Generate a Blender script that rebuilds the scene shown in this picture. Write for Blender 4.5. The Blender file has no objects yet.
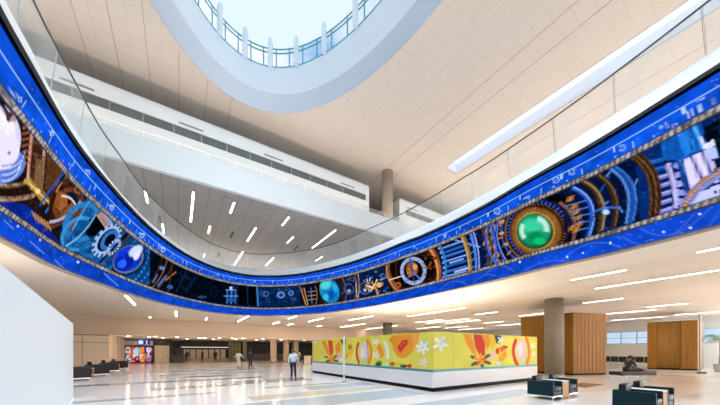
import bpy, bmesh, math, random
import numpy as np
from mathutils import Vector, Matrix

random.seed(7)
S = bpy.context.scene
COL = S.collection
RZ = math.atan2(.5446, .8387)          # the building grid is turned against the view
CU, SU = math.cos(RZ), math.sin(RZ)
def W(u, v, z=0.0):                    # grid metres -> world metres
    return Vector((CU*u - SU*v, SU*u + CU*v, z))
def UV(x, y):
    return (CU*x + SU*y, -SU*x + CU*y)

# ------------------------------------------------------------------ materials
def nodes(name):
    m = bpy.data.materials.new(name); m.use_nodes = True
    nt = m.node_tree; nt.nodes.clear()
    return m, nt, nt.nodes.new
def link(nt, a, b): nt.links.new(a, b)
def rgba(c): return (c[0], c[1], c[2], 1.0)
def mixcol(nt, fac, a, b, mode='MIX'):
    n = nt.nodes.new('ShaderNodeMix'); n.data_type = 'RGBA'; n.blend_type = mode
    for sock, val in ((n.inputs[0], fac), (n.inputs[6], a), (n.inputs[7], b)):
        if hasattr(val, 'is_output') or isinstance(val, bpy.types.NodeSocket): nt.links.new(val, sock)
        elif isinstance(val, (int, float)): sock.default_value = val
        else: sock.default_value = rgba(val)
    return n.outputs[2]
def pbr(name, col, rough=.55, metal=0.0, var=.06, scale=6.0, bump=0.0, spec=.5, coat=0.0, stretch=None):
    m, nt, N = nodes(name)
    out = N('ShaderNodeOutputMaterial'); b = N('ShaderNodeBsdfPrincipled')
    tc = N('ShaderNodeTexCoord'); nz = N('ShaderNodeTexNoise'); nz.inputs['Scale'].default_value = scale
    nz.inputs['Detail'].default_value = 4
    src = tc.outputs['Object']
    if stretch:
        mp = N('ShaderNodeMapping'); mp.inputs['Scale'].default_value = stretch
        link(nt, src, mp.inputs[0]); src = mp.outputs[0]
    link(nt, src, nz.inputs['Vector'])
    lo = tuple(max(0, c*(1-var)) for c in col); hi = tuple(min(1, c*(1+var)) for c in col)
    link(nt, mixcol(nt, nz.outputs[0], lo, hi), b.inputs['Base Color'])
    b.inputs['Roughness'].default_value = rough; b.inputs['Metallic'].default_value = metal
    b.inputs['Specular IOR Level'].default_value = spec
    b.inputs['Coat Weight'].default_value = coat
    if bump:
        bp = N('ShaderNodeBump'); bp.inputs['Strength'].default_value = bump; bp.inputs['Distance'].default_value = .01
        link(nt, nz.outputs[0], bp.inputs['Height']); link(nt, bp.outputs[0], b.inputs['Normal'])
    link(nt, b.outputs[0], out.inputs[0])
    return m
def emis(name, col, strength, sample=True):
    m, nt, N = nodes(name)
    out = N('ShaderNodeOutputMaterial'); e = N('ShaderNodeEmission')
    e.inputs[0].default_value = rgba(col); e.inputs[1].default_value = strength
    link(nt, e.outputs[0], out.inputs[0])
    if not sample: m.cycles.emission_sampling = 'NONE'
    return m
def tiled(name, col, line, tw, th, rough=.7, mortar=.012, var=.04, off=0.0, rot=0.0, nscale=3.0, linemix=1.0):
    """panelled surface: brick texture laid out in the object's own metres"""
    m, nt, N = nodes(name)
    out = N('ShaderNodeOutputMaterial'); b = N('ShaderNodeBsdfPrincipled')
    tc = N('ShaderNodeTexCoord'); mp = N('ShaderNodeMapping')
    mp.inputs['Rotation'].default_value = (0, 0, rot)
    link(nt, tc.outputs['Object'], mp.inputs[0])
    br = N('ShaderNodeTexBrick'); br.offset = off; br.squash = 1.0
    br.inputs['Scale'].default_value = 1.0; br.inputs['Brick Width'].default_value = tw
    br.inputs['Row Height'].default_value = th; br.inputs['Mortar Size'].default_value = mortar
    br.inputs['Mortar Smooth'].default_value = 0.1; br.inputs['Bias'].default_value = 0.0
    br.inputs['Color1'].default_value = rgba(tuple(c*(1-var) for c in col))
    br.inputs['Color2'].default_value = rgba(tuple(min(1, c*(1+var)) for c in col))
    br.inputs['Mortar'].default_value = rgba(line)
    link(nt, mp.outputs[0], br.inputs[0])
    nz = N('ShaderNodeTexNoise'); nz.inputs['Scale'].default_value = nscale; nz.inputs['Detail'].default_value = 3
    link(nt, tc.outputs['Object'], nz.inputs['Vector'])
    c = mixcol(nt, .06, br.outputs[0], nz.outputs[0], 'OVERLAY')
    link(nt, c, b.inputs['Base Color'])
    b.inputs['Roughness'].default_value = rough
    link(nt, b.outputs[0], out.inputs[0])
    return m
def attr_mat(name, strength=None, rough=.45):
    """colour comes from the picture shown on / printed on the surface"""
    m, nt, N = nodes(name)
    out = N('ShaderNodeOutputMaterial'); a = N('ShaderNodeAttribute'); a.attribute_name = 'picture'
    if strength is None:
        b = N('ShaderNodeBsdfPrincipled'); b.inputs['Roughness'].default_value = rough
        link(nt, a.outputs[0], b.inputs['Base Color']); link(nt, b.outputs[0], out.inputs[0])
    else:
        e = N('ShaderNodeEmission'); e.inputs[1].default_value = strength
        link(nt, a.outputs[0], e.inputs[0]); link(nt, e.outputs[0], out.inputs[0])
        m.cycles.emission_sampling = 'NONE'
    return m
def wood(name, c1, c2, plank=.14, rough=.62):
    m, nt, N = nodes(name)
    out = N('ShaderNodeOutputMaterial'); b = N('ShaderNodeBsdfPrincipled')
    tc = N('ShaderNodeTexCoord'); mp = N('ShaderNodeMapping'); mp.inputs['Scale'].default_value = (1, 1, .06)
    link(nt, tc.outputs['Object'], mp.inputs[0])
    nz = N('ShaderNodeTexNoise'); nz.inputs['Scale'].default_value = 9; nz.inputs['Detail'].default_value = 6
    nz.inputs['Distortion'].default_value = .6
    link(nt, mp.outputs[0], nz.inputs['Vector'])
    c = mixcol(nt, nz.outputs[0], c1, c2)
    link(nt, c, b.inputs['Base Color']); b.inputs['Roughness'].default_value = rough
    link(nt, b.outputs[0], out.inputs[0])
    return m
def glass(name, tint, film, filmcol=(.8, .85, .88), rough=.02):
    m, nt, N = nodes(name)
    out = N('ShaderNodeOutputMaterial'); t = N('ShaderNodeBsdfTransparent'); t.inputs[0].default_value = rgba(tint)
    g = N('ShaderNodeBsdfGlossy'); g.inputs['Roughness'].default_value = rough
    d = N('ShaderNodeBsdfDiffuse'); d.inputs[0].default_value = rgba(filmcol)
    
    nz = N('ShaderNodeTexNoise'); nz.inputs['Scale'].default_value = .8
    mul = N('ShaderNodeMath'); mul.operation = 'MULTIPLY'; mul.inputs[1].default_value = film*2
    link(nt, nz.outputs[0], mul.inputs[0])
    m1 = N('ShaderNodeMixShader'); m2 = N('ShaderNodeMixShader')
    link(nt, mul.outputs[0], m1.inputs[0]); link(nt, t.outputs[0], m1.inputs[1]); link(nt, d.outputs[0], m1.inputs[2])
    m2.inputs[0].default_value = .012; link(nt, m1.outputs[0], m2.inputs[1]); link(nt, g.outputs[0], m2.inputs[2])
    link(nt, m2.outputs[0], out.inputs[0])
    return m

# ------------------------------------------------------------------ mesh builder
class MB:
    def __init__(self):
        self.bm = bmesh.new()
    def quad(self, pts, mi=0):
        vs = [self.bm.verts.new(p) for p in pts]
        f = self.bm.faces.new(vs); f.material_index = mi
        return f
    def box(self, x0, x1, y0, y1, z0, z1, mi=0, bev=0.0, seg=2):
        x0, x1 = min(x0, x1), max(x0, x1); y0, y1 = min(y0, y1), max(y0, y1); z0, z1 = min(z0, z1), max(z0, z1)
        b = bmesh.new()
        bmesh.ops.create_cube(b, size=1)
        for v in b.verts:
            v.co = Vector((x0 + (v.co.x+.5)*(x1-x0), y0 + (v.co.y+.5)*(y1-y0), z0 + (v.co.z+.5)*(z1-z0)))
        if bev:
            bmesh.ops.bevel(b, geom=b.edges[:], offset=bev, segments=seg, affect='EDGES', profile=.5)
        self._merge(b, mi)
        return self
    def prism(self, poly, z0, z1, mi=0):
        b = bmesh.new()
        lo = [b.verts.new((p[0], p[1], z0)) for p in poly]; hi = [b.verts.new((p[0], p[1], z1)) for p in poly]
        b.faces.new(lo[::-1]); b.faces.new(hi)
        n = len(poly)
        for i in range(n): b.faces.new((lo[i], lo[(i+1) % n], hi[(i+1) % n], hi[i]))
        bmesh.ops.recalc_face_normals(b, faces=b.faces[:])
        self._merge(b, mi); return self
    def cyl(self, c, r, z0, z1, n=32, mi=0, r2=None, bev=0.0):
        b = bmesh.new()
        bmesh.ops.create_cone(b, cap_ends=True, segments=n, radius1=r, radius2=r if r2 is None else r2, depth=z1-z0)
        bmesh.ops.translate(b, verts=b.verts[:], vec=(c[0], c[1], (z0+z1)/2))
        if bev: bmesh.ops.bevel(b, geom=[e for e in b.edges if len(e.link_faces) == 2 and abs(e.calc_face_angle(0)) > 1], offset=bev, segments=2, affect='EDGES')
        self._merge(b, mi); return self
    def tube(self, pts, r, n=8, mi=0, closed=False):
        pts = [Vector(p) for p in pts]; b = bmesh.new(); rings = []
        rs = r if isinstance(r, (list, tuple)) else [r]*len(pts)
        for i, p in enumerate(pts):
            a = pts[i-1] if (i or closed) else pts[i]; c = pts[(i+1) % len(pts)] if (i < len(pts)-1 or closed) else pts[i]
            d = (c-a).normalized(); up = Vector((0, 0, 1)) if abs(d.z) < .95 else Vector((1, 0, 0))
            s = d.cross(up).normalized(); t = s.cross(d).normalized()
            rings.append([b.verts.new(p + (s*math.cos(2*math.pi*k/n) + t*math.sin(2*math.pi*k/n))*rs[i]) for k in range(n)])
        m = len(rings)
        for i in range(m if closed else m-1):
            A, B = rings[i], rings[(i+1) % m]
            for k in range(n): b.faces.new((A[k], A[(k+1) % n], B[(k+1) % n], B[k]))
        if not closed: b.faces.new(rings[0][::-1]); b.faces.new(rings[-1])
        bmesh.ops.recalc_face_normals(b, faces=b.faces[:])
        self._merge(b, mi, True); return self
    def ball(self, c, r, mi=0, seg=20):
        b = bmesh.new(); bmesh.ops.create_uvsphere(b, u_segments=seg, v_segments=seg//2+2, radius=1)
        r = r if isinstance(r, (list, tuple)) else (r, r, r)
        for v in b.verts: v.co = Vector((c[0]+v.co.x*r[0], c[1]+v.co.y*r[1], c[2]+v.co.z*r[2]))
        self._merge(b, mi, True); return self
    def _merge(self, b, mi, smooth=False):
        off = {}
        for v in b.verts: off[v] = self.bm.verts.new(v.co)
        for f in b.faces:
            try: g = self.bm.faces.new([off[v] for v in f.verts])
            except ValueError: continue
            g.material_index = mi; g.smooth = smooth
        b.free()
    def build(self, name, mats, parent=None, loc=(0, 0, 0), rot=0.0, smooth=False):
        me = bpy.data.meshes.new(name); self.bm.to_mesh(me); self.bm.free()
        for m in (mats if isinstance(mats, (list, tuple)) else [mats]): me.materials.append(m)
        if smooth:
            for p in me.polygons: p.use_smooth = True
        o = bpy.data.objects.new(name, me); COL.objects.link(o)
        o.location = loc; o.rotation_euler = (0, 0, rot)
        if parent is not None: o.parent = parent
        return o
def struct(name, mb, mats, **k):
    o = mb.build(name, mats, rot=k.pop('rot', RZ), **k); o['kind'] = 'structure'; return o
def root(name, label, cat, loc=(0, 0, 0), rot=0.0, group=None):
    o = bpy.data.objects.new(name, None); o.empty_display_size = .2; COL.objects.link(o)
    o.location = loc; o.rotation_euler = (0, 0, rot); tag(o, label, cat, group); return o
def tag(o, label, cat, group=None):
    o['label'] = label; o['category'] = cat
    if group: o['group'] = group
    return o
def kids(o): return [c for c in bpy.data.objects if c.parent == o]
def dup(r, loc, rot=None, label=None, group=None):
    c = r.copy(); COL.objects.link(c); c.location = loc
    if rot is not None: c.rotation_euler = (0, 0, rot)
    if label: c['label'] = label
    if group: c['group'] = group
    for k in kids(r):
        d = k.copy(); COL.objects.link(d); d.parent = c
        for g in kids(k):
            e = g.copy(); COL.objects.link(e); e.parent = d
    return c

# ------------------------------------------------------------------ painter for screens and murals (surface metres)
class Paint:
    def __init__(self, s, t):                 # s, t: 2-D arrays of surface coordinates
        self.s, self.t = s, t; self.c = np.zeros(s.shape+(3,), np.float32)
    def put(self, mask, col, alpha=1.0):
        a = (mask*alpha)[..., None]; self.c = self.c*(1-a) + np.array(col, np.float32)*a
    def ell(self, c, a, b, col, inner=0.0, soft=.06, alpha=1.0, teeth=0, tcol=None, a0=None, a1=None):
        """ellipse with axis vectors a, b (surface metres); inner > 0 makes a ring; teeth modulates it around"""
        R = math.hypot(*a) + math.hypot(*b)
        ix = np.where((np.abs(self.s[:, 0]-c[0]) < R))[0]
        if len(ix) == 0: return
        i0, i1 = ix[0], ix[-1]+1
        s = self.s[i0:i1]-c[0]; t = self.t[i0:i1]-c[1]
        det = a[0]*b[1]-a[1]*b[0]
        if abs(det) < 1e-9: return
        x = (s*b[1]-t*b[0])/det; y = (t*a[0]-s*a[1])/det
        r = np.hypot(x, y); ang = np.arctan2(y, x)
        R1 = 1.0
        if teeth < 0: R1 = 1.0 + .09*np.sign(np.sin(ang*-teeth))      # toothed outline
        m = np.clip((R1-r)/soft+.5, 0, 1)
        if inner: m = m*np.clip((r-inner)/soft+.5, 0, 1)
        if a0 is not None:
            m = m*(((ang-a0) % (2*math.pi)) < ((a1-a0) % (2*math.pi)))
        if teeth > 0: m = m*(np.sin(ang*teeth) > 0)
        al = (m*alpha)[..., None]
        sub = self.c[i0:i1]; self.c[i0:i1] = sub*(1-al) + np.array(col, np.float32)*al
    def poly(self, pts, col, alpha=1.0):
        P = np.array(pts); ix = np.where((self.s[:, 0] >= P[:, 0].min()) & (self.s[:, 0] <= P[:, 0].max()))[0]
        if len(ix) == 0: return
        i0, i1 = ix[0], ix[-1]+1; s = self.s[i0:i1]; t = self.t[i0:i1]; ins = np.zeros(s.shape, bool)
        n = len(P); j = n-1
        for i in range(n):
            xi, yi = P[i]; xj, yj = P[j]
            if yi != yj:
                ins ^= ((yi > t) != (yj > t)) & (s < (xj-xi)*(t-yi)/(yj-yi)+xi)
            j = i
        al = (ins*alpha)[..., None]; sub = self.c[i0:i1]
        self.c[i0:i1] = sub*(1-al) + np.array(col, np.float32)*al
    def line(self, pts, w, col, alpha=1.0, dash=0):
        P = np.array(pts); m = w*1.5
        ix = np.where((self.s[:, 0] >= P[:, 0].min()-m) & (self.s[:, 0] <= P[:, 0].max()+m))[0]
        if len(ix) == 0: return
        i0, i1 = ix[0], ix[-1]+1; s = self.s[i0:i1]; t = self.t[i0:i1]; best = np.full(s.shape, 9.9); acc = 0.0; al_ = np.zeros(s.shape)
        for k in range(len(P)-1):
            a = P[k]; d = P[k+1]-a; L = float(np.hypot(*d))
            if L < 1e-6: continue
            h = np.clip(((s-a[0])*d[0]+(t-a[1])*d[1])/(L*L), 0, 1)
            dd = np.hypot(s-a[0]-h*d[0], t-a[1]-h*d[1]); nb = dd < best
            best = np.where(nb, dd, best); al_ = np.where(nb, acc+h*L, al_); acc += L
        soft = .03
        a_ = np.clip((w/2-best)/soft+.5, 0, 1)
        if dash: a_ = a_*(np.sin(al_*2*math.pi/dash) > 0)
        a_ = (a_*alpha)[..., None]; sub = self.c[i0:i1]
        self.c[i0:i1] = sub*(1-a_) + np.array(col, np.float32)*a_
def value_noise(s, t, cell, seed):
    rs = np.random.RandomState(seed); g = rs.rand(256, 256).astype(np.float32)
    x = s/cell; y = t/cell; xi = np.floor(x).astype(int); yi = np.floor(y).astype(int)
    fx = x-xi; fy = y-yi; fx = fx*fx*(3-2*fx); fy = fy*fy*(3-2*fy)
    q = lambda i, j: g[i % 256, j % 256]
    return (q(xi, yi)*(1-fx)+q(xi+1, yi)*fx)*(1-fy) + (q(xi, yi+1)*(1-fx)+q(xi+1, yi+1)*fx)*fy
def grid_mesh(name, P, C, mat, parent=None, closed=False, loc=(0, 0, 0), rot=0.0):
    """P: (n,m,3) points, C: (n,m,3) picture colours"""
    n, m = P.shape[:2]; me = bpy.data.meshes.new(name)
    idx = np.arange(n*m).reshape(n, m)
    if closed: idx = np.vstack([idx, idx[:1]])
    q = np.stack([idx[:-1, :-1], idx[1:, :-1], idx[1:, 1:], idx[:-1, 1:]], -1).reshape(-1, 4)
    me.vertices.add(n*m); me.vertices.foreach_set('co', P.reshape(-1).astype(np.float32))
    me.loops.add(len(q)*4); me.loops.foreach_set('vertex_index', q.reshape(-1).astype(np.int32))
    me.polygons.add(len(q)); me.polygons.foreach_set('loop_start', np.arange(0, len(q)*4, 4, dtype=np.int32))
    me.polygons.foreach_set('loop_total', np.full(len(q), 4, np.int32))
    me.update(calc_edges=True)
    at = me.color_attributes.new('picture', 'FLOAT_COLOR', 'POINT')
    c4 = np.ones((n*m, 4), np.float32); c4[:, :3] = np.clip(C.reshape(-1, 3), 0, 4); at.data.foreach_set('color', c4.reshape(-1))
    me.materials.append(mat); o = bpy.data.objects.new(name, me); COL.objects.link(o)
    o.location = loc; o.rotation_euler = (0, 0, rot)
    if parent is not None: o.parent = parent
    return o
def srgb(h):                                    # '#rrggbb' -> linear
    v = [int(h[i:i+2], 16)/255 for i in (1, 3, 5)]
    return tuple(c/12.92 if c <= .04045 else ((c+.055)/1.055)**2.4 for c in v)
# ------------------------------------------------------------------ the oval opening: plan radii every 5 degrees around OC
OC = (-1.2, 11.0)
BOT = [8.99, 8.54, 8.3, 8.09, 7.93, 7.82, 7.77, 7.76, 7.81, 7.94, 8.09, 8.31, 8.62, 8.96, 9.41, 10.0, 10.62, 11.34, 12.22, 13.27, 14.36, 15.38, 16.47, 17.43, 18.1, 18.27, 17.91, 17.18, 16.37, 15.46, 14.53, 13.69, 12.93, 12.26, 11.72, 11.28, 10.9, 10.48, 10.12, 9.89, 9.78, 9.81, 9.89, 9.96, 10.09, 10.29, 10.56, 10.9, 11.33, 11.86, 12.5, 13.26, 14.17, 15.25, 16.49, 17.9, 19.41, 20.91, 22.18, 22.92, 22.87, 22.0, 20.51, 18.73, 16.95, 15.31, 13.91, 12.83, 11.9, 11.04, 10.3, 9.65]
TOP = [8.91, 8.58, 8.35, 8.22, 8.14, 8.08, 8.05, 8.07, 8.14, 8.24, 8.4, 8.62, 8.8, 9.13, 9.61, 10.19, 10.85, 11.67, 12.58, 13.56, 14.72, 15.99, 17.15, 18.07, 18.59, 18.47, 17.81, 16.79, 15.57, 14.35, 13.25, 12.27, 11.42, 10.7, 10.11, 9.64, 9.26, 8.96, 8.69, 8.47, 8.3, 8.19, 8.15, 8.17, 8.23, 8.34, 8.5, 8.73, 9.01, 9.37, 9.81, 10.34, 10.97, 11.72, 12.59, 13.58, 14.67, 15.8, 16.85, 17.65, 18.01, 17.82, 17.15, 16.15, 15.01, 13.87, 12.82, 11.88, 11.08, 10.39, 9.84, 9.37]
CURB = [9.1, 8.83, 8.58, 8.38, 8.24, 8.15, 8.12, 8.14, 8.21, 8.33, 8.5, 8.73, 9.02, 9.39, 9.84, 10.38, 11.03, 11.8, 12.71, 13.76, 15.01, 16.27, 17.37, 18.23, 18.75, 18.76, 18.28, 17.4, 16.22, 14.94, 13.78, 12.76, 11.87, 11.11, 10.47, 9.93, 9.49, 9.13, 8.86, 8.64, 8.45, 8.3, 8.26, 8.27, 8.32, 8.4, 8.55, 8.75, 9.02, 9.35, 9.76, 10.26, 10.85, 11.54, 12.35, 13.28, 14.29, 15.35, 16.35, 17.15, 17.58, 17.52, 16.99, 16.12, 15.07, 14.0, 13.01, 12.15, 11.36, 10.65, 9.99, 9.46]
RAIL = [9.13, 8.79, 8.52, 8.32, 8.18, 8.08, 8.0, 8.0, 8.07, 8.21, 8.37, 8.59, 8.88, 9.24, 9.66, 10.12, 10.74, 11.57, 12.62, 13.66, 14.75, 15.76, 16.8, 17.8, 18.53, 18.68, 18.1, 17.01, 15.78, 14.55, 13.47, 12.55, 11.65, 10.84, 10.26, 9.8, 9.37, 9.01, 8.74, 8.55, 8.42, 8.33, 8.28, 8.27, 8.32, 8.43, 8.6, 8.83, 9.12, 9.48, 9.93, 10.47, 11.12, 11.88, 12.78, 13.81, 14.96, 16.17, 17.31, 18.22, 18.67, 18.54, 17.86, 16.8, 15.59, 14.37, 13.24, 12.25, 11.39, 10.66, 10.05, 9.55]
def radius(tab, a):
    x = (a/(2*math.pi)*72) % 72; i = int(x); f = x-i
    p = [tab[(i+k) % 72] for k in (-1, 0, 1, 2)]
    return .5*((2*p[1]) + (-p[0]+p[2])*f + (2*p[0]-5*p[1]+4*p[2]-p[3])*f*f + (-p[0]+3*p[1]-3*p[2]+p[3])*f**3)
def on(tab, a, out=0.0):
    r = radius(tab, a)+out; return (OC[0]+r*math.cos(a), OC[1]+r*math.sin(a))
def onuv(tab, a, out=0.0): return UV(*on(tab, a, out))
NA = 288
ANG = [2*math.pi*i/NA for i in range(NA)]
def loft(mb, rings, mi=0, flip=False):
    """rings: lists of points, joined pairwise into a closed band"""
    n = len(rings[0]); vs = [[mb.bm.verts.new(p) for p in r] for r in rings]
    for a, b in zip(vs, vs[1:]):
        for i in range(n):
            q = (a[i], a[(i+1) % n], b[(i+1) % n], b[i])
            f = mb.bm.faces.new(q[::-1] if flip else q); f.material_index = mi; f.smooth = True
def rect_hit(cu, cv, a, u0, u1, v0, v1):
    du, dv = math.cos(a), math.sin(a); t = 1e9
    if du > 1e-9: t = min(t, (u1-cu)/du)
    if du < -1e-9: t = min(t, (u0-cu)/du)
    if dv > 1e-9: t = min(t, (v1-cv)/dv)
    if dv < -1e-9: t = min(t, (v0-cv)/dv)
    return (cu+du*t, cv+dv*t)
def plate_with_hole(mb, hole, u0, u1, v0, v1, z, mi=0, down=True):
    """flat plate around a closed uv hole"""
    cu = sum(p[0] for p in hole)/len(hole); cv = sum(p[1] for p in hole)/len(hole)
    corners = [math.atan2(y-cv, x-cu) for x in (u0, u1) for y in (v0, v1)]
    outer = []
    for p in hole:
        outer.append(rect_hit(cu, cv, math.atan2(p[1]-cv, p[0]-cu), u0, u1, v0, v1))
    # snap the nearest ray onto each corner
    for x in (u0, u1):
        for y in (v0, v1):
            k = min(range(len(outer)), key=lambda i: (outer[i][0]-x)**2+(outer[i][1]-y)**2); outer[k] = (x, y)
    n = len(hole); A = [mb.bm.verts.new((p[0], p[1], z)) for p in hole]; B = [mb.bm.verts.new((p[0], p[1], z)) for p in outer]
    for i in range(n):
        try:
            f = mb.bm.faces.new((A[i], A[(i+1) % n], B[(i+1) % n], B[i])); f.material_index = mi
        except ValueError: pass
    bmesh.ops.recalc_face_normals(mb.bm, faces=mb.bm.faces[:])

# ------------------------------------------------------------------ palette
M_floor = None
def floor_material():
    m, nt, N = nodes('polished_terrazzo')
    out = N('ShaderNodeOutputMaterial'); b = N('ShaderNodeBsdfPrincipled'); tc = N('ShaderNodeTexCoord')
    vo = N('ShaderNodeTexVoronoi'); vo.inputs['Scale'].default_value = 26
    link(nt, tc.outputs['Object'], vo.inputs['Vector'])
    nz = N('ShaderNodeTexNoise'); nz.inputs['Scale'].default_value = .35; link(nt, tc.outputs['Object'], nz.inputs['Vector'])
    c1 = mixcol(nt, vo.outputs['Distance'], (.74, .73, .72), (.84, .83, .82))
    c2 = mixcol(nt, nz.outputs[0], (.85, .85, .86), (1, 1, 1))
    c = mixcol(nt, 1.0, c1, c2, 'MULTIPLY')
    br = N('ShaderNodeTexBrick'); br.offset = 0; br.inputs['Scale'].default_value = 1; br.inputs['Brick Width'].default_value = 3.0
    br.inputs['Row Height'].default_value = 3.0; br.inputs['Mortar Size'].default_value = .006
    br.inputs['Color1'].default_value = (1, 1, 1, 1); br.inputs['Color2'].default_value = (.97, .97, .97, 1); br.inputs['Mortar'].default_value = (.6, .6, .6, 1)
    link(nt, tc.outputs['Object'], br.inputs[0])
    link(nt, mixcol(nt, 1.0, c, br.outputs[0], 'MULTIPLY'), b.inputs['Base Color'])
    b.inputs['Roughness'].default_value = .16; b.inputs['Specular IOR Level'].default_value = .62
    link(nt, b.outputs[0], out.inputs[0]); return m
M = {
 'floor': floor_material(),
 'soffit': tiled('lower_ceiling_panels', (.84, .76, .69), (.66, .59, .52), 1.5, 6.0, mortar=.012),
 'hall_ceiling': tiled('hall_ceiling_tiles', (.74, .67, .605), (.61, .55, .495), 0.95, 0.95, mortar=.011, off=0.0, rough=.8, var=.012),
 'seam': pbr('dark_ceiling_joint', (.36, .32, .28), .8),
 'linear_panels': tiled('balcony_soffit_boards', (.42, .40, .39), (.19, .18, .17), 1.05, 14.0, mortar=.02, rough=.7),
 'white': pbr('white_paint', (.78, .85, .90), .5, var=.02),
 'white_gyp': pbr('white_plaster', (.84, .86, .87), .6, var=.02),
 'curb': pbr('pale_curb_paint', (.62, .68, .71), .35, var=.02),
 'beige': pbr('beige_wall_paint', (.74, .60, .47), .6, var=.03),
 'panel': pbr('beige_laminate', (.86, .74, .58), .35, var=.03),
 'panel_gap': pbr('panel_shadow_gap', (.20, .15, .11), .8),
 'concrete': pbr('column_concrete', (.24, .215, .175), .55, var=.12, scale=2.5, bump=.15),
 'taupe': pbr('taupe_column_plaster', (.40, .34, .27), .55, var=.06, scale=2.5),
 'concrete_warm': pbr('beige_column_stone', (.56, .43, .31), .5, var=.08, scale=3),
 'wood': wood('honey_wood_veneer', (.22, .09, .004), (.37, .168, .008)),
 'wood_dark': wood('oak_groove', (.16, .06, .01), (.22, .09, .02)),
 'oak': wood('oak_table_veneer', (.62, .36, .13), (.78, .50, .22)),
 'teal': pbr('dark_teal_leather', (.003, .026, .036), .55, var=.15, scale=20, bump=.05, spec=.2),
 'black_leather': pbr('charcoal_leather', (.012, .015, .017), .5, var=.2, scale=20, bump=.08, spec=.3),
 'chrome': pbr('brushed_chrome', (.75, .76, .78), .22, 1.0, var=.05),
 'black': pbr('matt_black', (.012, .012, .013), .5, var=.2),
 'dark': pbr('dark_bronze_cladding', (.05, .042, .036), .45, var=.15),
 'plinth': pbr('black_plinth', (.004, .004, .005), .6, var=.1, spec=.1),
 'kiosk_white': pbr('white_hoarding_board', (.80, .80, .82), .4, var=.015),
 'teal_strip': pbr('teal_band', (.03, .26, .30), .4, var=.05),
 'grey_metal': pbr('grey_metal', (.32, .34, .36), .4, .6, var=.06),
 'rail': pbr('dark_steel_handrail', (.10, .11, .11), .35, .7, var=.05),
 'glass_edge': pbr('glass_panel_edge', (.50, .54, .53), .2, var=.05),
 'frame_teal': pbr('teal_window_frame', (.07, .40, .50), .4, var=.05),
 'glass': glass('balustrade_glass', (.97, .98, .98), .12),
 'glass_clear': glass('window_glass', (.90, .95, .97), .03),
 'glass_win': pbr('dark_interior_glazing', (.13, .15, .16), .12, var=.25, scale=.6),
 'strip': emis('linear_light_diffuser', (1.0, .79, .60), 25.0),
 'strip_cool': emis('linear_light_diffuser_upper', (1.0, .93, .86), 6.0),
 'spot': emis('downlight_lens', (1.0, .82, .62), 30.0),
 'housing': pbr('light_housing', (.75, .73, .70), .5, var=.03),
 'dome': emis('frosted_skylight_daylight', (.80, .96, 1.0), .56),
 'slot': emis('daylight_slot_diffuser', (.70, .80, 1.0), .85),
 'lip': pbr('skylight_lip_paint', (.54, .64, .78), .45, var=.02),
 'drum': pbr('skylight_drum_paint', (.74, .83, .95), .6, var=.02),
 'skin': pbr('skin', (.50, .29, .20), .5, var=.08, scale=12),
 'hair_dark': pbr('dark_hair', (.03, .02, .015), .6, var=.3, scale=40, bump=.3),
 'hair_grey': pbr('grey_hair', (.10, .09, .09), .6, var=.3, scale=40, bump=.3),
 'shirt_pale': pbr('pale_blue_shirt_cotton', (.62, .70, .76), .8, var=.08, scale=9),
 'cream_dress': pbr('cream_dress_cloth', (.72, .64, .54), .8, var=.08, scale=9),
 'dark_cloth': pbr('dark_cloth', (.030, .020, .024), .8, var=.2, scale=9),
 'navy_cloth': pbr('navy_trouser_cloth', (.02, .028, .05), .8, var=.2, scale=9),
 'shoe': pbr('black_shoe_leather', (.015, .013, .012), .4, var=.2),
 'brown_leather': pbr('brown_leather', (.20, .11, .06), .5, var=.15),
 'leaf': pbr('palm_leaf', (.06, .20, .05), .5, var=.3, scale=4),
 'bark': pbr('palm_trunk', (.20, .14, .09), .8, var=.25, scale=14, bump=.5),
 'terrac': pbr('pot_ceramic', (.35, .34, .33), .5, var=.08),
 'olive_glow': pbr('olive_glazed_wall', (.30, .28, .10), .4, var=.3, scale=1.5),
}
def inlay_mat(name, col): 
    m = pbr(name, col, .16, var=.06, scale=14, spec=.62); return m
M['in_blue'] = inlay_mat('blue_grey_terrazzo', (.36, .44, .50)); M['in_grey'] = inlay_mat('grey_terrazzo', (.27, .30, .32))
M['in_green'] = inlay_mat('olive_terrazzo', (.36, .37, .22)); M['in_sand'] = inlay_mat('sand_terrazzo', (.55, .50, .40))
M['in_rust'] = inlay_mat('brown_terrazzo', (.24, .17, .12))

U0, U1, V0, V1 = -42.0, 44.0, -28.0, 62.0
# ------------------------------------------------------------------ setting: floor with its inlays
b = MB(); b.box(U0, U1, V0, V1, -.3, 0); struct('floor', b, M['floor'])
bands = [  # u0,u1,v0,v1,material
 (-12, 4.4, 17.25, 18.2, 'in_grey'), (-1.0, 2.4, 14.0, 14.9, 'in_grey'), (2.3, 6.3, 14.35, 16.2, 'in_grey'),
 (3.1, 7.2, 12.25, 12.62, 'in_green'), (.3, 3.4, 19.6, 20.6, 'in_grey'), (2.0, 7.6, 9.4, 10.35, 'in_sand'),
 (.8, 7.7, 7.4, 9.0, 'in_blue'), (4.6, 7.9, 10.7, 11.9, 'in_blue'), (3.2, 12.0, 5.3, 6.2, 'in_blue'), (-9, 1.2, 11.8, 12.3, 'in_blue'),
 (-1.0, 5.5, 22.0, 22.8, 'in_blue'), (-14, -5, 21.5, 22.6, 'in_sand'), (-3, 6, 25.5, 26.3, 'in_grey'), (4, 12, 29, 30, 'in_sand'),
 (26.9, 27.05, -6, 14, 'in_grey'), (14.9, 17.0, 4.85, 5.75, 'in_rust'), (-6, 3, -3, -2, 'in_blue'), (-10, -3, 4, 5, 'in_grey'),
 (12, 18, -2.6, -1.8, 'in_sand')]
for u0, u1, v0, v1, k in bands:
    b = MB(); b.box(u0, u1, v0, v1, 0, .0025); struct('trim_1', b, M[k])

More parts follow.
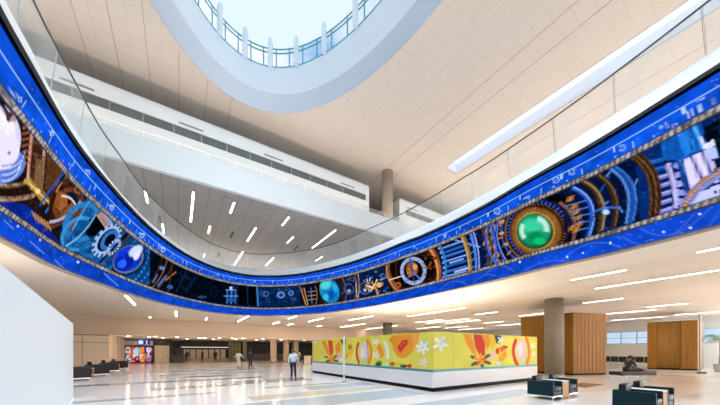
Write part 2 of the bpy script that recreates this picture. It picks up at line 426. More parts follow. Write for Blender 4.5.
# lower ceiling around the oval, and the plenum above it
b = MB(); plate_with_hole(b, [onuv(BOT, a, .06) for a in ANG], U0, U1, V0, 37.0, 5.0); struct('ceiling', b, M['soffit'])
b = MB(); plate_with_hole(b, [onuv(CURB, a, .32) for a in ANG], U0, U1, V0, V1, 9.3); struct('floor.001', b, M['white_gyp'])
b = MB(); b.box(U0, U1, 37.0, 37.3, 3.2, 9.2); struct('wall_bulkhead', b, M['beige'])
b = MB(); b.box(U0, U1, 37.3, V1, 3.2, 3.35); struct('ceiling.001', b, M['soffit'])
# outer walls of the lower floor
b = MB(); b.box(U0-.3, U0, V0, V1, 0, 9.2); struct('wall_left', b, M['beige'])
def fill_window_wall(n, z0, z1, wz0, wz1, mat, idx):  # back wall with unseen glazing added to carry fill light
    b = MB(); b.box(U0, U1, V0-.3, V0, z0, wz0); b.box(U0, U1, V0-.3, V0, wz1, z1)
    for k in range(13): u = U0+k*(U1-U0)/12; b.box(u-.4, u+.4, V0-.3, V0, wz0, wz1)
    struct(n, b, mat)
    f = MB()
    for k in range(12):
        u0 = U0+k*(U1-U0)/12+.4; u1 = U0+(k+1)*(U1-U0)/12-.4
        for q in range(4): x = u0+(u1-u0)*q/3; f.box(x-.04, x+.04, V0-.2, V0-.1, wz0, wz1)
        for q in range(int((wz1-wz0)/2)+2): z = min(wz1, wz0+q*2.0); f.box(u0, u1, V0-.2, V0-.1, z-.04, z+.04)
    fo = struct('window_%d' % idx, f, M['grey_metal'])
    g = MB(); g.box(U0, U1, V0-.16, V0-.15, wz0, wz1); g.build('pane', M['glass_clear'], fo)
fill_window_wall('wall_back', 0, 9.2, .4, 4.6, M['beige'], 20)  # lower windows behind the viewer, added for fill
b = MB(); b.box(U0, U1, V1, V1+.3, 0, 9.2); struct('wall_front', b, M['dark'])
b = MB()                                                   # right wall with a ribbon window
b.box(U1, U1+.3, V0, V1, 0, 2.42); b.box(U1, U1+.3, V0, V1, 3.88, 9.2)
for k in range(16): b.box(U1, U1+.3, V0+k*6-.25, V0+k*6+.25, 2.42, 3.88)
struct('wall_right', b, M['white_gyp'])
for k in range(15):
    v0 = V0+k*6+.25; f = MB(); f.box(U1+.08, U1+.2, v0, v0+5.5, 2.42, 2.48); f.box(U1+.08, U1+.2, v0, v0+5.5, 3.82, 3.88)
    for q in range(5): f.box(U1+.08, U1+.2, v0+q*1.36, v0+q*1.36+.06, 2.42, 3.88)
    f.box(U1+.1, U1+.14, v0, v0+5.5, 3.10, 3.14)
    fo = struct('window_%d' % (k+1), f, M['grey_metal'])
    g = MB(); g.box(U1+.12, U1+.13, v0, v0+5.5, 2.48, 3.82); g.build('pane', M['glass_clear'], fo)

# ------------------------------------------------------------------ upper hall
HZ = 23.3
ea = math.radians(121.0)
def ellipse(cx, cy, a, b_, n=192):
    out = []
    for i in range(n):
        t = 2*math.pi*i/n; x = a*math.cos(t); y = b_*math.sin(t)
        out.append(UV(cx+x*math.cos(ea)-y*math.sin(ea), cy+x*math.sin(ea)+y*math.cos(ea)))
    return out
rim = ellipse(-1.58, 10.94, 16.02, 9.06)
inner = ellipse(-1.55, 11.05, 14.95, 8.2)
drum_top = ellipse(-1.6, 11.0, 14.85, 7.75)
dome_r = lambda k, z: [(p[0]*k+(1-k)*CUV[0], p[1]*k+(1-k)*CUV[1], z) for p in drum_top]
CUV = UV(-1.6, 11.0)
SU0, SU1, SV1 = 26.5, 28.6, 22.3                           # long daylight slot
b = MB(); plate_with_hole(b, rim, U0, SU0, V0, V1, HZ)
for q in [(SU0, SU1, SV1, V1), (SU1, 33.0, V0, V1)]:
    b.quad([(q[0], q[2], HZ), (q[0], q[3], HZ), (q[1], q[3], HZ), (q[1], q[2], HZ)])
struct('ceiling.002', b, M['hall_ceiling'])
# ceiling curving down past the slot into the right-hand wall
b = MB(); prof = [(33.0, HZ), (35.0, HZ-.25), (37.0, HZ-1.0), (39.0, HZ-2.4), (40.6, HZ-4.5), (41.4, HZ-7.0), (41.6, 9.3)]
for (ua, za), (ub, zb) in zip(prof, prof[1:]):
    b.quad([(ua, V0, za), (ua, V1, za), (ub, V1, zb), (ub, V0, zb)])
struct('wall_right.001', b, M['hall_ceiling'])
for u, vs in ((-5.6, V0), (-3.75, 16.6), (-1.9, 21.4), (.05, 24.1), (2.0, 25.6), (3.9, 26.1), (20.75, V0), (22.5, V0), (31.35, V0)):
    b = MB(); b.box(u-.016, u+.016, vs, V1, HZ-.012, HZ+.01)
    struct('trim_2', b, M['seam'])
# slot recess
b = MB(); b.box(SU0-.05, SU0, V0, SV1, HZ, HZ+1.2); b.box(SU1, SU1+.05, V0, SV1, HZ, HZ+1.2); b.box(SU0, SU1, SV1, SV1+.05, HZ, HZ+1.2)
struct('trim_3', b, M['white_gyp'])
b = MB(); b.box(SU0, SU1, V0, SV1, HZ+1.2, HZ+1.25); struct('window_16', b, M['slot'])
# skylight: lip, drum, clerestory and frosted roof
z3 = lambda ring, z: [(p[0], p[1], z) for p in ring]
def grow(ring, d):
    return [(p[0]+(p[0]-CUV[0])*d/math.hypot(p[0]-CUV[0], p[1]-CUV[1]), p[1]+(p[1]-CUV[1])*d/math.hypot(p[0]-CUV[0], p[1]-CUV[1])) for p in ring]
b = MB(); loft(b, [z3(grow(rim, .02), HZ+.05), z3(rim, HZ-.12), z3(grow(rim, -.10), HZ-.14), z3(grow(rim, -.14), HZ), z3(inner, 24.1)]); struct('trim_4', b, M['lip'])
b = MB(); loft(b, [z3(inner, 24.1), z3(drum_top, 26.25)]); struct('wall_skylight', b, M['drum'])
b = MB(); loft(b, [z3(drum_top, 27.85), z3(grow(drum_top, -.5), 28.3), dome_r(.8, 29.0), dome_r(.5, 29.7), dome_r(.2, 30.0), dome_r(.02, 30.02)])
struct('window_17', b, M['dome'])
fr = MB()
for z in (26.25, 27.45, 27.80):
    fr.tube([(p[0], p[1], z) for p in drum_top], .05, 6, closed=True)
for i in range(0, 192, 4):
    p = drum_top[i]; fr.box(p[0]-.04, p[0]+.04, p[1]-.04, p[1]+.04, 26.25, 27.85)
fo = struct('window_18', fr, M['frame_teal'])
g = MB(); loft(g, [z3(grow(drum_top, .03), 26.25), z3(grow(drum_top, .03), 27.85)]); g.build('pane', M['glass_clear'], fo)
b = MB()
for i in range(2, 192, 8):
    p = grow(drum_top, -.28)[i]; b.cyl(p, .21, 26.1, 28.3, 20)
struct('trim_5', b, M['drum'])

# level-three balcony across the far side
b = MB(); b.box(U0, U1-3, 24.0, 24.35, 14.2, 16.15, bev=.03); b.box(U0, U1-3, 24.35, 27.0, 15.0, 15.2); struct('wall_balcony', b, M['white'])
b = MB(); b.box(U0, U1-3, 24.35, V1, 14.2, 14.3); struct('ceiling.003', b, M['linear_panels'])
b = MB(); b.box(U0, U1-3, 27.0, V1, 15.0, 15.2); struct('floor.002', b, M['white'])
b = MB(); b.box(U0, U1-3, 52, 52.3, 9.3, 14.2); struct('wall_mezzanine', b, M['beige'])
def wall_box(name, u0, u1, wins, vents):
    zt, zb = 19.85, 19.12
    b = MB(); b.box(u0, u1, 27.0, 27.25, 15.2, zb); b.box(u0, u1, 27.0, 27.25, zt, 21.0)
    b.box(u0, wins[0], 27.0, 27.25, zb, zt); b.box(wins[-1], u1, 27.0, 27.25, zb, zt)
    b.box(u0, u0+.25, 27.25, 33, 15.2, 21.0); b.box(u1-.25, u1, 27.25, 33, 15.2, 21.0)
    b.box(u0, u1, 27.0, 33, 20.85, 21.0); b.box(u0, u1, 32.8, 33, 15.2, 21.0)
    # panel joints of the white cladding
    wo = struct(name, b, M['white'])
    f = MB(); n = len(wins)
    for q in wins: f.box(q-.05, q+.05, 27.06, 27.2, zb, zt)
    f.box(wins[0], wins[-1], 27.06, 27.2, zb, zb+.04); f.box(wins[0], wins[-1], 27.06, 27.2, zt-.04, zt)
    fo = f.build('window_frame', M['grey_metal'], wo)
    g = MB(); g.box(wins[0], wins[-1], 27.15, 27.17, zb, zt); g.build('pane', M['glass_win'], fo)
    for q in vents:
        g = MB(); g.box(q, q+1.75, 26.97, 27.0, 20.05, 20.18); g.build('air_grille', M['grey_metal'], wo)
    return wo
wall_box('wall_far', U0+1, 18.8, [-12+1.95*k for k in range(15)] + [18.35], [-6.75, 0.05, 6.8, 15.0])
wall_box('wall_far.001', 23.5, 40.0, [24.6+1.95*k for k in range(7)], [24.8, 31.0])
b = MB(); b.box(U0, U1-3, 46, 46.3, 15.2, HZ); struct('wall_far.002', b, M['beige'])
b = MB(); b.box(U0-.3, U0, V0, V1, 9.2, HZ); struct('wall_left.001', b, M['white_gyp'])
fill_window_wall('wall_back.001', 9.2, HZ, 10.3, 21.5, M['white_gyp'], 21)  # upper windows behind the viewer, added for fill
b = MB(); b.box(U0, U1, V1, V1+.3, 9.2, HZ); struct('wall_front.001', b, M['white_gyp'])
# glass guard standing behind the balcony fascia
gg = root('balcony_guard', 'long clear glass guard on the white level-three balcony edge in front of the strip windows', 'balustrade', W(-2, 24.6, 16.15), RZ)
for k in range(22):
    g = MB(); g.box(-20+k*2.0, -20+k*2.0+1.96, -.01, .01, 0, .75); g.build('glass_panel', M['glass'], gg)
g = MB(); g.tube([(-20, 0, .77), (24, 0, .77)], .02); g.build('handrail', M['chrome'], gg)
# timber enclosure seen in the gap between the white boxes
t = root('wood_enclosure', 'small brown timber enclosure in the gap between the white upper wall boxes beside the column', 'enclosure', W(21.5, 34, 15.2), RZ)
g = MB(); g.box(-2.2, .8, -.3, 1.5, 0, 5.1); g.build('panelling', M['wood'], t)
g = MB(); g.box(-2.35, .95, -.4, 1.6, 5.1, 5.25); g.build('cap', M['wood_dark'], t)

# ------------------------------------------------------------------ curb, balustrade and the ring screen
def ring3(tab, z, out=0.0): return [on(tab, a, out)+(z,) for a in ANG]
b = MB(); loft(b, [ring3(TOP, 9.0), ring3(CURB, 9.52), ring3(CURB, 9.6, .06), ring3(CURB, 9.6, .34), ring3(CURB, 9.25, .34)])
struct('trim_6', b, M['curb'], rot=0.0)
b = MB(); loft(b, [ring3(BOT, 5.0, .35), ring3(BOT, 4.97, .3), ring3(BOT, 4.97, .02), ring3(BOT, 5.02, 0)]); struct('trim_7', b, M['seam'], rot=0.0)

bal = root('glass_balustrade', 'clear frameless glass balustrade with thin dark handrail curving around the oval opening', 'balustrade', (OC[0], OC[1], 9.5))
o2 = Vector((OC[0], OC[1], 9.5))
h = MB(); h.tube([Vector(p)-o2 for p in ring3(RAIL, 11.0)], .032, 8, closed=True); h.build('handrail', M['rail'], bal)
# equal panels along the rail
fine = [2*math.pi*i/3600 for i in range(3601)]; acc = [0.0]
for i in range(3600):
    p = Vector(on(RAIL, fine[i])); q = Vector(on(RAIL, fine[i+1])); acc.append(acc[-1]+(q-p).length)
LEN = acc[-1]; NP = 44
def ang_at(L):
    L = L % LEN; i = int(np.searchsorted(acc, L)); i = max(1, min(3600, i)); f = (L-acc[i-1])/(acc[i]-acc[i-1]); return fine[i-1]+(fine[i]-fine[i-1])*f
off0 = .35
for k in range(NP):
    L0 = off0+k*LEN/NP+.015; L1 = off0+(k+1)*LEN/NP-.015; g = MB(); pts = [ang_at(L0+(L1-L0)*q/8) for q in range(9)]
    lo = [Vector(on(CURB, a, .12)+(9.5,))-o2 for a in pts]; hi = [Vector(on(RAIL, a, -.0)+(10.97,))-o2 for a in pts]
    lo2 = [Vector(on(CURB, a, .14)+(9.5,))-o2 for a in pts]; hi2 = [Vector(on(RAIL, a, .02)+(10.97,))-o2 for a in pts]
    for q in range(8):
        g.quad([lo[q], lo[q+1], hi[q+1], hi[q]]); g.quad([lo2[q+1], lo2[q], hi2[q], hi2[q+1]])
        g.quad([hi[q], hi[q+1], hi2[q+1], hi2[q]], 1)
    g.quad([lo[0], hi[0], hi2[0], lo2[0]], 1); g.quad([lo[-1], lo2[-1], hi2[-1], hi[-1]], 1)
    g.build('glass_panel', [M['glass'], M['glass_edge']], bal)

# screen surface: s runs around the ring in metres, t up the screen in metres
def s_table():
    n = 7200; A = np.arange(n+1)*2*np.pi/n - math.radians(60); pts = []
    for a in A:
        x0, y0 = on(BOT, a); x1, y1 = on(TOP, a); pts.append(((x0+x1)/2, (y0+y1)/2))
    P = np.array(pts); d = np.hypot(*(P[1:]-P[:-1]).T); return A, np.concatenate([[0], np.cumsum(d)])
SA, SL = s_table()
vis0 = float(np.interp(math.radians(-26), SA, SL)); vis1 = float(np.interp(math.radians(206), SA, SL))
ss = np.concatenate([np.arange(0, vis0, .22), np.arange(vis0, vis1, .042), np.arange(vis1, SL[-1]-.1, .22)])
TH = 4.0; NT = 128
tt = np.linspace(0, TH, NT)
AA = np.interp(ss, SL, SA)
lo = np.array([on(BOT, a)+(5.0,) for a in AA]); hi = np.array([on(TOP, a)+(9.0,) for a in AA])
kk = (tt/TH*.972)[None, :, None]
P = lo[:, None, :]*(1-kk)+hi[:, None, :]*kk
SS, TT = np.meshgrid(ss, tt, indexing='ij')
def run_ops(pt, ops):
    for o in ops:
        if o[0] == 'e':
            pt.ell(o[1], o[2], o[3], srgb(o[4]), **o[5])
        elif o[0] == 'l': pt.line(o[1], o[2], srgb(o[3]), **o[4])
        else: pt.poly(o[1], srgb(o[2]), **o[3])
def paint_ring(pt):
    s, t = pt.s, pt.t
    n1 = value_noise(s, t, .35, 1); n2 = value_noise(s, t, .09, 2); n3 = value_noise(s, t, 1.6, 3)
    # generic machinery everywhere, in deep blues and browns
    base = np.array(srgb('#07162e'), np.float32); pt.c[:] = base
    pt.c += (n1[..., None]**2)*np.array(srgb('#1c4c90'), np.float32)*.6
    rr = random.Random(5)
    for rng in ((0, 13.4), (69.2, SL[-1])):               # the stretch of screen behind the viewer
        x = rng[0]+2
        while x < rng[1]-2:
            R_ = rr.uniform(.7, 1.1); c = rr.choice(['#2f6cc8', '#8a5c34', '#3c98d6', '#6a86d0', '#a07c30'])
            pt.ell((x, 1.85), (R_, 0), (0, R_), srgb('#120c10')); pt.ell((x, 1.85), (R_, 0), (0, R_), srgb(c), inner=.84, teeth=24)
            pt.ell((x, 1.85), (R_*.8, 0), (0, R_*.8), srgb(c), inner=.9); pt.ell((x, 1.85), (R_*.4, 0), (0, R_*.4), srgb('#1aa6d8'), soft=.3)
            for k in range(4): pt.line([(x+R_+.3+k*.25, .7), (x+R_+.5+k*.25, 2.9)], .1, srgb(c))
            x += 2*R_+2.2
    run_ops(pt, ART)
    # grime, scratches and fine machining over the whole picture
    n4 = value_noise(s, t, .05, 41); n5 = value_noise(s, t, .16, 42); n6 = value_noise(s, t, .5, 43)
    g = (.35+.75*n4+.35*n5)*(.70+.45*n6); lum = np.clip(pt.c.mean(-1)*1.6, 0, 1); g = g*(1-lum)+lum
    pt.c = np.clip(pt.c, 0, 1)**1.12*(g*1.12)[..., None]
    pt.c += (np.clip(n4*n5-.55, 0, 1)*.9)[..., None]*np.array(srgb('#9ab4f0'), np.float32)*(pt.c.mean(-1, keepdims=True)+.05)*3
    run_ops(pt, [o for o in ART if o[0] == 'e' and o[-1].get('soft', 0) >= .3])
    # blue frame bands
    rs = np.random.RandomState(9)
    blue_lo = np.array(srgb('#0d47cc'), np.float32); blue_hi = np.array(srgb('#0e55de'), np.float32)
    low = (t < .66); up = (t > 3.06)
    keep = pt.c.copy()
    n7 = value_noise(s, t, .18, 51); n8 = value_noise(s+3*t, t, .8, 52); tex = (.38+.35*n1+.45*n7+.35*n8)[..., None]
    pt.c = np.where(low[..., None], blue_lo*tex, pt.c); pt.c = np.where(up[..., None], blue_hi*tex, pt.c)
    pt.c = np.where((t > 3.6)[..., None], np.array(srgb('#0d4ed2'), np.float32)*tex, pt.c)
    star = (rs.rand(*s.shape) > .993) & (low | up); pt.c[star] = pt.c[star]*.5+np.array(srgb('#7fb0ff'), np.float32)*.5
    # blueprint ticks under the white line
    tick = (t > 3.16) & (t < 3.22+.16*((np.floor(s/.5) % 3) == 0)) & ((s/.5) % 1 < .09) ; pt.put(tick.astype(np.float32), srgb('#a8ccff'), .75)
    tick = (t > 3.36) & (t < 3.54) & ((s/1.7) % 1 < .03); pt.put(tick.astype(np.float32), srgb('#c8e0ff'), .8)
    wl = np.clip((.018-np.abs(t-3.56))/.02+.5, 0, 1); pt.put(wl, srgb('#a8d0ff'), .9)
    mark = (value_noise(s, t, .22, 11) > .93) & (t > 3.2) & (t < 3.5); pt.put(mark.astype(np.float32), srgb('#9cc4ff'), .7)
    run_ops(pt, [o for o in BAND])
    # beaded trims
    for c0, w in ((.70, .085), (3.01, .10), (.02, .035)):
        m = (np.abs(t-c0) < w).astype(np.float32)
        if c0 < .1: pt.put(m, srgb('#5a5a78'), .8); continue
        pt.put(m, srgb('#5c5c64'))
        ph = s/.15+(t-c0)*2.0; bead = m*np.clip(np.sin(ph*2*math.pi)*.5+.35+1.3*(value_noise(s, t, .075, 61)-.45), 0, 1)*np.clip(np.cos((t-c0)/w*1.35)*1.8, 0, 1)
        warm = value_noise(s, t*0, .3, 21)[..., None]
        pt.c = pt.c*(1-bead[..., None]) + bead[..., None]*(np.array(srgb('#d2d2d4'))*(1-warm)+np.array(srgb('#b49c8c'))*warm)
        e = (np.abs(np.abs(t-c0)-w) < .02).astype(np.float32); pt.put(e, srgb('#2a2c40'), .8)
        sp = (value_noise(s, t, .1, 31) > .72)*m; pt.put(sp, srgb('#403c44'), .6)
    pt.put((t > 3.88).astype(np.float32), srgb('#02060f'))
    pt.c = np.clip(pt.c, 0, 1.2)
ART = [
('p',[(65.08,0.7),(63.75,0.74),(61.89,0.83),(63.61,3.02),(65.44,2.95),(66.73,2.92)],'#2a1a14',{}),
('p',[(65.2,0.88),(64.28,1.21),(63.22,1.19),(61.9,0.85),(63.75,0.74),(65.07,0.67)],'#0e2f98',{}),
('p',[(65.61,3.13),(63.59,3.0),(62.94,2.07),(64.4,1.65)],'#4a2e20',{}),
('l',[(65.52,3.27),(64.61,1.8)],0.11,'#c08a78',{}),
('l',[(65.55,3.24),(64.64,1.78)],0.034,'#e8c0b0',{}),
('l',[(64.74,3.2),(63.92,1.85)],0.124,'#c08a78',{}),
('l',[(64.77,3.17),(63.96,1.82)],0.038,'#e8c0b0',{}),
('l',[(65.67,2.82),(65.5,3.02)],0.05,'#a86848',{}),
('l',[(65.57,2.71),(65.4,2.91)],0.051,'#a86848',{}),
('l',[(65.48,2.59),(65.3,2.79)],0.051,'#a86848',{}),
('l',[(65.38,2.47),(65.2,2.67)],0.052,'#a86848',{}),
('l',[(65.28,2.35),(65.09,2.54)],0.053,'#a86848',{}),
('l',[(65.18,2.22),(64.99,2.42)],0.053,'#a86848',{}),
('l',[(65.08,2.1),(64.88,2.29)],0.054,'#a86848',{}),
('l',[(65.34,3.02),(64.81,3.28)],0.051,'#7a5236',{}),
('l',[(65.13,2.78),(64.58,3.03)],0.051,'#7a5236',{}),
('l',[(64.92,2.53),(64.36,2.77)],0.052,'#7a5236',{}),
('l',[(64.71,2.27),(64.13,2.5)],0.054,'#7a5236',{}),
('l',[(64.5,2.0),(63.9,2.21)],0.055,'#7a5236',{}),
('p',[(64.74,2.52),(64.4,2.67),(63.91,1.92),(64.35,1.88)],'#8a6a48',{}),
('p',[(64.43,3.0),(63.43,2.99),(63.16,2.33),(63.74,2.02)],'#6a4426',{}),
('e',(66.04,2.31),(-0.348,0.396),(-0.523,-0.392),'#d9d2ee',{}),
('e',(66.16,2.37),(-0.269,0.298),(-0.371,-0.297),'#eeeafa',{}),
('e',(65.61,1.68),(-0.555,0.515),(-0.332,-0.318),'#6f8fe0',{}),
('e',(65.88,1.97),(-0.406,0.413),(-0.365,-0.328),'#e6e0f4',{}),
('l',[(65.63,1.66),(65.53,1.74),(65.44,1.83),(65.36,1.92),(65.3,2.02),(65.25,2.12),(65.22,2.23),(65.21,2.34),(65.22,2.45)],0.027,'#3050b0',{}),
('l',[(65.59,1.6),(65.49,1.68),(65.39,1.76),(65.32,1.85),(65.26,1.95),(65.22,2.06),(65.2,2.17),(65.2,2.28),(65.22,2.39)],0.027,'#d8e4ff',{}),
('l',[(65.55,1.53),(65.44,1.61),(65.35,1.7),(65.28,1.79),(65.22,1.89),(65.19,1.99),(65.17,2.1),(65.18,2.21),(65.22,2.33)],0.028,'#3050b0',{}),
('l',[(65.5,1.47),(65.4,1.55),(65.31,1.63),(65.24,1.73),(65.19,1.83),(65.16,1.93),(65.15,2.04),(65.17,2.15),(65.21,2.27)],0.028,'#d8e4ff',{}),
('l',[(65.46,1.41),(65.36,1.48),(65.27,1.57),(65.2,1.66),(65.15,1.76),(65.13,1.87),(65.13,1.97),(65.16,2.09),(65.21,2.2)],0.028,'#3050b0',{}),
('l',[(65.42,1.34),(65.31,1.42),(65.22,1.5),(65.16,1.6),(65.12,1.7),(65.1,1.8),(65.11,1.91),(65.14,2.02),(65.21,2.14)],0.028,'#d8e4ff',{}),
('e',(66.18,2.75),(-0.092,0.08),(-0.079,-0.088),'#5a3a40',{}),
('e',(66.07,2.78),(-0.072,0.061),(-0.048,-0.053),'#b89aa0',{}),
('e',(65.65,2.05),(-0.044,0.058),(-0.027,-0.015),'#8a7a9a',{}),
('l',[(65.4,1.2),(65.27,1.27),(65.14,1.35),(65.02,1.44),(64.9,1.53),(64.8,1.62),(64.7,1.71),(64.61,1.81),(64.53,1.91)],0.103,'#8a6c58',{}),
('l',[(65.21,0.91),(65.06,0.99),(64.91,1.07),(64.77,1.16),(64.63,1.25),(64.49,1.34),(64.37,1.43),(64.26,1.52),(64.15,1.62)],0.134,'#9a7a66',{}),
('l',[(65.41,1.22),(65.28,1.3),(65.16,1.38),(65.04,1.46),(64.92,1.55),(64.81,1.64),(64.72,1.74),(64.63,1.83),(64.55,1.93)],0.032,'#d4b898',{'dash':0.4}),
('l',[(65.2,0.88),(65.05,0.96),(64.9,1.05),(64.75,1.13),(64.61,1.22),(64.48,1.31),(64.35,1.4),(64.24,1.5),(64.13,1.59)],0.034,'#d0b090',{'dash':0.4}),
('l',[(65.28,1.24),(65.03,1.04)],0.037,'#3a2a20',{}),
('l',[(65.05,1.38),(64.78,1.18)],0.039,'#3a2a20',{}),
('l',[(64.8,1.52),(64.51,1.32)],0.041,'#3a2a20',{}),
('l',[(64.52,1.68),(64.22,1.48)],0.044,'#3a2a20',{}),
('p',[(64.76,1.74),(64.61,1.94),(63.44,1.81),(63.53,1.59)],'#b08a3e',{}),
('p',[(64.16,1.78),(64.06,1.95),(62.32,1.83),(62.44,1.61)],'#9a7434',{}),
('l',[(64.61,1.8),(62.55,1.76)],0.045,'#ecd080',{}),
('e',(64.06,1.8),(-0.107,0.059),(-0.048,-0.064),'#e8d8a0',{}),
('e',(64.66,1.8),(-0.106,0.063),(-0.051,-0.069),'#c8a050',{}),
('l',[(63.71,1.5),(63.67,1.65),(63.62,1.82),(63.57,2.0),(63.51,2.19),(63.44,2.39),(63.36,2.6),(63.28,2.82),(63.18,3.06)],0.092,'#1f5fb8',{}),
('l',[(63.29,1.45),(63.25,1.63),(63.2,1.81),(63.14,1.99),(63.07,2.18),(62.99,2.39),(62.9,2.59),(62.8,2.81),(62.69,3.03)],0.087,'#2e7fd8',{}),
('e',(62.21,2.43),(-0.401,1.01),(-1.105,0.066),'#3a2014',{'inner':0.62}),
('e',(62.35,2.24),(-0.308,0.691),(-0.706,0.021),'#7a4426',{'inner':0.7}),
('p',[(63.16,2.33),(62.66,2.44),(62.31,2.19),(62.58,1.79),(63.03,1.83)],'#a06032',{}),
('p',[(62.53,1.73),(62.16,2.38),(61.86,2.36),(62.19,1.65)],'#8a5a34',{}),
('l',[(62.82,2.28),(62.69,2.34),(62.57,2.38),(62.44,2.42),(62.32,2.44),(62.2,2.44),(62.08,2.43),(61.97,2.4),(61.86,2.36)],0.073,'#e8d2c0',{}),
('l',[(62.87,1.27),(62.66,1.39),(62.47,1.52),(62.3,1.67),(62.15,1.83),(62.01,2.0),(61.9,2.18),(61.81,2.38),(61.73,2.59)],0.11,'#b9b0cc',{}),
('e',(61.82,2.91),(-0.328,0.17),(-0.112,-0.145),'#2a1410',{'teeth':7}),
('e',(62.11,2.88),(-0.216,0.113),(-0.09,-0.112),'#9a5a38',{'inner':0.5}),
('l',[(63.8,1.14),(63.69,1.11),(63.55,1.09),(63.41,1.09),(63.25,1.1),(63.07,1.13),(62.89,1.17),(62.69,1.22),(62.48,1.29)],0.127,'#5a361c',{'dash':0.5}),
('l',[(63.0,0.91),(62.76,1.08),(62.53,1.26),(62.3,1.45),(62.09,1.66),(61.88,1.88),(61.69,2.11),(61.5,2.36),(61.32,2.63)],0.073,'#7a4a22',{}),
('l',[(61.42,3.41),(61.38,3.21),(61.37,2.98),(61.4,2.73),(61.45,2.44),(61.53,2.13),(61.63,1.79),(61.75,1.43),(61.91,1.05)],0.114,'#8a5630',{}),
('l',[(63.92,1.15),(63.6,1.02)],0.056,'#b88850',{}),
('l',[(63.76,1.16),(63.42,1.03)],0.058,'#b88850',{}),
('l',[(63.59,1.17),(63.23,1.04)],0.059,'#b88850',{}),
('l',[(63.41,1.18),(63.04,1.05)],0.06,'#b88850',{}),
('l',[(63.22,1.19),(62.85,1.06)],0.061,'#b88850',{}),
('l',[(63.02,1.2),(62.65,1.06)],0.062,'#b88850',{}),
('l',[(63.21,2.22),(63.2,2.34),(63.17,2.46),(63.13,2.59),(63.08,2.72),(63.02,2.86),(62.95,3.0),(62.86,3.15),(62.77,3.3)],0.053,'#c8a080',{}),
('e',(62.92,2.76),(-0.208,0.114),(-0.088,-0.103),'#503020',{}),
('l',[(63.02,3.23),(61.76,3.23)],0.124,'#2468c8',{}),
('p',[(61.66,1.07),(61.33,3.29),(57.9,3.22),(58.4,0.69),(60.65,0.8)],'#1c5e9e',{}),
('e',(61.09,2.06),(-0.542,0.901),(-0.982,-0.111),'#2f86c8',{'inner':0.72}),
('e',(61.06,1.56),(-0.571,0.782),(-0.809,-0.195),'#3c98d6',{'inner':0.8}),
('e',(60.82,1.13),(-0.523,0.698),(-0.702,-0.207),'#174f88',{'inner':0.7}),
('e',(60.22,2.35),(-0.572,0.244),(-0.171,-0.286),'#05080f',{'teeth':-9}),
('e',(60.42,1.91),(-0.359,0.146),(-0.103,-0.18),'#060a12',{}),
('e',(60.18,1.19),(-0.597,0.212),(-0.16,-0.307),'#1f72b2',{'inner':0.5}),
('e',(61.32,1.12),(-0.462,0.178),(-0.138,-0.241),'#2a7cc0',{'teeth':12,'inner':0.5}),
('e',(59.29,1.69),(-0.558,0.201),(-0.145,-0.283),'#07101c',{}),
('e',(60.29,0.61),(-0.512,0.163),(-0.096,-0.196),'#184a80',{}),
('l',[(61.2,3.11),(59.31,2.83)],0.142,'#3a9ae0',{}),
('l',[(61.56,1.52),(61.23,2.92)],0.059,'#64b4ec',{}),
('l',[(61.54,0.87),(61.38,1.04),(61.22,1.23),(61.08,1.43),(60.95,1.65),(60.83,1.88),(60.72,2.12),(60.64,2.37),(60.56,2.64)],0.073,'#78c0f0',{}),
('p',[(60.56,2.64),(60.31,2.89),(59.17,2.6),(59.45,2.3)],'#402830',{}),
('l',[(60.48,2.63),(59.49,2.38)],0.046,'#e0b8b8',{}),
('l',[(60.41,2.7),(59.41,2.45)],0.046,'#e0b8b8',{}),
('l',[(60.34,2.78),(59.33,2.53)],0.047,'#e0b8b8',{}),
('l',[(60.27,2.85),(59.25,2.6)],0.047,'#e0b8b8',{}),
('l',[(60.2,2.92),(59.16,2.68)],0.048,'#e0b8b8',{}),
('e',(59.21,2.01),(-0.497,0.869),(-0.698,-0.033),'#0a1420',{}),
('e',(59.21,2.01),(-0.497,0.869),(-0.698,-0.033),'#9fc0f0',{'teeth':-16,'inner':0.74}),
('e',(59.06,2.07),(-0.342,0.586),(-0.497,-0.022),'#3c7cc8',{'inner':0.6}),
('l',[(59.31,0.92),(59.16,1.11),(59.01,1.32),(58.85,1.53),(58.69,1.76),(58.51,2.0),(58.32,2.26),(58.11,2.53),(57.9,2.81)],0.135,'#1a120e',{}),
('l',[(59.07,0.9),(58.9,1.1),(58.73,1.32),(58.54,1.55),(58.36,1.79),(58.16,2.05),(57.95,2.32),(57.74,2.6),(57.52,2.9)],0.064,'#7a5a38',{}),
('e',(58.61,1.89),(-0.311,0.503),(-0.37,-0.023),'#b8d0f4',{'teeth':14,'inner':0.6}),
('p',[(59.04,1.0),(57.17,3.09),(53.82,3.12),(54.7,0.82),(57.54,0.71)],'#145090',{}),
('l',[(58.82,0.87),(58.61,1.07),(58.41,1.28),(58.2,1.52),(57.99,1.77),(57.78,2.04),(57.57,2.34),(57.35,2.66),(57.13,3.0)],0.072,'#0c3c78',{}),
('l',[(58.54,0.84),(58.33,1.05),(58.12,1.28),(57.91,1.52),(57.69,1.78),(57.47,2.06),(57.24,2.36),(57.01,2.67),(56.78,3.0)],0.074,'#2f86d0',{}),
('l',[(58.25,0.81),(58.04,1.04),(57.83,1.28),(57.61,1.53),(57.38,1.79),(57.15,2.07),(56.92,2.37),(56.67,2.68),(56.42,3.01)],0.075,'#0c3c78',{}),
('l',[(57.96,0.78),(57.75,1.02),(57.53,1.27),(57.3,1.53),(57.07,1.8),(56.83,2.09),(56.58,2.38),(56.32,2.68),(56.05,3.0)],0.077,'#2f86d0',{}),
('l',[(57.66,0.74),(57.45,1.0),(57.23,1.27),(56.99,1.54),(56.75,1.81),(56.5,2.1),(56.24,2.39),(55.97,2.69),(55.69,3.0)],0.078,'#0c3c78',{}),
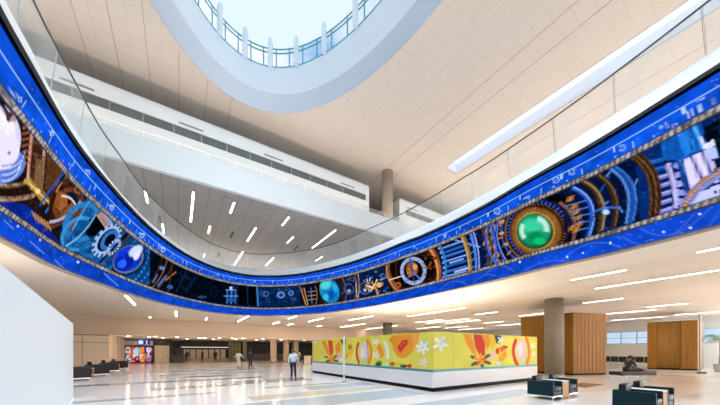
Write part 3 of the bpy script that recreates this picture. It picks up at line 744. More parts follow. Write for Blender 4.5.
('l',[(57.36,0.7),(57.14,0.98),(56.92,1.26),(56.68,1.54),(56.43,1.82),(56.17,2.11),(55.9,2.4),(55.61,2.69),(55.31,2.99)],0.08,'#2f86d0',{}),
('l',[(56.76,0.57),(56.48,0.85),(56.24,1.13),(56.03,1.4),(55.87,1.68),(55.75,1.96),(55.68,2.23),(55.66,2.49),(55.69,2.74)],0.09,'#0c3c78',{'dash':0}),
('l',[(56.47,0.59),(56.18,0.87),(55.93,1.15),(55.72,1.43),(55.54,1.71),(55.42,1.99),(55.34,2.26),(55.31,2.52),(55.34,2.78)],0.091,'#3c9ae6',{'dash':0.35}),
('l',[(56.18,0.61),(55.88,0.89),(55.62,1.17),(55.4,1.46),(55.22,1.74),(55.08,2.02),(55.0,2.29),(54.96,2.56),(54.98,2.81)],0.093,'#0c3c78',{'dash':0}),
('l',[(55.88,0.63),(55.57,0.91),(55.3,1.2),(55.07,1.48),(54.88,1.77),(54.74,2.05),(54.65,2.33),(54.61,2.59),(54.62,2.85)],0.095,'#3c9ae6',{'dash':0.35}),
('l',[(55.57,0.64),(55.26,0.93),(54.98,1.22),(54.74,1.51),(54.54,1.8),(54.4,2.08),(54.3,2.36),(54.25,2.62),(54.26,2.88)],0.096,'#0c3c78',{'dash':0}),
('l',[(55.26,0.66),(54.94,0.95),(54.65,1.24),(54.4,1.53),(54.2,1.82),(54.04,2.11),(53.94,2.39),(53.89,2.65),(53.89,2.91)],0.098,'#3c9ae6',{'dash':0.35}),
('e',(57.01,1.74),(-0.998,0.951),(-1.04,-0.289),'#0a2e66',{'inner':0.86}),
('e',(57.11,1.76),(-1.006,0.837),(-0.832,-0.299),'#8a8a70',{'inner':0.9}),
('e',(57.16,1.75),(-0.909,0.758),(-0.771,-0.277),'#1046d8',{}),
('e',(57.4,1.51),(-0.584,0.489),(-0.521,-0.195),'#0a2cb0',{}),
('e',(57.61,1.34),(-0.283,0.239),(-0.256,-0.098),'#2a6cf0',{}),
('e',(56.64,2.36),(-0.458,0.379),(-0.293,-0.093),'#cfe0ff',{'soft':0.5}),
('e',(56.47,2.19),(-0.242,0.017),(0.111,-0.292),'#f0e8ff',{'soft':0.5}),
('p',[(54.67,0.7),(50.36,0.83),(46.29,0.92),(46.27,3.07),(50.51,3.11),(55.28,2.88)],'#03101f',{}),
('l',[(54.89,0.77),(54.67,1.05),(54.47,1.33),(54.3,1.6),(54.16,1.87),(54.04,2.14),(53.96,2.41),(53.91,2.66),(53.89,2.91)],0.247,'#3a2212',{}),
('l',[(54.48,0.74),(54.22,1.03),(53.99,1.32),(53.79,1.6),(53.63,1.89),(53.49,2.17),(53.4,2.44),(53.33,2.71),(53.31,2.97)],0.118,'#8a5a34',{}),
('l',[(53.87,0.87),(53.62,1.13),(53.4,1.4),(53.21,1.66),(53.05,1.92),(52.91,2.19),(52.81,2.45),(52.75,2.7),(52.71,2.95)],0.12,'#5a3a28',{}),
('l',[(53.9,1.0),(53.2,1.85)],0.17,'#4a78b8',{}),
('l',[(54.46,1.13),(54.16,1.66)],0.131,'#5a88c8',{}),
('e',(53.73,2.24),(-0.322,0.093),(-0.028,-0.124),'#5a80b8',{}),
('l',[(53.15,1.59),(52.16,2.41)],0.107,'#b07038',{}),
('e',(52.65,1.22),(-0.316,0.071),(-0.022,-0.137),'#3c70b0',{}),
('l',[(52.8,0.83),(52.57,2.79)],0.097,'#4a4038',{}),
('l',[(51.96,1.0),(51.05,2.73)],0.073,'#14406c',{}),
('l',[(50.91,1.14),(49.92,2.73)],0.075,'#10345c',{}),
('e',(49.22,1.14),(-0.518,0.096),(-0.003,-0.118),'#2a4c80',{}),
('e',(48.0,1.81),(-0.398,0.078),(-0.005,-0.536),'#061c34',{'inner':0.7}),
('e',(50.97,1.9),(-0.645,0.156),(-0.046,-0.529),'#082848',{'inner':0.7}),
('l',[(46.75,1.01),(46.7,2.15)],0.132,'#4678c0',{}),
('l',[(46.38,1.06),(46.32,2.5)],0.169,'#4678c0',{}),
('l',[(46.02,1.1),(45.97,2.17)],0.112,'#4678c0',{}),
('l',[(47.03,1.62),(45.75,1.81)],0.093,'#6a98d8',{}),
('l',[(46.84,2.22),(45.92,2.37)],0.075,'#88b0e8',{}),
('e',(46.37,2.49),(-0.147,0.026),(0.001,-0.153),'#a8ccff',{}),
('e',(46.38,1.34),(-0.455,0.061),(0.001,-0.153),'#2a5cb8',{}),
('p',[(45.76,0.93),(44.96,0.93),(44.16,0.94),(44.12,3.05),(44.93,3.05),(45.73,3.08)],'#020810',{}),
('l',[(44.93,2.8),(44.87,1.01)],0.094,'#123c66',{}),
('p',[(44.07,0.95),(41.99,0.95),(39.65,0.92),(39.62,3.02),(41.94,3.01),(44.03,3.05)],'#0a2a58',{}),
('e',(42.96,2.06),(-0.237,-0.0),(0.002,-0.12),'#081632',{'alpha':0.8,'inner':0.5}),
('e',(43.71,1.14),(-0.118,0.002),(0.002,-0.089),'#3c5c90',{'alpha':0.8,'inner':0.5}),
('e',(41.93,2.56),(-0.156,-0.006),(0.003,-0.168),'#3c5c90',{'alpha':0.8}),
('e',(41.17,2.63),(-0.159,-0.009),(0.001,-0.063),'#0f2c5c',{'alpha':0.8}),
('e',(43.28,2.8),(-0.128,0.002),(0.001,-0.066),'#174480',{'alpha':0.8}),
('e',(41.93,2.36),(-0.215,-0.008),(0.004,-0.175),'#3c5c90',{'alpha':0.8}),
('e',(40.74,2.12),(-0.258,-0.017),(0.001,-0.073),'#1d4e90',{'alpha':0.8}),
('e',(41.84,1.56),(-0.164,-0.006),(0.003,-0.137),'#2c4c80',{'alpha':0.8}),
('e',(42.15,2.55),(-0.146,-0.005),(0.003,-0.134),'#0f2c5c',{'alpha':0.8,'inner':0.5}),
('e',(42.99,1.7),(-0.227,-0.0),(0.004,-0.183),'#174480',{'alpha':0.8,'inner':0.5}),
('e',(40.89,2.34),(-0.272,-0.017),(0.003,-0.172),'#081632',{'alpha':0.8,'inner':0.5}),
('e',(43.52,2.27),(-0.217,0.004),(0.003,-0.132),'#2c4c80',{'alpha':0.8}),
('e',(43.45,1.96),(-0.245,0.003),(0.001,-0.072),'#2c4c80',{'alpha':0.8}),
('e',(42.23,1.37),(-0.159,-0.004),(0.002,-0.112),'#081632',{'alpha':0.8}),
('e',(43.77,2.2),(-0.138,0.004),(0.003,-0.133),'#174480',{'alpha':0.8,'inner':0.5}),
('e',(39.99,2.82),(-0.137,-0.013),(0.001,-0.065),'#0f2c5c',{'alpha':0.8}),
('e',(43.64,2.17),(-0.236,0.005),(0.004,-0.181),'#174480',{'alpha':0.8}),
('e',(41.31,1.39),(-0.272,-0.012),(0.002,-0.102),'#174480',{'alpha':0.8}),
('e',(39.61,2.66),(-0.166,-0.016),(0.002,-0.165),'#3c5c90',{'alpha':0.8}),
('e',(41.14,2.16),(-0.105,-0.006),(0.003,-0.18),'#0f2c5c',{'alpha':0.8,'inner':0.5}),
('e',(42.82,2.22),(-0.12,-0.001),(0.002,-0.099),'#2c4c80',{'alpha':0.8}),
('e',(41.71,2.07),(-0.231,-0.01),(0.004,-0.182),'#174480',{'alpha':0.8}),
('e',(43.87,2.2),(-0.096,0.003),(0.003,-0.139),'#2c4c80',{'alpha':0.8}),
('e',(41.96,2.29),(-0.195,-0.007),(0.002,-0.096),'#081632',{'alpha':0.8}),
('e',(43.88,1.22),(-0.078,0.002),(0.002,-0.105),'#2c4c80',{'alpha':0.8,'inner':0.5}),
('e',(42.0,2.14),(-0.115,-0.004),(0.002,-0.084),'#081632',{'alpha':0.8}),
('e',(40.19,1.57),(-0.11,-0.008),(0.003,-0.158),'#3c5c90',{'alpha':0.8,'inner':0.5}),
('e',(40.97,1.35),(-0.129,-0.007),(0.003,-0.158),'#0f2c5c',{'alpha':0.8}),
('e',(42.57,2.28),(-0.204,-0.003),(0.002,-0.074),'#2c4c80',{'alpha':0.8}),
('e',(39.66,2.27),(-0.179,-0.016),(0.002,-0.163),'#1d4e90',{'alpha':0.8}),
('e',(43.62,2.42),(-0.225,0.005),(0.002,-0.117),'#1d4e90',{'alpha':0.8}),
('e',(40.48,1.17),(-0.151,-0.009),(0.003,-0.16),'#1d4e90',{'alpha':0.8,'inner':0.5}),
('e',(43.2,1.61),(-0.092,0.0),(0.003,-0.137),'#2c4c80',{'alpha':0.8,'inner':0.5}),
('e',(43.43,1.63),(-0.155,0.002),(0.003,-0.139),'#081632',{'alpha':0.8}),
('e',(42.18,1.82),(-0.11,-0.003),(0.001,-0.062),'#3c5c90',{'alpha':0.8,'inner':0.5}),
('e',(39.48,1.85),(-0.136,-0.012),(0.002,-0.148),'#2c4c80',{'alpha':0.8,'inner':0.5}),
('e',(40.64,2.8),(-0.154,-0.012),(0.002,-0.089),'#0f2c5c',{'alpha':0.8}),
('e',(40.1,2.81),(-0.251,-0.023),(0.001,-0.066),'#174480',{'alpha':0.8,'inner':0.5}),
('e',(41.76,1.46),(-0.191,-0.007),(0.001,-0.063),'#3c5c90',{'alpha':0.8,'inner':0.5}),
('e',(43.46,2.0),(-0.189,0.003),(0.003,-0.126),'#1d4e90',{'alpha':0.8}),
('e',(43.72,2.73),(-0.132,0.004),(0.002,-0.093),'#174480',{'alpha':0.8,'inner':0.5}),
('e',(41.9,2.47),(-0.123,-0.005),(0.002,-0.077),'#081632',{'alpha':0.8}),
('e',(43.24,2.5),(-0.219,0.002),(0.001,-0.063),'#1d4e90',{'alpha':0.8,'inner':0.5}),
('e',(41.49,1.81),(-0.131,-0.006),(0.003,-0.137),'#081632',{'alpha':0.8,'inner':0.5}),
('e',(42.16,1.93),(-0.238,-0.007),(0.003,-0.156),'#174480',{'alpha':0.8}),
('e',(43.46,1.24),(-0.222,0.002),(0.001,-0.071),'#174480',{'alpha':0.8,'inner':0.5}),
('e',(41.87,1.39),(-0.148,-0.005),(0.003,-0.14),'#174480',{'alpha':0.8,'inner':0.5}),
('e',(42.69,1.57),(-0.155,-0.002),(0.002,-0.077),'#081632',{'alpha':0.8}),
('e',(40.81,1.78),(-0.197,-0.012),(0.001,-0.066),'#174480',{'alpha':0.8}),
('e',(41.32,2.48),(-0.205,-0.011),(0.001,-0.067),'#3c5c90',{'alpha':0.8}),
('e',(43.74,2.22),(-0.128,0.003),(0.004,-0.178),'#2c4c80',{'alpha':0.8}),
('e',(42.0,1.54),(-0.132,-0.004),(0.003,-0.133),'#0f2c5c',{'alpha':0.8}),
('e',(43.04,1.35),(-0.24,-0.0),(0.002,-0.107),'#174480',{'alpha':0.8,'inner':0.5}),
('e',(40.45,1.57),(-0.225,-0.015),(0.003,-0.173),'#3c5c90',{'alpha':0.8,'inner':0.5}),
('e',(41.04,2.67),(-0.213,-0.013),(0.003,-0.152),'#3c5c90',{'alpha':0.8,'inner':0.5}),
('e',(41.65,2.53),(-0.084,-0.004),(0.002,-0.079),'#2c4c80',{'alpha':0.8}),
('e',(43.79,1.28),(-0.185,0.004),(0.002,-0.106),'#174480',{'alpha':0.8}),
('e',(42.51,2.58),(-0.231,-0.004),(0.003,-0.145),'#174480',{'alpha':0.8,'inner':0.5}),
('e',(39.65,2.1),(-0.098,-0.009),(0.002,-0.152),'#174480',{'alpha':0.8,'inner':0.5}),
('e',(41.69,1.53),(-0.224,-0.009),(0.003,-0.175),'#0f2c5c',{'alpha':0.8}),
('l',[(44.03,2.98),(43.98,0.95)],0.135,'#3c86c8',{}),
('e',(43.2,2.18),(-0.288,0.002),(0.006,-0.307),'#3c6cb0',{'inner':0.5}),
('e',(41.7,2.05),(-0.416,-0.018),(0.007,-0.347),'#6a92d0',{'inner':0.55}),
('e',(40.64,2.19),(-0.327,-0.023),(0.005,-0.304),'#4a7cc0',{'inner':0.4}),
('p',[(39.65,0.92),(38.39,0.92),(37.1,0.89),(37.09,2.95),(38.37,3.0),(39.62,3.02)],'#15182a',{}),
('l',[(39.52,2.5),(38.97,0.88)],0.137,'#b08c60',{}),
('l',[(39.18,2.57),(38.74,0.86)],0.063,'#e0bc90',{}),
('l',[(39.63,2.81),(39.29,2.28)],0.148,'#8a4a34',{}),
('l',[(38.73,2.13),(37.8,2.12)],0.085,'#a88460',{}),
('l',[(38.73,1.74),(37.8,1.74)],0.084,'#a88460',{}),
('l',[(38.73,1.35),(37.8,1.36)],0.084,'#a88460',{}),
('l',[(37.81,0.89),(37.73,1.11),(37.68,1.34),(37.65,1.56),(37.66,1.77),(37.68,1.99),(37.73,2.2),(37.81,2.41),(37.91,2.62)],0.084,'#98784c',{}),
('l',[(38.27,1.02),(38.38,2.48)],0.085,'#6a88c0',{}),
('l',[(37.1,0.89),(37.1,1.15),(37.1,1.4),(37.1,1.66),(37.1,1.92),(37.1,2.17),(37.1,2.43),(37.09,2.69),(37.09,2.95)],0.422,'#2c1c14',{}),
('l',[(37.57,0.91),(37.57,1.16),(37.57,1.42),(37.57,1.68),(37.57,1.93),(37.57,2.19),(37.57,2.45),(37.56,2.71),(37.56,2.97)],0.126,'#0a0806',{}),
('l',[(36.62,0.88),(36.62,1.13),(36.62,1.39),(36.62,1.64),(36.62,1.9),(36.62,2.15),(36.62,2.41),(36.62,2.67),(36.62,2.93)],0.105,'#6a4a30',{}),
('e',(36.2,1.92),(-1.226,0.183),(-0.53,-1.192),'#2a1a12',{}),
('e',(36.2,1.92),(-1.071,0.159),(-0.481,-1.082),'#169ccc',{}),
('e',(36.02,1.81),(-0.715,0.105),(-0.346,-0.775),'#0b78c8',{'soft':0.8}),
('e',(36.62,2.54),(-0.559,0.079),(-0.163,-0.373),'#52d8dc',{'soft':0.8}),
('e',(36.02,1.53),(-0.381,-0.048),(-0.0,-0.401),'#0a48a8',{'soft':0.8,'alpha':0.9}),
('e',(36.62,1.42),(-0.311,-0.036),(0.0,-0.277),'#38c0e0',{'soft':0.7}),
('e',(35.55,2.11),(-0.222,0.03),(-0.162,-0.364),'#30b0e0',{'soft':0.7}),
('p',[(34.95,0.79),(32.07,0.74),(29.4,0.76),(29.43,2.89),(32.09,2.88),(34.96,2.91)],'#0b2550',{}),
('l',[(34.72,0.78),(34.63,1.02),(34.59,1.28),(34.58,1.53),(34.61,1.79),(34.67,2.06),(34.77,2.34),(34.91,2.62),(35.08,2.91)],0.306,'#33221a',{}),
('l',[(34.36,0.75),(34.28,1.0),(34.24,1.26),(34.23,1.51),(34.25,1.78),(34.32,2.05),(34.42,2.33),(34.55,2.61),(34.73,2.91)],0.121,'#80583a',{}),
('l',[(35.07,0.8),(34.99,1.04),(34.94,1.29),(34.93,1.55),(34.96,1.81),(35.02,2.08),(35.12,2.35),(35.26,2.63),(35.43,2.92)],0.102,'#14100e',{}),
('e',(33.9,1.77),(-0.64,-0.1),(-0.004,-0.521),'#3c5c90',{'inner':0.7}),
('e',(33.9,1.77),(-0.349,-0.055),(-0.002,-0.26),'#1a2c50',{'inner':0.4}),
('e',(33.9,1.59),(-0.233,-0.035),(-0.001,-0.173),'#8aa4d0',{}),
('e',(32.08,1.55),(-0.666,-0.112),(-0.006,-0.53),'#5a6c94',{'inner':0.78}),
('e',(32.08,1.55),(-0.4,-0.067),(-0.004,-0.326),'#28406c',{'inner':0.6}),
('e',(32.08,1.39),(-0.156,-0.025),(-0.002,-0.13),'#c0c8d8',{}),
('l',[(33.2,0.73),(33.15,0.99),(33.12,1.25),(33.1,1.51),(33.1,1.78),(33.11,2.05),(33.13,2.33),(33.17,2.6),(33.22,2.89)],0.157,'#7a5a44',{}),
('l',[(32.86,0.73),(32.81,0.99),(32.78,1.25),(32.76,1.52),(32.75,1.79),(32.76,2.06),(32.79,2.33),(32.83,2.61),(32.88,2.89)],0.097,'#b89a7c',{}),
('l',[(32.97,0.95),(33.1,2.15)],0.108,'#d8b088',{}),
('l',[(31.64,1.88),(31.54,2.26)],0.093,'#e0e0f0',{}),
('l',[(31.87,2.25),(31.63,1.24)],0.084,'#e8dcd0',{}),
('l',[(31.97,1.54),(30.25,1.54)],0.29,'#b0854c',{}),
('l',[(31.32,1.9),(30.67,0.85)],0.181,'#c89a58',{}),
('l',[(30.79,1.96),(31.42,1.21)],0.148,'#e8c890',{}),
('l',[(31.97,1.78),(30.78,1.18)],0.109,'#f0dcb0',{}),
('e',(30.57,1.53),(-0.277,-0.052),(-0.003,-0.201),'#e8b070',{}),
('l',[(30.47,1.89),(29.62,1.94)],0.088,'#a8b8d8',{}),
('e',(30.15,2.13),(-0.321,-0.07),(-0.003,-0.229),'#3c6cb0',{'inner':0.4}),
('e',(29.61,0.97),(-0.418,-0.075),(-0.004,-0.223),'#1c58a0',{'inner':0.5}),
('e',(33.56,2.57),(-0.462,-0.086),(-0.002,-0.173),'#6a5a50',{'inner':0.5}),
('e',(31.83,2.47),(-0.157,-0.032),(-0.001,-0.058),'#2e60b8',{'alpha':0.7}),
('e',(33.75,1.34),(-0.151,-0.022),(-0.001,-0.116),'#604838',{'alpha':0.7}),
('e',(33.37,1.98),(-0.133,-0.023),(-0.001,-0.117),'#08122c',{'alpha':0.7}),
('e',(32.72,1.33),(-0.164,-0.025),(-0.001,-0.114),'#7a82a8',{'alpha':0.7}),
('e',(32.52,1.93),(-0.144,-0.025),(-0.001,-0.08),'#604838',{'alpha':0.7}),
('e',(32.17,2.06),(-0.085,-0.016),(-0.001,-0.078),'#2e60b8',{'alpha':0.7}),
('e',(32.17,2.17),(-0.132,-0.025),(-0.001,-0.104),'#7a82a8',{'alpha':0.7}),
('e',(33.99,2.26),(-0.138,-0.024),(-0.001,-0.068),'#2e60b8',{'alpha':0.7}),
('e',(33.48,2.14),(-0.147,-0.025),(-0.001,-0.109),'#08122c',{'alpha':0.7}),
('e',(31.6,1.96),(-0.162,-0.03),(-0.001,-0.062),'#08122c',{'alpha':0.7}),
('e',(33.29,2.35),(-0.089,-0.016),(-0.001,-0.071),'#2e60b8',{'alpha':0.7}),
('e',(33.01,2.3),(-0.116,-0.021),(-0.001,-0.096),'#2e60b8',{'alpha':0.7}),
('e',(31.07,1.28),(-0.152,-0.025),(-0.001,-0.097),'#604838',{'alpha':0.7}),
('e',(31.79,1.77),(-0.16,-0.029),(-0.001,-0.069),'#1d4888',{'alpha':0.7}),
('e',(30.93,2.63),(-0.16,-0.035),(-0.001,-0.102),'#7a82a8',{'alpha':0.7}),
('e',(31.34,2.3),(-0.167,-0.034),(-0.001,-0.101),'#1d4888',{'alpha':0.7}),
('e',(33.42,1.24),(-0.085,-0.012),(-0.001,-0.09),'#08122c',{'alpha':0.7}),
('e',(31.2,0.98),(-0.082,-0.013),(-0.0,-0.043),'#08122c',{'alpha':0.7}),
('e',(33.73,1.05),(-0.084,-0.011),(-0.001,-0.063),'#1d4888',{'alpha':0.7}),
('e',(30.03,0.99),(-0.127,-0.023),(-0.001,-0.084),'#7a82a8',{'alpha':0.7}),
('e',(34.68,1.54),(-0.115,-0.016),(-0.0,-0.05),'#7a82a8',{'alpha':0.7}),
('e',(31.36,2.24),(-0.106,-0.021),(-0.001,-0.079),'#7a82a8',{'alpha':0.7}),
('e',(34.08,1.4),(-0.083,-0.012),(-0.001,-0.113),'#7a82a8',{'alpha':0.7}),
('e',(30.05,1.1),(-0.138,-0.025),(-0.001,-0.063),'#08122c',{'alpha':0.7}),
('e',(32.34,2.1),(-0.079,-0.015),(-0.001,-0.112),'#08122c',{'alpha':0.7}),
('e',(32.92,1.92),(-0.081,-0.014),(-0.001,-0.08),'#604838',{'alpha':0.7}),
('e',(32.85,2.2),(-0.153,-0.028),(-0.001,-0.091),'#604838',{'alpha':0.7}),
('e',(30.93,1.18),(-0.158,-0.026),(-0.001,-0.085),'#08122c',{'alpha':0.7}),
('e',(34.07,2.59),(-0.177,-0.032),(-0.001,-0.095),'#2e60b8',{'alpha':0.7}),
('e',(31.33,1.66),(-0.133,-0.024),(-0.001,-0.072),'#08122c',{'alpha':0.7}),
('e',(33.05,1.22),(-0.081,-0.012),(-0.001,-0.056),'#1d4888',{'alpha':0.7}),
('e',(31.81,1.94),(-0.106,-0.02),(-0.001,-0.06),'#7a82a8',{'alpha':0.7}),
('e',(32.69,2.48),(-0.122,-0.024),(-0.001,-0.062),'#1d4888',{'alpha':0.7}),
('e',(31.11,1.83),(-0.164,-0.031),(-0.001,-0.071),'#08122c',{'alpha':0.7}),
('e',(30.54,1.05),(-0.155,-0.026),(-0.001,-0.046),'#7a82a8',{'alpha':0.7}),
('e',(33.27,1.08),(-0.134,-0.019),(-0.001,-0.112),'#1d4888',{'alpha':0.7}),
('e',(34.12,2.17),(-0.119,-0.02),(-0.001,-0.102),'#604838',{'alpha':0.7}),
('e',(30.53,2.26),(-0.129,-0.028),(-0.001,-0.098),'#604838',{'alpha':0.7}),
('e',(30.61,1.89),(-0.124,-0.025),(-0.001,-0.053),'#2e60b8',{'alpha':0.7}),
('e',(33.39,2.31),(-0.166,-0.03),(-0.001,-0.077),'#1d4888',{'alpha':0.7}),
('p',[(29.4,0.76),(27.01,0.68),(24.93,0.65),(25.36,3.03),(27.42,2.98),(29.85,2.89)],'#150b06',{}),
('l',[(28.61,0.76),(28.88,1.04),(29.12,1.32),(29.31,1.6),(29.47,1.88),(29.58,2.14),(29.64,2.4),(29.66,2.65),(29.64,2.89)],0.436,'#8a5430',{}),
('l',[(28.7,0.76),(28.98,1.04),(29.22,1.32),(29.41,1.6),(29.57,1.88),(29.68,2.14),(29.75,2.4),(29.77,2.65),(29.74,2.89)],0.175,'#c08050',{}),
('l',[(28.99,0.76),(29.28,1.04),(29.52,1.32),(29.72,1.6),(29.88,1.88),(30.0,2.14),(30.06,2.4),(30.09,2.65),(30.06,2.89)],0.089,'#2a1408',{}),
('l',[(28.06,0.74),(28.27,1.02),(28.45,1.31),(28.6,1.58),(28.72,1.86),(28.8,2.13),(28.85,2.39),(28.86,2.64),(28.83,2.89)],0.166,'#3c2214',{}),
('l',[(29.51,1.69),(28.25,1.71)],0.08,'#e0d0c0',{}),
('e',(28.61,1.15),(-0.285,-0.054),(-0.004,-0.214),'#a8683a',{'inner':0.4}),
('e',(26.72,1.91),(-1.744,-0.431),(-0.055,-1.275),'#1c0f08',{'inner':0.6}),
('e',(26.39,1.89),(-1.464,-0.369),(-0.053,-1.19),'#5c3216',{'inner':0.86}),
('e',(26.39,1.89),(-1.139,-0.287),(-0.045,-0.991),'#2a180c',{'inner':0.8}),
('e',(27.3,1.85),(-1.114,-0.262),(-0.03,-0.957),'#1a1008',{}),
('e',(27.3,1.85),(-1.092,-0.104),(-0.233,-0.989),'#a4b4e0',{'inner':0.74}),
('e',(27.3,1.85),(-0.94,-0.221),(-0.025,-0.82),'#6c86c8',{'teeth':16,'inner':0.9}),
('e',(27.39,2.0),(-0.508,-0.121),(-0.013,-0.48),'#a8662e',{'inner':0.3}),
('e',(27.55,1.84),(-0.256,-0.059),(-0.008,-0.344),'#d08a48',{'teeth':5}),
('e',(27.15,2.08),(-0.2,-0.049),(-0.007,-0.205),'#e0a868',{}),
('l',[(27.49,2.78),(27.39,1.87),(27.98,1.17)],0.091,'#4a70b8',{}),
('l',[(27.39,1.87),(26.6,1.09)],0.089,'#5c82c8',{}),
('l',[(27.66,2.82),(27.1,0.93)],0.061,'#2a4888',{}),
('l',[(25.24,0.65),(25.19,0.91),(25.19,1.18),(25.22,1.45),(25.29,1.74),(25.4,2.05),(25.55,2.36),(25.74,2.7),(25.96,3.05)],0.379,'#a05c34',{}),
('l',[(25.31,0.65),(25.27,0.91),(25.26,1.18),(25.3,1.45),(25.37,1.74),(25.48,2.05),(25.63,2.37),(25.81,2.7),(26.04,3.05)],0.152,'#e09868',{}),
('l',[(25.01,0.65),(24.96,0.91),(24.96,1.18),(24.99,1.45),(25.07,1.74),(25.18,2.04),(25.32,2.36),(25.51,2.69),(25.73,3.05)],0.095,'#5a2c14',{}),
('e',(26.03,2.52),(-0.111,-0.032),(-0.004,-0.078),'#0c0604',{'alpha':0.8}),
('e',(25.87,2.02),(-0.11,-0.029),(-0.004,-0.077),'#94602c',{'alpha':0.8}),
('e',(25.49,2.24),(-0.108,-0.031),(-0.004,-0.076),'#0c0604',{'alpha':0.8}),
('e',(25.56,2.2),(-0.108,-0.031),(-0.004,-0.076),'#4a2a12',{'alpha':0.8}),
('e',(25.84,2.33),(-0.109,-0.031),(-0.004,-0.078),'#4a2a12',{'alpha':0.8}),
('e',(26.31,2.4),(-0.115,-0.033),(-0.004,-0.079),'#7a4a20',{'alpha':0.8}),
('e',(25.92,1.89),(-0.11,-0.029),(-0.004,-0.078),'#94602c',{'alpha':0.8}),
('e',(26.22,2.45),(-0.113,-0.033),(-0.004,-0.079),'#7a4a20',{'alpha':0.8}),
('e',(26.35,1.84),(-0.116,-0.029),(-0.004,-0.079),'#94602c',{'alpha':0.8}),
('e',(26.26,1.36),(-0.115,-0.026),(-0.004,-0.078),'#7a4a20',{'alpha':0.8}),
('e',(26.28,2.48),(-0.114,-0.033),(-0.004,-0.079),'#4a2a12',{'alpha':0.8}),
('e',(26.37,2.09),(-0.116,-0.031),(-0.004,-0.079),'#4a2a12',{'alpha':0.8}),
('e',(25.86,0.8),(-0.11,-0.023),(-0.004,-0.077),'#0c0604',{'alpha':0.8}),
('e',(26.11,2.65),(-0.112,-0.033),(-0.004,-0.079),'#7a4a20',{'alpha':0.8}),
('e',(26.34,2.58),(-0.115,-0.034),(-0.004,-0.08),'#4a2a12',{'alpha':0.8}),
('e',(25.73,2.36),(-0.109,-0.031),(-0.004,-0.077),'#0c0604',{'alpha':0.8}),
('e',(25.42,1.2),(-0.109,-0.026),(-0.004,-0.075),'#4a2a12',{'alpha':0.8}),
('e',(25.57,1.7),(-0.108,-0.028),(-0.004,-0.076),'#7a4a20',{'alpha':0.8}),
('e',(25.88,0.99),(-0.11,-0.024),(-0.004,-0.077),'#4a2a12',{'alpha':0.8}),
('e',(26.03,2.59),(-0.111,-0.033),(-0.004,-0.078),'#7a4a20',{'alpha':0.8}),
('e',(26.01,1.78),(-0.111,-0.028),(-0.004,-0.078),'#4a2a12',{'alpha':0.8}),
('e',(25.87,1.67),(-0.11,-0.027),(-0.004,-0.077),'#94602c',{'alpha':0.8}),
('e',(26.09,1.76),(-0.112,-0.028),(-0.004,-0.078),'#94602c',{'alpha':0.8}),
('e',(25.96,1.74),(-0.111,-0.028),(-0.004,-0.078),'#4a2a12',{'alpha':0.8}),
('p',[(24.86,0.65),(22.59,0.62),(20.78,0.7),(21.12,2.88),(23.08,2.97),(25.43,3.04)],'#0a1e4e',{}),
('l',[(24.87,0.84),(23.31,0.82)],0.178,'#1f5cae',{}),
('l',[(24.87,0.89),(23.31,0.86)],0.059,'#9ab8f4',{}),
('l',[(24.86,0.73),(23.3,0.72)],0.053,'#040c24',{}),
('l',[(24.88,1.12),(23.32,1.1)],0.178,'#1f5cae',{}),
('l',[(24.89,1.17),(23.32,1.14)],0.059,'#5f93e0',{}),
('l',[(24.88,1.01),(23.32,1.0)],0.053,'#040c24',{}),
('l',[(24.9,1.45),(23.34,1.43)],0.179,'#1f5cae',{}),
('l',[(24.9,1.5),(23.34,1.47)],0.06,'#2f74c8',{}),
('l',[(24.89,1.34),(23.33,1.32)],0.054,'#040c24',{}),
('l',[(24.92,1.76),(23.36,1.73)],0.179,'#1f5cae',{}),
('l',[(24.92,1.81),(23.36,1.77)],0.06,'#9ab8f4',{}),
('l',[(24.91,1.65),(23.35,1.63)],0.054,'#040c24',{}),
('l',[(24.94,2.07),(23.37,2.03)],0.179,'#1f5cae',{}),
('l',[(24.94,2.12),(23.37,2.08)],0.06,'#5f93e0',{}),
('l',[(24.93,1.95),(23.37,1.93)],0.054,'#040c24',{}),
('l',[(24.95,2.35),(23.39,2.32)],0.18,'#1f5cae',{}),
('l',[(24.95,2.4),(23.39,2.36)],0.06,'#2f74c8',{}),
('l',[(24.95,2.24),(23.38,2.22)],0.054,'#040c24',{}),
('l',[(24.97,2.64),(23.4,2.6)],0.18,'#1f5cae',{}),
('l',[(24.97,2.69),(23.41,2.65)],0.06,'#9ab8f4',{}),
('l',[(24.96,2.53),(23.4,2.5)],0.054,'#040c24',{}),
('l',[(24.71,0.65),(24.67,0.91),(24.66,1.18),(24.68,1.46),(24.74,1.75),(24.82,2.05),(24.94,2.36),(25.1,2.69),(25.28,3.03)],0.133,'#3c88d0',{}),
('l',[(24.86,0.65),(24.81,0.91),(24.8,1.18),(24.83,1.46),(24.88,1.75),(24.97,2.05),(25.09,2.37),(25.24,2.69),(25.43,3.04)],0.094,'#7ab4ec',{'dash':0.35}),
('l',[(24.14,2.88),(22.52,1.93)],0.056,'#86b0f0',{}),
('l',[(24.03,0.99),(23.19,1.0)],0.094,'#c8ccff',{}),
('l',[(24.41,1.61),(23.54,1.6)],0.097,'#9ab0f0',{}),
('l',[(23.04,0.63),(23.05,0.89),(23.08,1.17),(23.12,1.44),(23.19,1.73),(23.28,2.03),(23.39,2.33),(23.52,2.65),(23.68,2.99)],0.236,'#a07c30',{}),
('l',[(23.11,0.63),(23.11,0.89),(23.14,1.17),(23.19,1.45),(23.25,1.73),(23.34,2.03),(23.45,2.34),(23.59,2.65),(23.74,2.99)],0.071,'#d8b45c',{}),
('l',[(22.68,0.62),(22.68,0.89),(22.7,1.17),(22.74,1.45),(22.79,1.73),(22.86,2.03),(22.95,2.33),(23.05,2.65),(23.17,2.97)],0.137,'#6c86e0',{}),
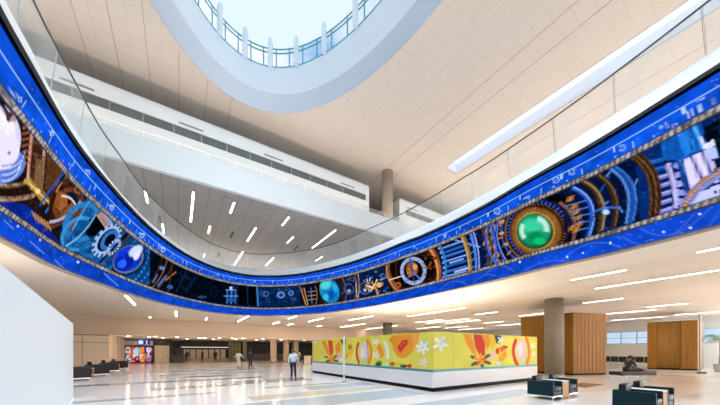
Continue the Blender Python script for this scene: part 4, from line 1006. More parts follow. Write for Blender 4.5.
('l',[(22.51,0.63),(22.51,0.9),(22.53,1.17),(22.56,1.45),(22.61,1.74),(22.68,2.03),(22.76,2.33),(22.87,2.64),(22.99,2.97)],0.068,'#a0b4f8',{}),
('l',[(22.0,0.65),(22.0,0.91),(22.02,1.18),(22.05,1.46),(22.1,1.74),(22.16,2.03),(22.24,2.32),(22.34,2.63),(22.45,2.95)],0.14,'#5c4434',{}),
('l',[(21.84,0.65),(21.84,0.92),(21.85,1.18),(21.88,1.46),(21.93,1.74),(21.99,2.02),(22.07,2.32),(22.17,2.62),(22.28,2.94)],0.053,'#92704c',{}),
('l',[(21.57,0.66),(21.57,0.92),(21.58,1.19),(21.61,1.46),(21.66,1.73),(21.71,2.02),(21.79,2.31),(21.88,2.61),(21.99,2.93)],0.125,'#3c74d8',{}),
('l',[(21.42,0.67),(21.42,0.92),(21.43,1.19),(21.45,1.46),(21.5,1.73),(21.55,2.01),(21.63,2.3),(21.72,2.6),(21.82,2.91)],0.051,'#82a8f4',{}),
('l',[(21.12,0.68),(21.11,0.93),(21.12,1.19),(21.14,1.46),(21.18,1.73),(21.24,2.0),(21.31,2.29),(21.39,2.59),(21.49,2.89)],0.08,'#7a5a40',{}),
('l',[(23.06,0.91),(22.7,1.01)],0.068,'#4a90e4',{}),
('l',[(21.58,0.93),(21.23,1.03)],0.054,'#5aa0ec',{}),
('l',[(22.24,0.91),(21.96,0.97)],0.053,'#2458b0',{}),
('l',[(23.08,1.33),(22.73,1.43)],0.068,'#4a90e4',{}),
('l',[(21.6,1.33),(21.24,1.42)],0.055,'#5aa0ec',{}),
('l',[(22.26,1.33),(21.98,1.37)],0.053,'#2458b0',{}),
('l',[(23.11,1.75),(22.75,1.85)],0.068,'#4a90e4',{}),
('l',[(21.61,1.73),(21.25,1.82)],0.055,'#5aa0ec',{}),
('l',[(22.28,1.74),(22.0,1.78)],0.054,'#2458b0',{}),
('l',[(23.13,2.17),(22.77,2.28)],0.069,'#4a90e4',{}),
('l',[(21.63,2.14),(21.26,2.22)],0.055,'#5aa0ec',{}),
('l',[(22.3,2.15),(22.02,2.19)],0.054,'#2458b0',{}),
('l',[(23.15,2.59),(22.79,2.7)],0.069,'#4a90e4',{}),
('l',[(21.64,2.54),(21.27,2.62)],0.056,'#5aa0ec',{}),
('l',[(22.32,2.57),(22.03,2.61)],0.054,'#2458b0',{}),
('p',[(21.42,0.67),(19.47,0.74),(18.08,0.81),(18.09,2.89),(19.63,2.87),(21.71,2.91)],'#120c10',{}),
('e',(19.43,1.85),(-1.658,-0.196),(-0.4,-1.79),'#101a40',{'inner':0.5}),
('e',(19.71,1.74),(-1.598,-0.186),(-0.41,-1.73),'#3a66d8',{'inner':0.955}),
('e',(19.71,1.74),(-1.507,-0.169),(-0.383,-1.627),'#0a1434',{'inner':0.95}),
('e',(19.71,1.74),(-1.408,-0.158),(-0.358,-1.521),'#a47848',{'inner':0.96}),
('e',(19.71,1.74),(-1.329,-0.15),(-0.339,-1.436),'#2a1a14',{'inner':0.94}),
('e',(21.1,1.57),(-0.123,-0.001),(-0.031,-0.087),'#e0a050',{}),
('e',(21.34,2.2),(-0.129,-0.007),(-0.033,-0.091),'#e0a050',{}),
('e',(21.33,2.76),(-0.13,-0.013),(-0.034,-0.092),'#e0a050',{}),
('e',(21.04,3.15),(-0.128,-0.018),(-0.032,-0.091),'#e0a050',{}),
('e',(19.75,1.74),(-1.29,-0.51),(-0.011,-1.255),'#0c0c18',{}),
('e',(19.75,1.74),(-1.29,-0.51),(-0.011,-1.255),'#345cd0',{'teeth':46,'inner':0.9}),
('e',(19.77,1.73),(-1.147,-0.453),(-0.01,-1.149),'#120a08',{}),
('e',(19.77,1.73),(-1.147,-0.453),(-0.01,-1.149),'#8a5c34',{'teeth':60,'inner':0.93}),
('e',(19.8,1.71),(-1.049,-0.413),(-0.01,-1.043),'#7a4a28',{'inner':0.88}),
('e',(19.8,1.71),(-0.986,-0.387),(-0.009,-0.974),'#8a6a30',{}),
('e',(19.8,1.71),(-0.965,-0.379),(-0.009,-0.956),'#a05c34',{'teeth':18,'inner':0.82}),
('e',(19.81,1.7),(-0.823,-0.323),(-0.008,-0.826),'#b09848',{'inner':0.9}),
('e',(19.82,1.69),(-0.757,-0.297),(-0.008,-0.766),'#3e2c0c',{}),
('e',(19.83,1.69),(-0.7,-0.275),(-0.007,-0.706),'#0b7a52',{}),
('e',(19.83,1.77),(-0.612,-0.244),(-0.006,-0.588),'#12a878',{'soft':0.4}),
('e',(19.87,1.94),(-0.427,-0.176),(-0.003,-0.306),'#3cd0a0',{'soft':0.6}),
('e',(19.74,1.41),(-0.329,-0.122),(-0.002,-0.259),'#0a8a5c',{'soft':0.6}),
('e',(19.58,1.19),(-0.235,-0.083),(-0.001,-0.145),'#0ec468',{'soft':0.6}),
('e',(19.83,1.75),(-0.574,-0.228),(-0.006,-0.566),'#d8fff0',{'a0':2.35,'a1':3.7,'soft':0.3,'inner':0.76}),
('e',(19.75,1.76),(-0.523,-0.209),(-0.005,-0.537),'#c8f8f0',{'a0':-1.35,'a1':0.25,'soft':0.3,'inner':0.7}),
('e',(19.84,2.32),(-0.167,-0.043),(-0.011,-0.065),'#2a6a50',{}),
('l',[(22.2,2.54),(22.21,2.68)],0.077,'#d89848',{}),
('l',[(22.08,2.52),(22.08,2.67)],0.076,'#6a4820',{}),
('l',[(21.95,2.5),(21.96,2.65)],0.075,'#d89848',{}),
('l',[(22.12,2.1),(22.13,2.24)],0.076,'#d89848',{}),
('l',[(22.0,2.08),(22.01,2.23)],0.075,'#6a4820',{}),
('l',[(21.88,2.07),(21.88,2.21)],0.075,'#d89848',{}),
('l',[(21.93,1.62),(21.94,1.77)],0.075,'#d89848',{}),
('l',[(21.81,1.61),(21.82,1.76)],0.074,'#6a4820',{}),
('l',[(21.69,1.6),(21.7,1.74)],0.073,'#d89848',{}),
('l',[(21.7,1.15),(21.7,1.29)],0.073,'#d89848',{}),
('l',[(21.58,1.14),(21.59,1.28)],0.072,'#6a4820',{}),
('l',[(21.46,1.13),(21.47,1.27)],0.071,'#d89848',{}),
('l',[(22.29,1.95),(22.29,2.09)],0.077,'#d89848',{}),
('l',[(22.16,1.93),(22.17,2.08)],0.076,'#6a4820',{}),
('l',[(22.04,1.92),(22.04,2.07)],0.075,'#d89848',{}),
('l',[(21.65,2.62),(21.65,2.76)],0.074,'#d89848',{}),
('l',[(21.53,2.6),(21.53,2.74)],0.073,'#6a4820',{}),
('l',[(21.41,2.58),(21.41,2.72)],0.072,'#d89848',{}),
('l',[(21.42,0.77),(21.43,0.91)],0.071,'#d89848',{}),
('l',[(21.31,0.77),(21.31,0.9)],0.07,'#6a4820',{}),
('l',[(21.2,0.76),(21.2,0.9)],0.069,'#d89848',{}),
('l',[(22.06,3.05),(22.13,2.78),(22.16,2.49),(22.15,2.18),(22.08,1.86),(21.98,1.53),(21.83,1.2),(21.64,0.87),(21.41,0.53)],0.086,'#4a78e0',{'dash':0.0}),
('l',[(21.83,3.06),(21.9,2.78),(21.92,2.49),(21.9,2.19),(21.84,1.88),(21.73,1.56),(21.59,1.23),(21.42,0.9),(21.21,0.58)],0.053,'#8a6040',{}),
('l',[(21.5,3.06),(21.59,2.82),(21.63,2.54),(21.63,2.25),(21.58,1.94),(21.49,1.61),(21.35,1.26),(21.18,0.91),(20.97,0.56)],0.104,'#2a4cb8',{}),
('l',[(21.44,3.04),(21.53,2.79),(21.58,2.52),(21.57,2.24),(21.53,1.93),(21.43,1.61),(21.3,1.27),(21.13,0.93),(20.92,0.59)],0.036,'#90acf8',{}),
('l',[(20.52,0.82),(20.61,0.69)],0.074,'#3858a8',{}),
('l',[(20.85,1.16),(20.99,1.07)],0.077,'#c08850',{}),
('l',[(21.12,1.55),(21.29,1.52)],0.08,'#3858a8',{}),
('l',[(21.3,1.98),(21.5,2.0)],0.082,'#c08850',{}),
('l',[(21.37,2.39),(21.59,2.48)],0.084,'#3858a8',{}),
('l',[(21.32,2.76),(21.53,2.91)],0.084,'#c08850',{}),
('l',[(21.16,3.05),(21.34,3.24)],0.082,'#3858a8',{}),
('l',[(20.89,3.23),(21.04,3.44)],0.08,'#c08850',{}),
('l',[(20.55,3.29),(20.65,3.5)],0.077,'#3858a8',{}),
('p',[(18.65,0.74),(17.3,0.83),(16.2,0.79),(16.0,2.94),(17.22,2.94),(18.72,2.87)],'#071c48',{}),
('e',(19.1,1.79),(-0.914,-0.097),(-0.267,-1.299),'#0c0a10',{'a0':-1.5,'a1':1.3,'inner':0.7}),
('l',[(18.8,2.44),(18.65,2.25),(18.53,2.06),(18.45,1.87),(18.39,1.67),(18.36,1.46),(18.36,1.25),(18.38,1.02),(18.43,0.79)],0.104,'#7a5c58',{}),
('l',[(18.91,2.44),(18.78,2.26),(18.68,2.06),(18.61,1.87),(18.56,1.67),(18.55,1.46),(18.56,1.24),(18.59,1.02),(18.64,0.78)],0.057,'#2a2028',{}),
('l',[(18.6,2.46),(18.45,2.27),(18.34,2.07),(18.26,1.88),(18.21,1.68),(18.19,1.47),(18.19,1.26),(18.22,1.04),(18.28,0.81)],0.041,'#0a1430',{}),
('l',[(18.57,2.38),(18.53,2.51)],0.061,'#b87828',{}),
('l',[(18.48,2.38),(18.44,2.51)],0.06,'#e0a048',{}),
('l',[(18.4,2.38),(18.36,2.51)],0.06,'#b87828',{}),
('l',[(18.45,2.02),(18.41,2.14)],0.06,'#b87828',{}),
('l',[(18.37,2.02),(18.33,2.14)],0.059,'#e0a048',{}),
('l',[(18.28,2.02),(18.25,2.14)],0.059,'#b87828',{}),
('l',[(18.39,1.8),(18.36,1.92)],0.059,'#b87828',{}),
('l',[(18.31,1.8),(18.27,1.93)],0.058,'#e0a048',{}),
('l',[(18.23,1.81),(18.19,1.93)],0.058,'#b87828',{}),
('l',[(18.34,1.54),(18.3,1.67)],0.058,'#b87828',{}),
('l',[(18.26,1.55),(18.22,1.67)],0.058,'#e0a048',{}),
('l',[(18.18,1.56),(18.14,1.68)],0.057,'#b87828',{}),
('l',[(18.32,1.3),(18.28,1.43)],0.058,'#b87828',{}),
('l',[(18.24,1.31),(18.2,1.44)],0.057,'#e0a048',{}),
('l',[(18.16,1.32),(18.13,1.44)],0.057,'#b87828',{}),
('l',[(18.54,1.23),(18.5,1.36)],0.059,'#b87828',{}),
('l',[(18.46,1.24),(18.42,1.37)],0.059,'#e0a048',{}),
('l',[(18.38,1.25),(18.34,1.37)],0.058,'#b87828',{}),
('l',[(18.42,1.11),(18.38,1.24)],0.058,'#b87828',{}),
('l',[(18.34,1.12),(18.3,1.24)],0.058,'#e0a048',{}),
('l',[(18.26,1.13),(18.23,1.25)],0.057,'#b87828',{}),
('l',[(18.6,2.23),(17.91,2.14)],0.04,'#5c8cd8',{}),
('l',[(18.51,1.95),(17.93,1.88)],0.04,'#5c8cd8',{}),
('l',[(18.43,1.68),(17.94,1.63)],0.04,'#5c8cd8',{}),
('l',[(18.35,1.42),(17.96,1.37)],0.039,'#5c8cd8',{}),
('l',[(18.27,1.15),(17.97,1.12)],0.039,'#5c8cd8',{}),
('l',[(18.35,2.81),(18.16,2.58),(18.01,2.35),(17.91,2.11),(17.85,1.87),(17.84,1.61),(17.86,1.35),(17.92,1.06),(18.02,0.76)],0.105,'#2c5cc0',{}),
('l',[(18.32,2.83),(18.11,2.59),(17.96,2.35),(17.85,2.1),(17.79,1.86),(17.77,1.6),(17.79,1.34),(17.86,1.07),(17.96,0.77)],0.046,'#88b0ff',{}),
('l',[(16.84,1.67),(16.68,1.7)],0.042,'#2a6cc8',{}),
('l',[(16.44,2.41),(16.33,2.27)],0.049,'#123a80',{}),
('l',[(17.56,1.4),(17.43,1.3)],0.031,'#1c4c9c',{}),
('l',[(17.59,2.06),(17.42,1.74)],0.056,'#6a96e0',{}),
('l',[(17.18,1.74),(17.01,1.26)],0.037,'#6a96e0',{}),
('l',[(17.04,2.59),(16.82,2.32)],0.037,'#2a6cc8',{}),
('l',[(17.55,2.08),(17.41,1.7)],0.027,'#04102a',{}),
('l',[(17.32,2.7),(17.02,2.91)],0.059,'#6a96e0',{}),
('l',[(17.48,1.5),(17.22,1.64)],0.037,'#1c4c9c',{}),
('l',[(17.73,1.76),(17.59,1.89)],0.03,'#04102a',{}),
('l',[(17.71,1.32),(17.63,0.88)],0.05,'#0a1838',{}),
('l',[(17.45,2.67),(17.23,2.9)],0.059,'#04102a',{}),
('l',[(17.78,1.54),(17.52,2.02)],0.029,'#0a1838',{}),
('l',[(17.55,1.74),(17.35,1.8)],0.045,'#6a96e0',{}),
('l',[(17.52,2.28),(17.25,2.65)],0.045,'#2a6cc8',{}),
('l',[(17.3,1.75),(17.12,2.05)],0.041,'#0a1838',{}),
('l',[(16.68,1.91),(16.43,2.35)],0.045,'#6a96e0',{}),
('l',[(17.78,1.32),(17.51,1.67)],0.029,'#04102a',{}),
('l',[(16.94,1.2),(16.76,1.57)],0.044,'#123a80',{}),
('l',[(16.63,1.81),(16.38,2.06)],0.032,'#0a1838',{}),
('l',[(17.84,1.36),(17.56,1.81)],0.038,'#0a1838',{}),
('l',[(17.7,1.18),(17.5,0.91)],0.027,'#2a6cc8',{}),
('l',[(18.02,2.91),(17.85,2.69),(17.71,2.46),(17.62,2.23),(17.56,1.98),(17.53,1.73),(17.54,1.46),(17.58,1.18),(17.65,0.87)],0.159,'#4a3a26',{}),
('l',[(17.99,2.89),(17.81,2.66),(17.67,2.43),(17.57,2.19),(17.51,1.95),(17.48,1.7),(17.49,1.44),(17.52,1.17),(17.59,0.89)],0.051,'#a88c58',{}),
('l',[(18.09,2.83),(17.94,2.64),(17.82,2.44),(17.73,2.22),(17.68,2.0),(17.65,1.75),(17.66,1.49),(17.69,1.22),(17.76,0.92)],0.032,'#241a12',{}),
('l',[(17.56,2.87),(17.41,2.64),(17.3,2.41),(17.23,2.18),(17.18,1.94),(17.17,1.7),(17.18,1.45),(17.22,1.18),(17.29,0.91)],0.151,'#3e2c1e',{}),
('l',[(17.53,2.86),(17.38,2.62),(17.26,2.39),(17.18,2.16),(17.14,1.93),(17.12,1.69),(17.13,1.44),(17.17,1.19),(17.24,0.92)],0.042,'#8a6a40',{}),
('l',[(17.14,2.88),(16.99,2.63),(16.88,2.39),(16.8,2.15),(16.75,1.91),(16.74,1.66),(16.76,1.41),(16.81,1.15),(16.89,0.87)],0.184,'#2456a8',{}),
('l',[(17.17,2.86),(17.04,2.63),(16.93,2.4),(16.87,2.17),(16.83,1.93),(16.82,1.69),(16.84,1.43),(16.89,1.16),(16.96,0.87)],0.052,'#6a9ae8',{}),
('l',[(17.03,2.85),(16.88,2.61),(16.77,2.38),(16.7,2.15),(16.65,1.91),(16.64,1.67),(16.66,1.42),(16.71,1.17),(16.79,0.89)],0.039,'#4a86e0',{}),
('l',[(17.89,1.6),(17.79,1.63),(17.7,1.64),(17.6,1.64),(17.51,1.63),(17.41,1.61),(17.31,1.57),(17.21,1.52),(17.11,1.46)],0.063,'#3c78d0',{}),
('e',(17.44,1.47),(-0.08,-0.038),(0.007,-0.083),'#c0e0ff',{'soft':0.6}),
('p',[(16.64,0.81),(15.79,0.77),(15.09,0.74),(14.79,2.96),(15.57,2.93),(16.49,2.95)],'#0a3478',{}),
('l',[(16.21,2.46),(15.7,2.31)],0.111,'#1c58b0',{}),
('l',[(16.2,2.5),(15.69,2.35)],0.039,'#3a80d8',{}),
('l',[(16.22,2.36),(15.73,2.23)],0.036,'#04122e',{}),
('l',[(16.23,2.2),(15.74,2.08)],0.111,'#1c58b0',{}),
('l',[(16.22,2.24),(15.74,2.12)],0.039,'#3a80d8',{}),
('l',[(16.24,2.09),(15.78,1.99)],0.036,'#04122e',{}),
('l',[(16.25,1.93),(15.79,1.84)],0.111,'#7f86d8',{}),
('l',[(16.24,1.97),(15.78,1.88)],0.039,'#c8c4f8',{}),
('l',[(16.26,1.83),(15.82,1.75)],0.036,'#04122e',{}),
('l',[(16.27,1.66),(15.83,1.6)],0.112,'#7f86d8',{}),
('l',[(16.26,1.7),(15.82,1.64)],0.039,'#c8c4f8',{}),
('l',[(16.28,1.56),(15.86,1.5)],0.036,'#04122e',{}),
('l',[(16.29,1.39),(15.87,1.35)],0.112,'#7f86d8',{}),
('l',[(16.28,1.44),(15.86,1.39)],0.039,'#c8c4f8',{}),
('l',[(16.3,1.29),(15.9,1.26)],0.037,'#04122e',{}),
('l',[(16.31,1.12),(15.91,1.11)],0.112,'#7f86d8',{}),
('l',[(16.3,1.17),(15.9,1.15)],0.039,'#c8c4f8',{}),
('l',[(16.32,1.02),(15.94,1.01)],0.037,'#04122e',{}),
('l',[(16.33,0.85),(15.95,0.86)],0.112,'#7f86d8',{}),
('l',[(16.32,0.9),(15.94,0.9)],0.039,'#c8c4f8',{}),
('l',[(16.34,0.75),(15.98,0.76)],0.037,'#04122e',{}),
('l',[(15.85,2.16),(15.83,2.01),(15.82,1.86),(15.81,1.71),(15.8,1.55),(15.8,1.39),(15.81,1.23),(15.82,1.06),(15.84,0.88)],0.121,'#c4c0f4',{}),
('l',[(15.79,2.13),(15.77,1.98),(15.75,1.83),(15.74,1.68),(15.73,1.52),(15.73,1.37),(15.73,1.22),(15.74,1.06),(15.76,0.9)],0.038,'#0a2050',{}),
('l',[(15.89,2.35),(15.88,2.18),(15.87,2.0),(15.87,1.83),(15.87,1.64),(15.87,1.46),(15.88,1.26),(15.9,1.07),(15.92,0.86)],0.029,'#10306c',{}),
('e',(15.64,2.0),(-0.092,-0.06),(0.014,-0.095),'#a0a0ec',{'soft':0.2}),
('e',(15.66,1.89),(-0.092,-0.059),(0.006,-0.039),'#0a1c48',{}),
('e',(15.67,1.74),(-0.091,-0.057),(0.014,-0.096),'#a0a0ec',{'soft':0.2}),
('e',(15.68,1.63),(-0.091,-0.056),(0.006,-0.039),'#0a1c48',{}),
('e',(15.69,1.48),(-0.091,-0.054),(0.013,-0.096),'#a0a0ec',{'soft':0.2}),
('e',(15.7,1.36),(-0.091,-0.053),(0.005,-0.04),'#0a1c48',{}),
('e',(15.71,1.21),(-0.09,-0.051),(0.013,-0.096),'#a0a0ec',{'soft':0.2}),
('e',(15.72,1.1),(-0.09,-0.05),(0.005,-0.04),'#0a1c48',{}),
('e',(15.73,0.95),(-0.09,-0.048),(0.013,-0.097),'#a0a0ec',{'soft':0.2}),
('e',(15.74,0.83),(-0.09,-0.047),(0.005,-0.04),'#0a1c48',{}),
('l',[(15.66,2.62),(15.64,2.43),(15.63,2.23),(15.62,2.03),(15.61,1.82),(15.6,1.62),(15.59,1.41),(15.58,1.2),(15.57,0.99)],0.117,'#1a4c98',{}),
('l',[(15.63,2.48),(15.61,2.3),(15.59,2.12),(15.57,1.95),(15.55,1.78),(15.53,1.62),(15.51,1.47),(15.49,1.32),(15.47,1.17)],0.028,'#5c90e8',{}),
('p',[(15.55,2.12),(15.07,2.14),(15.03,1.31),(15.03,1.14),(15.36,1.22),(15.55,0.91)],'#c8c0f0',{}),
('p',[(15.54,2.05),(15.42,2.06),(15.37,1.11),(15.5,0.98)],'#e0d8ff',{}),
('l',[(15.39,2.13),(15.28,1.24)],0.035,'#1c2c70',{}),
('l',[(15.18,2.16),(15.12,1.31)],0.034,'#2c3c88',{}),
('l',[(15.28,2.11),(15.19,1.27)],0.043,'#f0e8ff',{}),
('p',[(15.91,2.99),(15.09,2.92),(15.1,2.17),(15.56,2.13),(15.9,2.42)],'#1560b8',{}),
('p',[(15.53,2.9),(15.33,2.9),(15.28,2.23),(15.51,2.22)],'#2a88e8',{}),
('l',[(15.21,2.89),(15.14,2.19)],0.065,'#5cb4ff',{}),
('l',[(15.37,2.9),(15.35,2.28)],0.023,'#052a60',{}),
('p',[(15.07,2.72),(14.76,2.76),(14.97,1.5),(15.06,1.79)],'#04101f',{}),
('p',[(15.16,2.27),(14.94,2.31),(14.93,2.16),(15.12,2.06)],'#d8dcff',{}),
('l',[(15.16,2.53),(15.1,2.22)],0.035,'#f0f0ff',{}),
('p',[(15.15,2.14),(14.94,2.1),(14.96,1.78),(15.09,1.81)],'#b8c8ff',{}),
('l',[(15.03,1.77),(14.93,1.75)],0.062,'#0a2858',{}),
('l',[(14.93,2.56),(14.79,2.56)],0.041,'#0c3058',{}),
('l',[(16.54,2.94),(16.41,2.7),(16.31,2.46),(16.24,2.21),(16.2,1.96),(16.19,1.71),(16.21,1.44),(16.25,1.16),(16.32,0.87)],0.248,'#3a2615',{}),
('l',[(16.62,2.96),(16.49,2.73),(16.4,2.49),(16.33,2.25),(16.3,2.0),(16.29,1.73),(16.3,1.45),(16.34,1.16),(16.41,0.85)],0.037,'#7a5630',{}),
('l',[(16.52,2.93),(16.39,2.69),(16.29,2.45),(16.22,2.2),(16.18,1.95),(16.17,1.7),(16.19,1.43),(16.23,1.15),(16.29,0.86)],0.036,'#8a643a',{}),
('l',[(16.44,2.94),(16.3,2.69),(16.2,2.44),(16.13,2.19),(16.09,1.94),(16.08,1.68),(16.1,1.41),(16.14,1.14),(16.21,0.85)],0.031,'#5c3e22',{}),
('l',[(16.57,2.93),(16.44,2.7),(16.35,2.46),(16.28,2.22),(16.24,1.97),(16.23,1.71),(16.25,1.44),(16.29,1.16),(16.36,0.86)],0.021,'#0e0804',{}),
('l',[(16.47,2.93),(16.33,2.68),(16.23,2.44),(16.17,2.19),(16.13,1.94),(16.12,1.68),(16.14,1.42),(16.18,1.14),(16.25,0.84)],0.021,'#0e0804',{}),
('l',[(15.73,0.7),(15.66,0.82),(15.59,0.93),(15.52,1.03),(15.45,1.11),(15.37,1.19),(15.29,1.25),(15.21,1.29),(15.13,1.33),(15.04,1.36),(14.96,1.38)],0.266,'#8a94dc',{}),
('p',[(15.65,0.7),(15.38,1.06),(15.03,1.08),(15.09,0.69)],'#c8ccfa',{}),
('e',(15.13,0.91),(-0.025,-0.014),(0.006,-0.042),'#101830',{}),
('l',[(15.74,0.71),(15.68,0.84),(15.62,0.95),(15.54,1.06),(15.47,1.14),(15.39,1.22),(15.31,1.28),(15.22,1.33),(15.13,1.36),(15.04,1.39),(14.95,1.4)],0.076,'#8a5c24',{}),
('l',[(15.74,0.71),(15.68,0.84),(15.62,0.95),(15.54,1.06),(15.47,1.14),(15.39,1.22),(15.31,1.28),(15.22,1.33),(15.13,1.36),(15.04,1.39),(14.95,1.4)],0.031,'#f0c070',{}),
('l',[(15.75,0.78),(15.7,0.91),(15.63,1.02),(15.56,1.13),(15.49,1.21),(15.41,1.29),(15.33,1.35),(15.25,1.4),(15.16,1.44),(15.07,1.46),(14.97,1.47)],0.045,'#c08448',{'dash':0.34}),
('l',[(14.94,1.7),(15.08,1.45)],0.042,'#0c2450',{})]
BAND = [
('l',[(64.79,0.47),(64.72,0.45),(64.65,0.44),(64.59,0.43),(64.53,0.42),(64.48,0.41),(64.42,0.4),(64.37,0.39),(64.33,0.38)],0.023,'#8fb4ff',{'alpha':0.7}),
('l',[(63.46,0.33),(63.32,0.31),(63.19,0.3),(63.06,0.28),(62.94,0.27),(62.82,0.25),(62.7,0.24),(62.59,0.23),(62.48,0.22)],0.03,'#8fb4ff',{'alpha':0.7}),
('l',[(61.8,0.2),(61.69,0.17),(61.58,0.14),(61.47,0.11),(61.37,0.08),(61.28,0.05),(61.19,0.03),(61.1,0.01),(61.02,-0.01)],0.031,'#8fb4ff',{'alpha':0.7}),
('l',[(58.82,0.52),(58.64,0.47),(58.46,0.43),(58.29,0.38),(58.12,0.34),(57.95,0.3),(57.79,0.26),(57.64,0.22),(57.48,0.19)],0.044,'#8fb4ff',{'alpha':0.7}),
('l',[(22.21,0.33),(22.0,0.49),(21.79,0.58),(21.59,0.63),(21.39,0.63),(21.2,0.57),(21.02,0.48),(20.84,0.33),(20.67,0.15)],0.025,'#7fa0f0',{'alpha':0.5}),
('l',[(20.39,0.03),(20.1,0.13),(19.82,0.19),(19.56,0.22),(19.31,0.22),(19.07,0.2),(18.84,0.14),(18.62,0.06),(18.4,-0.04)],0.019,'#7fa0f0',{'alpha':0.5}),
('l',[(18.85,0.08),(18.61,0.29),(18.38,0.42),(18.15,0.5),(17.93,0.52),(17.72,0.48),(17.51,0.39),(17.32,0.25),(17.13,0.07)],0.016,'#7fa0f0',{'alpha':0.5}),
('l',[(17.1,0.48),(16.92,0.22),(16.74,0.05),(16.55,-0.04),(16.37,-0.06),(16.17,-0.01),(15.98,0.1),(15.78,0.27),(15.57,0.5)],0.013,'#7fa0f0',{'alpha':0.5}),
('l',[(16.66,0.57),(16.5,0.35),(16.34,0.2),(16.17,0.12),(15.99,0.1),(15.82,0.14),(15.63,0.24),(15.44,0.38),(15.24,0.57)],0.012,'#7fa0f0',{'alpha':0.5}),
('l',[(15.95,0.13),(15.86,0.01),(15.76,-0.07),(15.66,-0.1),(15.56,-0.08),(15.46,-0.02),(15.35,0.08),(15.25,0.22),(15.14,0.4)],0.011,'#7fa0f0',{'alpha':0.5}),
('l',[(25.05,0.15),(24.83,0.29),(24.61,0.4),(24.39,0.46),(24.17,0.47),(23.95,0.45),(23.72,0.38),(23.5,0.28),(23.27,0.14)],0.032,'#7fa0f0',{'alpha':0.5}),
('l',[(23.0,-0.13),(22.83,0.06),(22.65,0.2),(22.47,0.3),(22.29,0.35),(22.11,0.37),(21.93,0.34),(21.74,0.28),(21.56,0.18)],0.027,'#7fa0f0',{'alpha':0.5}),
('e',(18.63,0.22),(-0.033,-0.01),(0.001,-0.043),'#e8f0ff',{}),
('e',(18.16,0.24),(-0.031,-0.01),(0.002,-0.041),'#e8f0ff',{}),
('e',(16.18,0.23),(-0.021,-0.009),(0.004,-0.033),'#e8f0ff',{}),
('e',(17.41,0.35),(-0.028,-0.01),(0.003,-0.038),'#e8f0ff',{}),
('e',(15.47,0.45),(-0.018,-0.009),(0.004,-0.03),'#e8f0ff',{}),
('e',(20.4,0.53),(-0.052,-0.015),(-0.001,-0.05),'#e8f0ff',{}),
('e',(64.22,0.53),(-0.04,0.018),(-0.019,-0.029),'#e8f0ff',{}),
('e',(62.99,0.55),(-0.055,0.021),(-0.023,-0.032),'#e8f0ff',{}),
('e',(60.62,0.5),(-0.059,0.019),(-0.021,-0.042),'#e8f0ff',{}),
('e',(16.72,-0.01),(-0.024,-0.009),(0.003,-0.036),'#e8f0ff',{}),
('e',(16.32,0.61),(-0.022,-0.01),(0.004,-0.034),'#e8f0ff',{}),
('e',(15.69,0.14),(-0.019,-0.008),(0.004,-0.031),'#e8f0ff',{}),
('e',(21.62,3.41),(-0.181,-0.085),(-0.006,-0.162),'#a8d0ff',{'alpha':0.8,'inner':0.72}),
('l',[(21.79,3.34),(21.46,3.49)],0.031,'#a8d0ff',{'alpha':0.7}),
('e',(18.36,3.44),(-0.107,-0.058),(0.005,-0.121),'#a8d0ff',{'alpha':0.8,'inner':0.72}),
('l',[(18.46,3.38),(18.25,3.5)],0.021,'#a8d0ff',{'alpha':0.7}),
('e',(16.81,3.36),(-0.082,-0.055),(0.011,-0.102),'#a8d0ff',{'alpha':0.8,'inner':0.72}),
('l',[(16.9,3.32),(16.73,3.4)],0.018,'#a8d0ff',{'alpha':0.7}),
('e',(18.93,3.43),(-0.118,-0.063),(0.002,-0.128),'#a8d0ff',{'alpha':0.8,'inner':0.72}),
('l',[(19.04,3.36),(18.82,3.49)],0.023,'#a8d0ff',{'alpha':0.7}),
('e',(66.22,3.25),(-0.053,0.049),(-0.037,-0.037),'#b8dcff',{'alpha':0.8,'inner':0.6}),
('l',[(66.34,3.24),(66.2,3.33)],0.023,'#b8dcff',{'alpha':0.8}),
('e',(64.57,3.45),(-0.09,0.064),(-0.043,-0.045),'#b8dcff',{'alpha':0.8,'inner':0.6}),
('l',[(64.75,3.42),(64.53,3.55)],0.03,'#b8dcff',{'alpha':0.8}),
('e',(61.95,3.65),(-0.123,0.069),(-0.051,-0.06),'#b8dcff',{'alpha':0.8,'inner':0.6}),
('l',[(62.18,3.64),(61.88,3.77)],0.038,'#b8dcff',{'alpha':0.8}),
('e',(59.62,3.34),(-0.162,0.075),(-0.051,-0.078),'#b8dcff',{'alpha':0.8,'inner':0.6}),
('l',[(59.91,3.34),(59.52,3.48)],0.047,'#b8dcff',{'alpha':0.8}),
('e',(56.35,3.3),(-0.22,0.084),(-0.044,-0.106),'#b8dcff',{'alpha':0.8,'inner':0.6}),
('l',[(56.71,3.32),(56.19,3.47)],0.06,'#b8dcff',{'alpha':0.8}),
('e',(53.88,3.36),(-0.246,0.085),(-0.033,-0.13),'#b8dcff',{'alpha':0.8,'inner':0.6}),
('l',[(54.26,3.42),(53.69,3.56)],0.068,'#b8dcff',{'alpha':0.8}),
('l',[(15.27,3.36),(15.27,3.18)],0.023,'#e0f0ff',{'alpha':0.8}),
('l',[(15.17,3.37),(15.17,3.19)],0.023,'#e0f0ff',{'alpha':0.8}),
('l',[(15.06,3.36),(15.05,3.18)],0.022,'#e0f0ff',{'alpha':0.8}),
('l',[(15.71,3.41),(15.7,3.22)],0.025,'#e0f0ff',{'alpha':0.8}),
('l',[(14.78,3.35),(14.78,3.18)],0.021,'#e0f0ff',{'alpha':0.8}),
('l',[(15.58,3.25),(15.58,3.06)],0.024,'#e0f0ff',{'alpha':0.8})]
